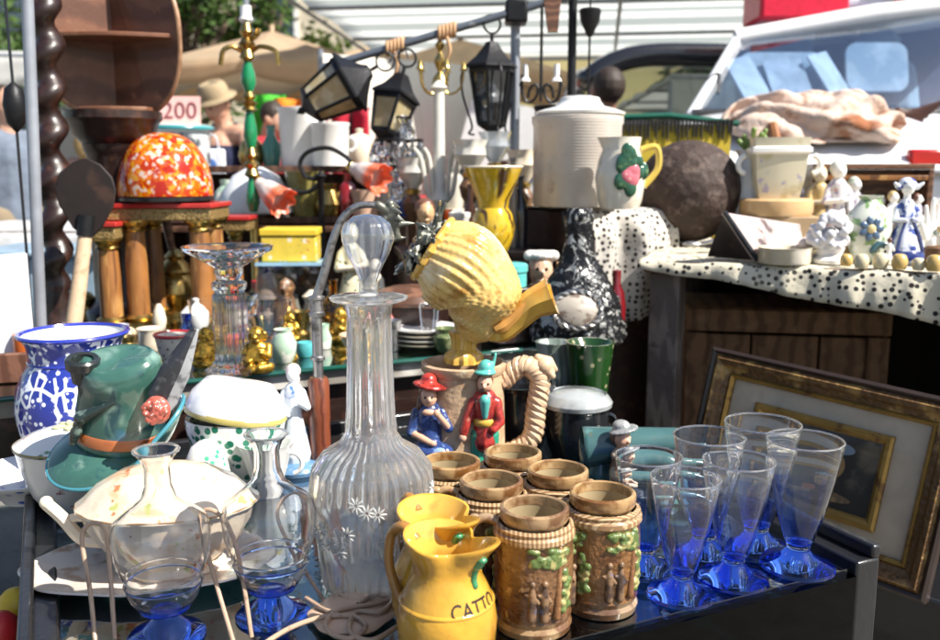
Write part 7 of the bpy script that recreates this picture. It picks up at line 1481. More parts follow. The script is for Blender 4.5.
cloth_table('market table under a cream cloth behind the chandeliers', (-.1, 5.9), 1.5, .8, .95, CL('cream_cloth', (.6, .54, .42)))
p = P(181, 190, 4.45); p.z = .927; u = S(p); h = P(181, 126, 4.45).z - p.z
t = thing('enamel_basin', 'white enamel drum basin with a teal rim below the price sign', 'basin', p)
b = B(); b.lathe([(.0005, 0), (26 * u, 0), (28 * u, .02), (30 * u, h - .04), (30 * u, h - .03), (.0005, h - .03)], 40, caps=False); b.build('drum', mat('chipped_enamel', (.5, .52, .52), [((.05, .06, .07), 'n', 8, .55, .62)], rough=.35), t)
b = B(); b.lathe([(.0005, h - .029), (31 * u, h - .029), (33 * u, h), (30 * u, h + .004), (.0005, h - .01)], 40, caps=False); b.build('white_bowl', WHITEP, t)
b = B(); b.tube([(32.6 * u * math.cos(2 * PI * i / 40), 32.6 * u * math.sin(2 * PI * i / 40), h - .012) for i in range(40)], .011, 8, 0, True); b.build('teal_rim', mat('teal_rim_enamel', (.05, .28, .3), rough=.3), t)
ps = P(180, 122, 4.5); sg = thing('price_sign', 'pink card price sign reading 200 standing in the enamel basin', 'sign', (ps.x, 4.5, .927 + h - .008), 0)
hs = P(180, 96, 4.5).z - (.927 + h - .008); b = B(); b.T = Matrix.Rotation(rad(-6), 4, 'X'); b.box((0, 0, hs / 2), (.2, .006, hs)); b.build('card', mat('pink_card', (.7, .42, .38), rough=.7, vary=.05), sg)
me = text_mesh('200', .115); me.materials.append(mat('red_brown_ink', (.14, .02, .03), rough=.6)); o = bpy.data.objects.new('lettering', me); COL.objects.link(o); o.parent = sg; o.rotation_euler = (PI / 2 + rad(6) * -1, 0, 0); o.location = (.0, -.0055 + hs * .3 * math.tan(rad(6)) , hs * .3)
for v in me.vertices: v.co.x *= 1.0
# folded cloth stacks and goods on the red table
for i, (px, py, c, lab) in enumerate([(268, 104, (.06, .45, .03), 'bright green folded cloth hanging on the far red stall'), (288, 108, (.75, .2, .01), 'orange folded cloth hanging on the far red stall'), (312, 118, (.4, .02, .05), 'crimson folded cloth beside the orange one'), (352, 118, (.42, .01, .03), 'large crimson cloth seen under the tilted lanterns')]):
    p = P(px, py, 6.5); h = p.z + .06 - 1.01
    def fn(ui, v, h=h, i=i): return Vector(((ui - .5) * .26, .03 * math.sin(ui * 9 + i) + .02 * math.sin(v * 5), h * (1 - v)))
    t = thing('hung_cloth', lab, 'cloth', (p.x, 6.45 - .02 * i, 1.008)); b = B(); b.grid(fn, 16, 10); b.build('cloth', CL(['green_print_cloth', 'orange_print_cloth', 'crimson_cloth', 'deep_crimson_cloth'][i], c), t, solid=.01, smooth=80)
    b = B(); b.tube([(0, .03, 0), (0, .03, h + .01)], .01, 8); b.tube([(-.14, .03, h), (.14, .03, h)], .008, 8); b.build('rack', IRON, t)
# red strip awning far left
pa, pb = P(182, 106, 7.2), P(262, 112, 7.2)
# goods: tall jars on the cream table
for i, (px, h, r, c, lab) in enumerate([(408, .3, .06, (.06, .1, .05), 'dark green bottle on the far cream table'), (470, .34, .08, (.03, .03, .035), 'black jar on the far cream table left of the lantern'), (455, .26, .09, (.6, .56, .48), 'pale jar on the far cream table'), (500, .3, .1, (.06, .03, .02), 'dark brown wooden box jar on the far cream table')]):
    p = P(px, 170, 5.7); b = B(); b.lathe([(.0005, 0), (r * .7, 0), (r, h * .4), (r * .8, h * .75), (r * .4, h * .85), (r * .5, h), (.0005, h)], 24, caps=False); single(b, 'far_jar', lab, 'jar', mat(['bottle_green_glaze', 'soot_black_glaze', 'bone_glaze', 'umber_glaze'][i], c, rough=.3), (p.x, 5.7, .957))
# big white sheet / boards leaning behind
b = B(); b.T = Matrix.Rotation(rad(-8), 4, 'X') @ Matrix.Rotation(rad(14), 4, 'Y'); b.box((0, 0, .55), (.8, .03, 1.1)); p = P(500, 150, 6.6)
single(b, 'white_board', 'white board leaning behind the smoky lantern', 'board', mat('white_laminate', (.72, .72, .7), rough=.5, vary=.04), (p.x - .1, 6.7, .6), -.2)
b = B(); b.box((0, 0, .3), (1.2, .5, .6)); single(b, 'dark_crate', 'dark crate supporting the leaning white board', 'crate', CABW, (p.x - .1, 6.8, 0), 0, bevel=.01)
# ================================================================== canopies
CANW = mat('white_grey_striped_canvas', (.88, .89, .87), [((.6, .63, .62), 'wy', .6, .45, .6, 0)], rough=.8, vary=.05, transl=.78)
CANV = mat('white_canvas', (.8, .8, .78), rough=.85, vary=.06, vs=3, transl=.55)
CRM = mat('cream_canvas', (.84, .7, .52), rough=.85, vary=.08, vs=3, transl=.72)
def canopy(name, label, c, w, d, z, slope, m, rz, posts=True, val=.22, zend=None):
    t = thing(name, label, 'canopy', (c[0], c[1], 0), rz)
    def fn(ui, v): x = (ui - .5) * w; y = (v - .5) * d; return Vector((x, y, z + slope * y - .05 * math.sin(PI * v * 4) ** 2 * .6))
    b = B(); b.grid(fn, 24, 40); b.build('canvas_roof', m, t, solid=.006, smooth=80)
    for y in (-d / 2, -d / 6, d / 6, d / 2):
        b = B(); b.tube([(-w / 2, y, z + slope * y - .035), (w / 2, y, z + slope * y - .035)], .022, 8); b.build('roof_tube', STEEL, t)
    for x in (-w / 2, 0, w / 2):
        b = B(); b.tube([(x, -d / 2, z - slope * d / 2 - .075), (x, d / 2, z + slope * d / 2 - .075)], .018, 8); b.build('rafter', STEEL, t)
    if val:
        def fv(ui, v): x = (ui - .5) * w; return Vector((x, -d / 2 - .012, z - slope * d / 2 - v * val * (1 + .25 * abs(math.sin(x * 6)))))
        b = B(); b.grid(fv, 80, 3); b.build('valance', m, t, solid=.005)
    if posts:
        for x in (-w / 2, w / 2):
            for y in (-d / 2, d / 2):
                b = B(); b.tube([(x, y, 0), (x, y, z + slope * y - .08)], .022, 8); b.build('post', STEEL, t)
    return t
canopy('striped_canopy', 'large white and grey striped market canopy across the top', (1.36, 8.6), 5.4, 4.4, 2.6, -.04, CANW, rad(-8), val=0)
canopy('far_canopy', 'long pale canopy roof far behind the crates at upper left', (-3.4, 10.5), 4.2, 3.4, 2.45, .1, CANV, rad(8), val=.3)
def parasol(label, c, R_, z0, hgt, m, rz=0):
    t = thing('market_parasol', label, 'parasol', (c[0], c[1], 0), rz, 'cream market parasols'); n = 8
    def fn(ui, v):
        a = 2 * PI * ui; f = abs(math.sin(a * n / 2)); return Vector((R_ * v * math.cos(a) * (1 - .06 * f * v), R_ * v * math.sin(a) * (1 - .06 * f * v), z0 + hgt * (1 - v) - .1 * f * v * (1 - v)))
    b = B(); b.grid(fn, 96, 10); b.build('canopy', m, t, solid=.006, smooth=60)
    def fv(ui, v): a = 2 * PI * ui; f = abs(math.sin(a * n / 2)); r = R_ * (1 - .06 * f); return Vector((r * math.cos(a), r * math.sin(a), z0 - v * .16 * (.7 + .5 * f)))
    b = B(); b.grid(fv, 96, 3); b.build('valance', m, t, solid=.005, smooth=60)
    b = B(); b.tube([(0, 0, 0), (0, 0, z0 + hgt + .06)], .025, 10); b.build('pole', PALEW, t)
    for k in range(n):
        a = 2 * PI * (k) / n; b = B(); b.tube([(0, 0, z0 + hgt - .06), (R_ * .97 * math.cos(a), R_ * .97 * math.sin(a), z0 - .025)], .01, 6); b.build('rib', PALEW, t)
    b = B(); b.lathe([(.25, 0), (.25, .06), (.04, .1)], 24); b.build('base', STEEL, t)
parasol('cream market parasol left, behind the green candelabrum', (-1.95, 9.2), 1.35, 2.12, .42, CRM)
parasol('cream market parasol behind the gilt chandelier', (-.1, 9.6), 1.3, 2.1, .42, CRM, .3)
parasol('cream market parasol behind the tilted lanterns', (-1.0, 11.2), 1.4, 2.3, .42, CRM, .2)
# ================================================================== open black car and yellow stall behind the crock
CARB = mat('black_car_paint', (.012, .012, .014), rough=.15, coat=.8, vary=.03)
TYRE = mat('black_tyre', (.02, .02, .02), rough=.8)
RIM = mat('alloy_rim', (.5, .5, .52), rough=.3, metal=.8)
cx = P(640, 100, 6.2).x
t = thing('black_car', 'black car with its tailgate raised, seen behind the stone crock', 'car', (cx + .1, 7.6, 0), rad(6))
b = B(); side = [(-1.4, .35), (-1.38, .95), (-1.1, 1.02), (.9, .98), (1.9, .86), (2.05, .6), (2.0, .35)]
b.prism(side, 1.66, 0, Matrix.Translation((.83, 0, 0)) @ Matrix.Rotation(PI / 2, 4, 'Z') @ Matrix.Rotation(PI / 2, 4, 'X')); b.build('body', CARB, t, bevel=.05)
b = B(); roof = [(-1.3, 1.02), (-1.12, 1.46), (-.9, 1.5), (.2, 1.48), (.95, .98), (.85, .98), (.15, 1.42), (-.9, 1.44), (-1.05, 1.4), (-1.2, 1.02)]
for x in (.8, -.71): b.prism(roof, .09, 0, Matrix.Translation((x, 0, 0)) @ Matrix.Rotation(PI / 2, 4, 'Z') @ Matrix.Rotation(PI / 2, 4, 'X'))
b.box((0, -.37, 1.47), (1.5, 1.2, .05)); b.build('roof', CARB, t, bevel=.015)
b = B()
zt_ = P(640, 63, 6.2).z; w2 = .72
def hatch(ui, v):
    a = (ui - .5) * 2; x = a * w2; yy = -1.12 - v * .75; z = 1.5 + (zt_ - 1.5) * math.sin(v * PI / 2) * (1 - .0 * abs(a)) - (abs(a) ** 4) * .16 * v; return Vector((x, yy, z))
frame = [hatch(i / 30, 1) for i in range(31)]
b.tube([Vector((-.7, -1.08, 1.46))] + [hatch(0, q / 6) for q in range(7)] + frame + [hatch(1, 1 - q / 6) for q in range(7)] + [Vector((.7, -1.08, 1.46))], .05, 10)
b.grid(lambda u_, v: hatch(u_, .74 + v * .26), 30, 6); b.build('tailgate', CARB, t, solid=.04, smooth=60)
b = B(); b.grid(lambda u_, v: hatch(.04 + u_ * .92, .04 + v * .7), 20, 6); b.build('rear_window', thin_glass('dark_car_glass', (.86, .9, .88), .9, .1, 2.5), t, solid=.006)
for x in (-.7, .7):
    b = B(); b.tube([(x * .93, -1.2, 1.0), (x * .93, -1.7, 1.72)], .015, 8); b.build('gas_strut', IRON, t)
    for y in (-.85, 1.3):
        b = B(); b.T = Matrix.Translation((x * 1.13, y, .31)) @ Matrix.Rotation(PI / 2, 4, 'Y'); b.lathe([(.2, -.09), (.3, -.09), (.315, -.06), (.315, .06), (.3, .09), (.2, .09)], 32); wh = b.build('wheel', TYRE, t)
        b = B(); b.T = Matrix.Translation((x * 1.13, y, .31)) @ Matrix.Rotation(PI / 2, 4, 'Y'); b.lathe([(.0005, -.095), (.19, -.095), (.19, .095), (.0005, .095)], 24); b.build('rim', RIM, wh)
    b = B(); b.box((x * .96, -1.4, .8), (.2, .05, .18)); b.build('tail_light', mat('red_lamp_lens', (.45, .01, .01), rough=.15, coat=.6), t, bevel=.012)
# yellow fringed screen
p = P(668, 150, 3.5); p.z = 0; zt_ = P(668, 119, 3.5).z
t = thing('fringed_screen', 'yellow folding screen with a black fringe and green top rail behind the dark ball', 'screen', p, rad(-6))
YS = mat('yellow_cloth_screen', (.62, .45, .04), rough=.8, vary=.1)
b = B(); b.box((0, 0, zt_ * .5 + .2), (.46, .018, zt_ - .44)); b.build('panel', YS, t)
b = B(); b.tube([(-.26, 0, zt_ + .005), (.0, 0, zt_ + .012), (.26, 0, zt_ - .02)], .012, 8); b.build('green_rail', mat('dark_green_rail', (.01, .1, .06), rough=.3, coat=.3), t)
b = B(); rnd = random.Random(6)
for i in range(34):
    x = -.23 + i * .014; l = .02 + rnd.random() * .05; b.tube([(x, -.013, zt_ - .005), (x + (rnd.random() - .5) * .01, -.015, zt_ - .02 - l)], [.007, .003], 6)
b.build('fringe', BLACKW, t); 
for x in (-.22, .22):
    b = B(); b.box((x, 0, .2), (.03, .03, .4)); b.build('leg', CABW, t)
# yellowish house wall panel seen through the tailgate
# ================================================================== white van
VW = mat('white_van_paint', (.78, .79, .8), rough=.2, coat=.7, vary=.03)
VB = mat('blue_grey_van_plastic', (.16, .2, .3), rough=.3, coat=.3)
yh = 3.75
zh = P(800, 166, yh).z; zhb = P(800, 116, 4.35).z
ox = P(830, 150, yh).x; t = thing('white_van', 'white van with a blue-tinted windscreen and red roof load behind the side table', 'van', (ox, yh, 0), 0)
V3 = lambda px, py, Y: P(px, py, Y) - Vector((ox, yh, 0))
xl, xr = V3(702, 166, yh).x, V3(928, 166, yh).x + .55
# front and hood
b = B()
hood = [V3(702, 150, yh + .02), V3(930, 148, yh + .02)]
yw = .6; HL, HR = V3(692, 116, yh + yw), V3(1010, 112, yh + yw + .0)
nu = 20
def hd_(ui, v):
    x = (xl * (1 - ui) + xr * ui) * (1 + .015 * math.sin(PI * v)); zf = zh + .03 + (zhb - zh - .03) * v; z = zf - .07 * (1 - v) ** 4 - .05 * (abs(2 * ui - 1)) ** 6; return Vector((x, v * yw, z + .02 * math.sin(PI * ui)))
b.grid(hd_, 24, 14); b.build('bonnet', VW, t, solid=.02, smooth=60)
b = B(); b.box(((xl + xr) / 2, .09, zh - .16), (xr - xl - .02, .1, .24)); b.box(((xl + xr) / 2, .3, zh - .55), (xr - xl - .04, .5, .5)); b.build('front_panel', VW, t, bevel=.03)
b = B(); b.box(((xl + xr) / 2, .02, zh - .62), (xr - xl, .16, .24)); b.build('bumper', VB, t, bevel=.03)
for x in (xl + .2, xr - .2):
    b = B(); b.box((x, .03, zh - .22), (.3, .06, .17)); b.build('headlight', thin_glass('lamp_glass', (.8, .82, .84), .9, .12, 2.), t, bevel=.02)
b = B(); q = V3(931, 158, yh - .1); b.box((q.x + .06, .045, q.z), (.17, .05, .075)); b.build('red_marker_lamp', mat('red_lamp_lens', (.45, .01, .01), rough=.15, coat=.6), t, bevel=.012)
# cab: pillars, roof and glass
A0, A1 = V3(690, 117, yh + yw + .03), V3(737, 38, 4.95); R0, R1 = V3(1010, 116, yh + yw + .03), V3(1010, -2, 4.95)
b = B(); b.tube([A0, A0.lerp(A1, .5) + Vector((0, -.03, .01)), A1], [.026, .023, .023], 10); b.build('pillar', VW, t)
b = B(); b.tube([R0, R1], .026, 10); b.build('pillar', VW, t)
b = B(); b.tube([A1, A1.lerp(R1, .5) + Vector((0, -.02, .02)), R1], .035, 10)
b.add([A1 + Vector((0, .0, .03)), R1 + Vector((0, 0, .03)), R1 + Vector((1., 2.4, .06)), A1 + Vector((1., 2.4, .06))], [[0, 1, 2, 3]]); b.build('roof', VW, t, solid=.03)
b = B(); gl = lambda u_, v: (A0.lerp(R0, u_)).lerp(A1.lerp(R1, u_), v) + Vector((0, -.04 * math.sin(PI * v), 0)); b.grid(gl, 12, 8); b.build('windscreen', thin_glass('blue_windscreen', (.83, .91, .985), .7, .08, 2.4, .02), t, solid=.005)
b = B()
for q0_, q1_ in (((.0, .02), (1, .02)),): b.tube([gl(*q0_) + Vector((0, -.02, .01)), gl(*q1_) + Vector((0, -.02, .01))], .018, 8)
b.tube([gl(.12, .05) + Vector((0, -.025, .01)), gl(.42, .12) + Vector((0, -.03, .01))], .008, 6); b.build('wiper', BLACKW, t)
# interior: dark cab, sun visors, seat, mirror
b = B(); m_ = (A0 + R0) / 2; b.box((m_.x + .78, m_.y + 1.5, m_.z + .22), (xr - xl - .1, .04, 1.0)); b.build('cab_back', mat('dark_blue_cab', (.02, .035, .09), rough=.7), t)
b = B(); b.box((m_.x + .2, m_.y + .3, m_.z - .06), (xr - xl - .1, .5, .08)); b.build('dashboard', mat('dash_plastic', (.1, .13, .2), rough=.6), t, bevel=.02)
for u0, u1 in ((.06, .36), (.44, .66)):
    c_ = gl((u0 + u1) / 2, .7) + Vector((0, .12, -.06)); w_ = (gl(u1, .7) - gl(u0, .7)).length; b = B(); hv = .13; rp = [(sx_ * (w_ / 2 - .06) + .06 * math.cos(q), sy_ * (hv - .06) + .06 * math.sin(q)) for sx_, sy_, q0 in ((1, 1, 0), (-1, 1, 1), (-1, -1, 2), (1, -1, 3)) for q in [PI / 2 * (q0 + i / 6) for i in range(7)]]; b.prism(rp, .02, 0, Matrix.Translation(c_ + Vector((.02, 0, -.05))) @ Matrix.Rotation(PI / 2 + rad(-14), 4, 'X')); b.build('sun_visor', mat('pale_visor_vinyl', (.78, .83, .86), [((.5, .6, .68), 'n', 4, .5, .6)], rough=.6, transl=.3), t)
    b = B(); s0 = gl((u0 + u1) / 2, .3) + Vector((.38, 0, 0)); blob('seat', [('c', (s0.x - .12, s0.y + .75, s0.z - .3), (s0.x - .12, s0.y + .85, s0.z + .12), .12, .1), ('c', (s0.x + .12, s0.y + .75, s0.z - .3), (s0.x + .12, s0.y + .85, s0.z + .12), .12, .1), ('e', (s0.x, s0.y + .88, s0.z + .3), (.14, .06, .1))], mat('blue_grey_seat', (.2, .28, .36), rough=.8), .015, t, 3)
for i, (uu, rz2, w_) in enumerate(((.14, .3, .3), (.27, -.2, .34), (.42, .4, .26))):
    b = B(); q = gl(uu, .36) + Vector((.06, .2, .0)); b.box(q, (w_ * .55, .36, .012), 0, Matrix.Rotation(rz2, 3, 'Z') @ Matrix.Rotation(rad(60), 3, 'X') @ Matrix.Rotation(rad(15), 3, 'Z')); b.build('reflection_sheet', WHC, t)  # white sheets added to stand in for reflections on the windscreen
b = B(); c_ = gl(.4, .88) + Vector((0, .1, 0)); b.box(c_, (.22, .03, .06)); b.build('mirror', BLACKW, t, bevel=.012)
b = B(); b.tube(bez([A0.lerp(A1, .3) + Vector((-.0, .02, 0)), A0.lerp(A1, .42) + Vector((-.04, -.06, -.01)), A0.lerp(A1, .5) + Vector((.0, -.07, 0)), A0.lerp(A1, .36) + Vector((.03, -.08, -.04))], 5), .008, 6); b.build('mirror_arm', BLACKW, t)
for x in (xl + .02, xr - .02):
    b = B(); b.box((x + .62, 1.9, .85), (.05, 2.6, 1.0), 0, Matrix.Rotation(-math.atan(.4), 3, 'Z')); b.build('side_panel', VW, t, bevel=.02)
for x in (xl + .1, xr - .1):
    b = B(); b.T = Matrix.Translation((x, .75, .33)) @ Matrix.Rotation(PI / 2, 4, 'Y'); b.lathe([(.2, -.1), (.31, -.1), (.33, -.06), (.33, .06), (.31, .1), (.2, .1)], 32); wh = b.build('wheel', TYRE, t)
    b = B(); b.T = Matrix.Translation((x, .75, .33)) @ Matrix.Rotation(PI / 2, 4, 'Y'); b.lathe([(.0005, -.105), (.19, -.105), (.19, .105), (.0005, .105)], 24); b.build('rim', RIM, wh)
# roof load
rz_ = A1.z + .065 + .01
for i, (px, w_, h_, m2, lab, nm, cat) in enumerate([(795, .55, .24, mat('bright_red_plastic', (.6, .012, .04), rough=.3), 'bright red plastic tub on the left of the van roof', 'red_tub', 'tub'), (868, .32, .14, mat('pale_blue_tarp', (.55, .62, .72), rough=.6), 'pale blue bundle between the red tubs on the van roof', 'roof_bundle', 'bundle'), (935, .55, .22, MATS['bright_red_plastic'], 'bright red plastic tub on the right of the van roof', 'red_tub', 'tub')]):
    p = P(px, 0, 5.25); zz = A1.z + (R1.z - A1.z) * ((p.x - ox - A1.x) / (R1.x - A1.x)) + .058
    if nm == 'red_tub':
        tt = thing(nm, lab, cat, (p.x, 5.25, zz), .1 * i); b = B(); b.prism([(-w_ * .44, -.17), (w_ * .44, -.17), (w_ * .44, .17), (-w_ * .44, .17)], h_); b.build('tub', m2, tt, bevel=.02)
        b = B(); b.box((0, 0, h_ + .012), (w_, .4, .025)); b.build('rim', m2, tt, bevel=.008)
    else:
        o = blob(nm, [('c', (-w_ / 2, 0, .07), (w_ / 2, .05, .07), .07, .065), ('c', (-w_ / 3, .1, .08), (w_ / 2.4, .1, .07), .08, .07), ('e', (0, 0, .12), (.1, .08, .05))], m2, .012, None, 3); o.location = (p.x, 5.25, zz); tag(o, lab, cat)
# cloth bundle with leather tassel on the bonnet
pc = V3(808, 104, yh + .32) + Vector((ox, yh, 0)); zb0 = zh + .03 + (zhb - zh - .03) * .5 + .03
t = thing('cloth_bundle', 'crumpled cream and tan cloth bundle lying on the white van bonnet', 'bundle', (pc.x, yh + .3, zb0)); u = S(pc)
b = B()
rndb = random.Random(12); phs = [rndb.random() * 6 for _ in range(8)]
def bun(ui, v):
    x = (ui - .5) * 176 * u; a = PI * (v * 1.15 - .08); env = max(.12, (1 - abs(2 * ui - 1) ** 5)) * (1 + .1 * math.sin(ui * 7 + phs[0])); r = .165 * env
    fold = .016 * math.sin(ui * 9 + v * 13 + phs[1]) + .017 * math.sin(v * 22 + ui * 9 + phs[2]) + .005 * math.sin(ui * 31 - v * 27 + phs[3]) + .006 * math.sin(v * 41 + ui * 19 + phs[4]) + .03 * (abs(math.sin(v * 7 + ui * 3 + phs[6])) - .5) + .02 * (abs(math.sin(v * 15 + 2.2 * math.sin(ui * 6 + phs[2]))) - .4) + .012 * (abs(math.sin(ui * 19 + 2 * math.sin(v * 9))) - .5) + .014 * (abs(math.sin(ui * 8 - v * 5 + phs[7])) - .5)
    return Vector((x + .015 * math.sin(v * 14 + phs[5]), -math.cos(a) * (r + .05) - fold, max(.004, math.sin(a) * (r * .8 + fold))))
t.rotation_euler = (rad(17), 0, 0); b.grid(bun, 110, 70); b.build('cloth', mat('cream_tan_cloth', (.6, .46, .38), [((.25, .09, .035), 'n', 5, .56, .64, .5, (.5, 1, 2)), ((.36, .23, .16), 'n', 14, .5, .7)], rough=.85, vary=.1, bump=(('n', 22, .7, 0), ('n', 70, .3, 0))), t, solid=.006, smooth=80)
lc = []
for q in range(6): lc.append(('c', (82 * u, -.04, .09 - q * .006), (82 * u + .1 + .015 * q, -.07, .05 + .018 * q), .016, .007))
blob('dark_leather_end', lc, mat('dark_brown_leather', (.09, .04, .03), rough=.5), .006, t, 1)
b = B(); x_ = (757 - 808) * u; b.tube([(x_, -.19, .07), (x_ + .004, -.24, .02), (x_ - .002, -.27, -.03)], [.02, .024, .016], 8); b.tube([(x_ - .002, -.27, -.03), (x_ - .03, -.3, -.07)], [.007, .003], 6); b.build('leather_tassel', mat('tan_leather_tassel', (.3, .12, .04), rough=.5), t)
b = B(); b.grid(lambda a, v: Vector(((a - .5) * 1.5, .03 * math.sin(a * 25), 2.0 * v)), 60, 6); tw = thing('backdrop_sheet', 'pale cloth sheet added to brighten the backdrop behind the chandeliers', 'backdrop sheet', (-.42, 6.95, 0), rad(36)); b.build('cloth_sheet', mat('pale_backdrop_cloth', (.78, .74, .66), rough=.9, vary=.06, vs=2, transl=.3), tw, solid=.006, smooth=80)  # pale sheet added and turned to the sun for a bright, hazy background
for x in (-.75, .75):
    b = B(); b.tube([(x, .04, 0), (x, .04, 2.03)], .02, 8); b.build('post', STEEL, tw)
# ================================================================== buildings, trees, sky backdrop
def building(label, c, w, d, h, wall, rz, nwin, nst, roofm):
    t = thing('town_house', label, 'building', (c[0], c[1], 0), rz)
    b = B(); b.box((0, 0, h / 2), (w, d, h)); b.build('wall', wall, t)
    b = B(); b.prism([(-w / 2 - .3, 0), (w / 2 + .3, 0), (w / 2 - 1, 1.3), (-w / 2 + 1, 1.3)], d + .6, 0, Matrix.Translation((0, d / 2 + .3, h)) @ Matrix.Rotation(PI / 2, 4, 'X')); b.build('roof', roofm, t)
    for s_ in range(nst):
        for k in range(nwin):
            x = -w / 2 + w * (k + .5) / nwin; z = 1.0 + s_ * 2.9
            b = B(); b.box((x, -d / 2 - .02, z + .75), (1.05, .06, 1.5)); f = b.build('window', WHITEP, t)
            b = B(); b.box((x, -d / 2 - .055, z + .75), (.85, .02, 1.3)); b.build('pane', mat('window_pane', (.05, .07, .09), rough=.1, coat=.5), f)
PLAS = mat('cream_plaster', (.62, .55, .42), rough=.9, vary=.08, vs=1.5); PLAS2 = mat('yellow_plaster', (.6, .5, .24), rough=.9, vary=.08, vs=1.5); TILE = mat('terracotta_tiles', (.3, .12, .07), [((.16, .06, .04), 'wx', 3, .5, .9, 1)], rough=.8)
building('cream plastered house far behind the chandeliers', (-1.5, 24), 15, 6, 5.6, PLAS, .05, 5, 2, TILE)
building('yellow plastered house behind the open black car', (6.2, 21), 11, 6, 4.6, PLAS2, -.08, 4, 1, TILE)
building('ochre plastered house at the far right behind the van', (17.5, 17), 10, 6, 6., PLAS2, -.7, 3, 2, TILE)
building('pale plastered house at the far left behind the tent pole', (-14.5, 25), 9, 6, 6., mat('pale_plaster', (.6, .56, .5), rough=.9, vary=.08, vs=1.5), .2, 3, 2, TILE)
LEAF = mat('tree_leaves', (.06, .12, .02), [((.11, .17, .03), 'n', .9, .5, .7), ((.025, .06, .012), 'n', 1.6, .6, .75)], rough=.55, transl=.3, vary=.25, vs=3)
LEAF2 = mat('light_tree_leaves', (.1, .16, .03), [((.16, .2, .05), 'n', .9, .5, .7), ((.03, .07, .015), 'n', 1.6, .6, .75)], rough=.55, transl=.3, vary=.25, vs=3)
TRK = mat('tree_bark', (.12, .08, .055), [((.05, .035, .025), 'wz', 3, .5, .9, 6)], rough=.9, bump=(('n', 20, .6, 0),))
def tree(label, c, h, R_, seed, m=None, n=2600, low=.35):
    rnd = random.Random(seed); t = thing('leafy_tree', label, 'tree', (c[0], c[1], 0), rnd.random() * 6)
    b = B(); b.tube([(0, 0, -.05), (.05, 0, h * .3), (-.03, .04, h * .6), (.0, 0, h * .85)], [.17, .13, .09, .03], 10); cl = []
    for k in range(16):
        a = k * 2.4; z = h * (low + .55 * rnd.random()); tip = Vector((math.cos(a) * R_ * (.45 + .5 * rnd.random()), math.sin(a) * R_ * (.45 + .5 * rnd.random()), z + h * .12)); b.tube([(0, 0, z - h * .12), tip * .5 + Vector((0, 0, z * .5)), tip], [.06, .04, .015], 6); cl.append((tip, R_ * (.28 + .2 * rnd.random())))
    cl.append((Vector((0, 0, h * .92)), R_ * .4)); b.build('trunk', TRK, t)
    b = B(); vs = []; fs = []
    for q in range(n):
        c_, r = cl[rnd.randrange(len(cl))]; d = Vector((rnd.gauss(0, 1), rnd.gauss(0, 1), rnd.gauss(0, .8))); d = d.normalized() * r * (rnd.random() ** .4); p = c_ + d
        e1 = Vector((rnd.gauss(0, 1), rnd.gauss(0, 1), rnd.gauss(0, .7))).normalized(); e2 = e1.orthogonal().normalized(); s_ = .07 + .07 * rnd.random(); o = len(vs)
        vs += [p - e1 * s_, p + e2 * s_ * .5, p + e1 * s_, p - e2 * s_ * .5]; fs.append([o, o + 1, o + 2, o + 3])
    b.add(vs, fs); b.build('crown', m or LEAF, t, smooth=0, fix=False)
for args in [('broad dark tree right of the corner shelf behind the canopies', (-4.4, 14.5), 4.9, 1.5, 1, LEAF), ('light green tree beside the dark tree at upper left', (-5.9, 16.5), 5.6, 1.6, 2, LEAF2), ('tall tree behind the grey tent pole at far left', (-8.6, 15.5), 5.0, 1.7, 3, LEAF), ('rounded green tree above the white van pillar', (4.3, 15.0), 4.0, 1.3, 4, LEAF2), ('dense tree standing to the right of the white van', (7.2, 11.0), 5.2, 1.9, 6, LEAF), ('light tree at the far right behind the van', (10.5, 13.5), 5.6, 2.0, 7, LEAF2), ('leafy tree left of the striped canopy', (-3.6, 17.0), 5.6, 1.7, 5, LEAF2)]: tree(*args)
# long white tent side right of the striped canopy
canopy('white_tent', 'white tent roof between the black car and the white van', (3.6, 11.2), 3.2, 3., 2.1, -.05, CANV, rad(3), val=.45)
# ================================================================== more small wares
def ware(name, label, cat, px, py, z, prof, m, n=32, group=None, fn=None, pt=None, sy=1.):
    p = pt or G(px, py, z); u = S(p) * KV(py - 20); b = B(); b.lathe([(.0005, prof[0][1] * u)] + [(r * u, h * u) for r, h in prof] + [(.0005, prof[-1][1] * u * .6 if prof[-1][0] > 2 else prof[-1][1] * u)], n, caps=False, fn=fn, sy=sy)
    return single(b, name, label, cat, m, p, group=group)
PEACH = mat('peach_glaze', (.74, .48, .34), rough=.25, coat=.4); MINT = mat('mint_glaze', (.4, .55, .42), [((.74, .72, .64), 'n', 30, .5, .6)], rough=.2, coat=.5)
BROWNC = mat('brown_carved_figure', (.13, .065, .03), [((.3, .17, .08), 'n', 50, .55, .7)], rough=.4, coat=.2, bump=(('n', 90, .5, 0),))
ware('peach_lampshade', 'small peach lamp shade on a short dark stem behind the crystal dish', 'lamp shade', 268, 318, T2, [(8, 0), (3, 4), (3, 18), (13, 20), (9, 44), (8, 44)], PEACH)
ware('peach_bowl', 'round peach bowl left of the tall decanter neck', 'bowl', 362, 352, T2, [(9, 0), (18, 8), (22, 18), (20, 18)], PEACH)
ware('mint_jar', 'small mint and white jar left of the curved arm foot', 'jar', 284, 362, T2, [(8, 0), (12, 8), (13, 20), (8, 30), (9, 33), (7, 33)], MINT)
ware('brass_mortar', 'small brass mortar behind the small gilt figure', 'mortar', 301, 336, T2, [(9, 0), (9, 3), (6, 6), (10, 22), (12, 25), (10, 25)], BRASS)
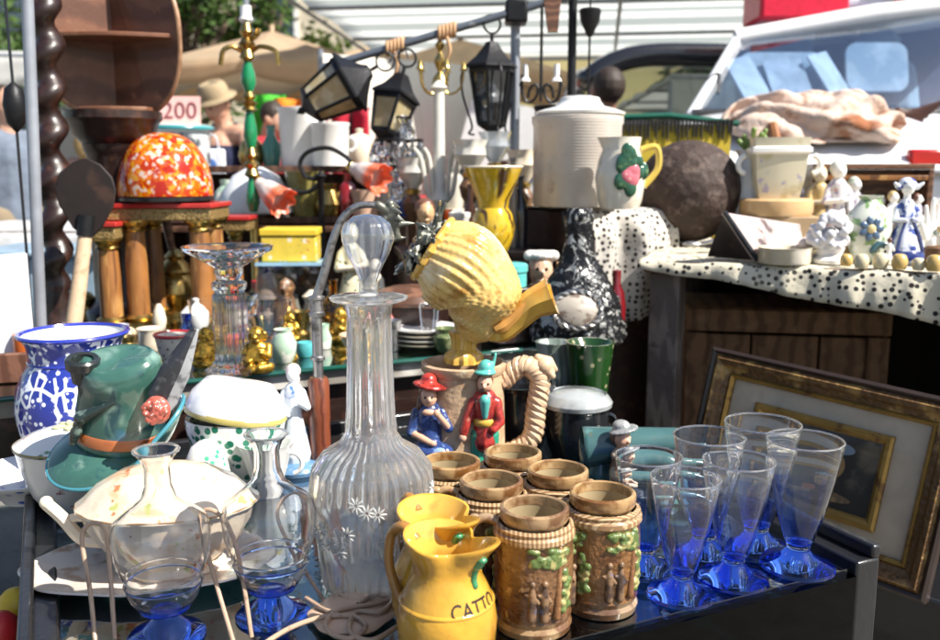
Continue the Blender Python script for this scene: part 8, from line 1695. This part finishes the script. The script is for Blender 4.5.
ware('blue_pitcher_cup', 'tiny blue and white cup at the foot of the wide pillar stand', 'cup', 118, 350, T2, [(8, 0), (11, 10), (10, 20), (12, 25), (10, 25)], mat('tiny_blue_cup_glaze', (.72, .74, .78), [((.06, .12, .4), 'v', 120, .4, .3)], rough=.15, coat=.5))
ware('red_box', 'small round red lacquer box right of the crystal compote', 'box', 262, 300, T2, [(9, 0), (9, 12), (10, 13), (10, 19), (8, 21)], REDT)
ware('white_sugar_pot', 'white sugar pot beside the brass urn', 'pot', 196, 330, T2, [(9, 0), (14, 8), (14, 18), (8, 24), (3, 27), (4, 31), (1, 32)], WHITEP)
ware('glass_goblet', 'clear stemmed goblet between the crystal compote and the blue-lidded case', 'goblet', 248, 340, T2, [(10, 0), (9, 2), (2, 4), (2, 20), (10, 26), (13, 46), (12, 46)], CLEAR)
ware('amber_flask', 'amber glass flask right of the glass case', 'flask', 334, 330, T2, [(10, 0), (14, 14), (12, 26), (4, 36), (4, 48), (5, 50), (4, 50)], thick_glass('amber_flask_glass', (.6, .3, .06)))
ware('dark_figure', 'dark carved kneeling figure behind the small gilt figures', 'figurine', 287, 332, T2, [(12, 0), (13, 4), (9, 10), (12, 22), (9, 32), (6, 36), (8, 44), (6, 50), (1, 54)], BROWNC, fn=lambda r, z, a: (r * (1 + .22 * math.sin(3 * a + z * 60)), z))
ware('silver_beaker', 'silver beaker in front of the round wooden box', 'beaker', 392, 350, T2, [(8, 0), (9, 3), (8, 14), (10, 30), (9, 30)], PEWTER)
ware('rose_vase', 'small rose pink vase left of the plate stack', 'vase', 386, 342, T2, [(7, 0), (11, 12), (9, 24), (5, 32), (8, 40), (7, 40)], mat('rose_glaze', (.5, .12, .12), [((.74, .6, .5), 'n', 40, .55, .65)], rough=.2, coat=.5))
# row of oil lamps behind the chest
def oil_lamp(px, Y, top, label, sh):
    pt = P(px, 300, Y); pt.z = T2 + .0004; u = S(P(px, 180, Y)); H_ = P(px, top, Y).z - T2; t = thing('oil_lamp', label, 'oil lamp', pt, 0, 'oil lamps in a row')
    b = B(); b.lathe([(.0005, 0), (.045, 0), (.045, .01), (.014, .03), (.01, H_ - .2), (.028, H_ - .17), (.034, H_ - .14), (.02, H_ - .115), (.0005, H_ - .11)], 28, caps=False); b.build('stem', BROWNC, t)
    b = B(); b.lathe([(.022, H_ - .112), (.024, H_ - .1), (.018, H_ - .095)], 24); b.build('burner', BRASS, t)
    b = B(); b.lathe([(.018, H_ - .094), (.034, H_ - .07), (.05, H_ - .045), (.045, H_ - .02), (.052, H_), (.05, H_), (.043, H_ - .02), (.048, H_ - .045), (.016, H_ - .093)], 48, caps=False, fn=lambda r, z, a: (r * (1 + .05 * math.cos(9 * a) * max(0, z - H_ + .04) / .04), z)); b.build('shade', sh, t)
oil_lamp(470, 2.78, 140, 'oil lamp with a white glass shade left of the ochre vase top', PALE)
oil_lamp(494, 2.88, 132, 'oil lamp with a clear frosted shade behind the ochre vase', thin_glass('frosted_lamp_glass', (.8, .82, .82), 1., .1, 2., .1, haze=.35))
oil_lamp(522, 2.74, 150, 'oil lamp with a cream shade against the stone crock', CREAM)
oil_lamp(414, 2.86, 158, 'oil lamp with a milk white shade left of the pale epergne', PALE)
# more pieces on the side table
figurine('porcelain_figure', 0, 252, 60, ZR, 'small white and gilt shepherd figure between the white planter and gold figure', (LILAC, IVORY, BRN), 'porcelain figures', pt=onr(802, 236))
figurine('porcelain_figure', 0, 252, 46, ZR, 'short cream child figure in front of the open wooden box', (IVORY, WHITEP, BLOND), 'porcelain figures', -.3, pt=onr(878, 242))
figurine('porcelain_figure', 0, 252, 54, ZR, 'white dancer figure left of the blue and white caddy', (WHITEP, WHITEP, GOLDF), 'porcelain figures', .4, pt=onr(890, 246))
figurine('porcelain_figure', 0, 262, 40, ZR, 'little pale green girl right of the delft lady', (PALEF, WHITEP, BRN), 'porcelain figures', .2, pt=onr(919, 256))
figurine('porcelain_figure', 0, 262, 34, ZR, 'little honey-coloured boy right of the enamel pan handle', (GOLDF, IVORY, BRN), 'porcelain figures', .2, pt=onr(846, 258))
for i, (px, py, pf_, m, lab) in enumerate([(771, 240, [(10, 0), (14, 6), (12, 14), (6, 18)], CREAM, 'cream squat pot behind the dusty slate'), (790, 250, [(6, 0), (9, 10), (5, 18), (7, 22), (6, 22)], WHITEP, 'small white bud vase behind the enamel pan'), (812, 252, [(9, 0), (12, 8), (13, 14), (11, 14)], LILAC, 'small lilac cup left of the white rose bunch'), (842, 260, [(5, 0), (8, 8), (7, 14), (3, 18)], GOLDF, 'tiny gold jar tucked under the white roses'), (912, 262, [(5, 0), (7, 10), (4, 18), (6, 20), (5, 20)], WHITEP, 'tiny white vase between the delft lady and porcelain hand'), (925, 250, [(10, 0), (13, 8), (12, 20), (8, 24)], IVORY, 'ivory pot behind the porcelain hand'), (744, 246, [(9, 0), (9, 3), (4, 6), (4, 14), (11, 18), (12, 22), (10, 22)], PEWTER, 'pewter footed cup behind the dusty slate'), (884, 258, [(6, 0), (9, 6), (9, 12), (5, 16)], PALEF, 'tiny green-tinged pot right of the blue flower vase')]):
    ware('small_pot', lab, 'pot', px, py, ZR, pf_, m)
ware('honey_box', 'little round honey wooden box at the right end of the side table', 'box', 936, 266, ZR, [(11, 0), (11, 12), (12, 13), (12, 18), (9, 20)], CRATEW)

# ---- goods on the cabinet step and top
for i, (px, pf_, m, nm, lab) in enumerate([(228, [(12, 0), (14, 10), (12, 24), (6, 30), (7, 36), (6, 36)], MINT, 'vase', 'mint and white vase on the cabinet step left of the candelabrum'), (240, [(8, 0), (11, 8), (11, 22), (4, 30), (4, 38), (5, 38)], CREAM, 'bottle', 'cream stoneware bottle on the cabinet step'), (284, [(9, 0), (10, 22), (11, 24), (9, 24)], PEWTER, 'beaker', 'pewter beaker on the cabinet step right of the white basin'), (328, [(12, 0), (16, 12), (10, 26), (12, 32), (10, 32)], BRASS, 'vase', 'squat brass vase on the cabinet step right of the olive planter'), (348, [(9, 0), (12, 16), (8, 30), (4, 34), (4, 46), (5, 46)], mat('wine_red_glass', (.25, .015, .02), rough=.1, coat=.6), 'bottle', 'wine red bottle on the cabinet step under the coral shade'), (366, [(14, 0), (15, 14), (17, 26), (15, 26)], PEACH, 'bowl', 'deep peach bowl on the cabinet step'), (388, [(8, 0), (12, 14), (12, 30), (6, 40), (7, 46), (6, 46)], PALE, 'vase', 'milky vase on the cabinet step below the crystal drops'), (404, [(10, 0), (12, 8), (11, 20), (13, 24), (11, 24)], mat('cobalt_dish_glaze', (.04, .08, .35), rough=.15, coat=.6), 'jar', 'small cobalt jar at the right end of the cabinet step')]):
    p = P(px, 214, 3.11); p.z = ZS; ware('cabinet_' + nm, lab, nm, 0, 190, 0, pf_, m, pt=p)
zc2 = P(300, 166, 3.3).z + .0005
for i, (px, pf_, m, nm, lab) in enumerate([(252, [(10, 0), (13, 10), (10, 22), (5, 28), (6, 34), (5, 34)], BRASS, 'vase', 'brass vase on top of the cabinet behind the candelabrum'), (272, [(8, 0), (10, 20), (4, 30), (4, 40), (5, 40)], mat('sea_green_glass', (.1, .3, .22), rough=.1, coat=.6), 'bottle', 'sea green bottle on top of the cabinet left of the larger canister'), (360, [(9, 0), (12, 10), (12, 24), (9, 30), (3, 32), (4, 36), (1, 37)], CREAM, 'jar', 'cream lidded jar on top of the cabinet below the tilted lantern'), (380, [(7, 0), (9, 18), (4, 28), (5, 34), (4, 34)], BROWNC, 'vase', 'brown carved vase on top of the cabinet right end'), (392, [(8, 0), (9, 12), (7, 22), (8, 24), (7, 24)], PEWTER, 'cup', 'pewter cup at the right end of the cabinet top')]):
    p = P(px, 166, 3.42); p.z = zc2; ware('cabinet_' + nm, lab, nm, 0, 150, 0, pf_, m, pt=p)
# clutter on the second table between plates, chest and decanter
for i, (px, py, pf_, m, nm, lab) in enumerate([(446, 352, [(8, 0), (12, 6), (13, 16), (10, 20), (11, 24), (9, 24)], mat('moss_glaze', (.1, .14, .05), [((.3, .3, .16), 'n', 40, .5, .65)], rough=.2, coat=.5), 'jar', 'moss green jar right of the plate stack'), (398, 326, [(10, 0), (12, 12), (8, 24), (9, 28), (8, 28)], PEACH, 'cup', 'peach cup between the rose vase and round wooden box'), (324, 348, [(7, 0), (8, 10), (5, 18), (6, 24), (5, 24)], MINT, 'vase', 'thin mint vase at the foot of the curved arm'), (224, 352, [(9, 0), (11, 8), (11, 16), (9, 18)], mat('coral_pot_glaze', (.5, .1, .05), rough=.25, coat=.5), 'pot', 'coral red pot left of the crystal stem'), (152, 350, [(10, 0), (13, 8), (12, 18), (14, 22), (12, 22)], CREAM, 'bowl', 'small cream bowl between the pillar stands and basket cup'), (312, 322, [(6, 0), (8, 6), (6, 20), (9, 26), (2, 32)], IVORY, 'figure', 'small ivory turned figure left of the curved arm')]):
    ware('table_' + nm, lab, nm, px, py, T2, pf_, m)

for i, (px, py, h, c, lab) in enumerate([(768, 232, 44, (CREAM, IVORY, BRN), 'small cream figure standing beside the white planter base'), (824, 238, 52, (WHITEP, WHITEP, BLOND), 'small white blond-haired figure behind the white rose bunch'), (858, 240, 40, (GOLDF, IVORY, BRN), 'small gilt figure behind the blue flower vase'), (868, 238, 58, (PALEF, IVORY, GOLDF), 'slim green-white figure before the open wooden box'), (914, 244, 50, (LILAC, WHITEP, BRN), 'lilac figure between the delft lady and the mushroom jar'), (938, 262, 36, (IVORY, IVORY, GOLDF), 'small ivory figure at the far right end of the side table'), (838, 262, 30, (LILAC, WHITEP, BLOND), 'little lilac child figure right of the white rose bunch'), (888, 264, 26, (WHITEP, IVORY, BRN), 'tiny white figure in front of the blue and white caddy')]):
    figurine('porcelain_figure', 0, 250, h, ZR, lab, c, 'porcelain figures', i * .5 - 1, pt=onr(px, py))

for i, (px, py, pf_, m, nm, lab) in enumerate([(128, 356, [(8, 0), (10, 6), (7, 14), (9, 20), (7, 20)], BRASS, 'pot', 'little brass pot in front of the left pillar'), (188, 344, [(6, 0), (9, 10), (4, 22), (5, 30), (4, 30)], COBALT, 'bottle', 'small cobalt bottle behind the basket cup'), (352, 332, [(7, 0), (9, 10), (5, 18), (9, 26), (8, 26)], thick_glass('pale_green_glass', (.6, .9, .7)), 'goblet', 'pale green glass goblet right of the small gilt figure'), (436, 332, [(6, 0), (8, 20), (4, 30), (4, 44), (5, 44)], thick_glass('olive_bottle_glass', (.3, .4, .1)), 'bottle', 'olive glass bottle behind the plate stack'), (462, 330, [(10, 0), (13, 10), (12, 22), (14, 25), (12, 25)], WALNUT, 'bowl', 'turned wooden bowl behind the basket jug foot'), (278, 312, [(7, 0), (4, 6), (4, 30), (10, 34), (10, 36), (3, 38)], BRASS, 'candlestick', 'brass candlestick behind the dark kneeling figure'), (160, 330, [(5, 0), (7, 10), (5, 20), (2, 26)], IVORY, 'figure', 'small ivory figure between the pillars of the wide stand'), (306, 356, [(8, 0), (10, 8), (8, 14)], mat('turquoise_bead_glaze', (.08, .38, .4), rough=.2, coat=.5), 'pot', 'tiny turquoise pot left of the curved arm grip')]):
    ware('table_' + nm, lab, nm, px, py, T2, pf_, m)
# ================================================================== camera, light, render settings
cam = bpy.data.cameras.new('camera'); co = bpy.data.objects.new('camera', cam); COL.objects.link(co)
co.location = (0, 0, CAMZ); co.rotation_euler = (PI / 2 - PITCH, 0, 0)
cam.sensor_width = 36; cam.lens = 36 * FPX / 940; cam.clip_start = .05; cam.clip_end = 400
cam.dof.use_dof = True; cam.dof.focus_distance = 1.25; cam.dof.aperture_fstop = 4.8
sc.camera = co
SUN = Vector((.6, -.3, .74)).normalized()
w = bpy.data.worlds.new('World'); sc.world = w; w.use_nodes = True
nt = w.node_tree; sky = nt.nodes.new('ShaderNodeTexSky'); sky.sky_type = 'NISHITA'; sky.sun_disc = False
sky.sun_elevation = math.asin(SUN.z); sky.sun_rotation = math.atan2(SUN.x, SUN.y); sky.air_density = 1.; sky.dust_density = 1.5
nt.links.new(sky.outputs[0], nt.nodes['Background'].inputs[0]); nt.nodes['Background'].inputs[1].default_value = .078
sl = bpy.data.lights.new('sun', 'SUN'); sl.energy = 5.0; sl.angle = rad(.53); sl.color = (1, .95, .87)
so = bpy.data.objects.new('sun', sl); COL.objects.link(so); so.rotation_euler = (-SUN).to_track_quat('-Z', 'Y').to_euler()
v = sc.view_settings; sc.display_settings.display_device = 'sRGB'; v.view_transform = 'Standard'; v.look = 'None'; v.exposure = 1.0; v.gamma = 1; v.use_curve_mapping = False
cy = sc.cycles; cy.use_denoising = True; cy.max_bounces = 24; cy.transmission_bounces = 20; cy.transparent_max_bounces = 40; cy.glossy_bounces = 12; cy.diffuse_bounces = 4; cy.blur_glossy = .1
cy.caustics_reflective = False; cy.caustics_refractive = True; cy.sample_clamp_indirect = 6
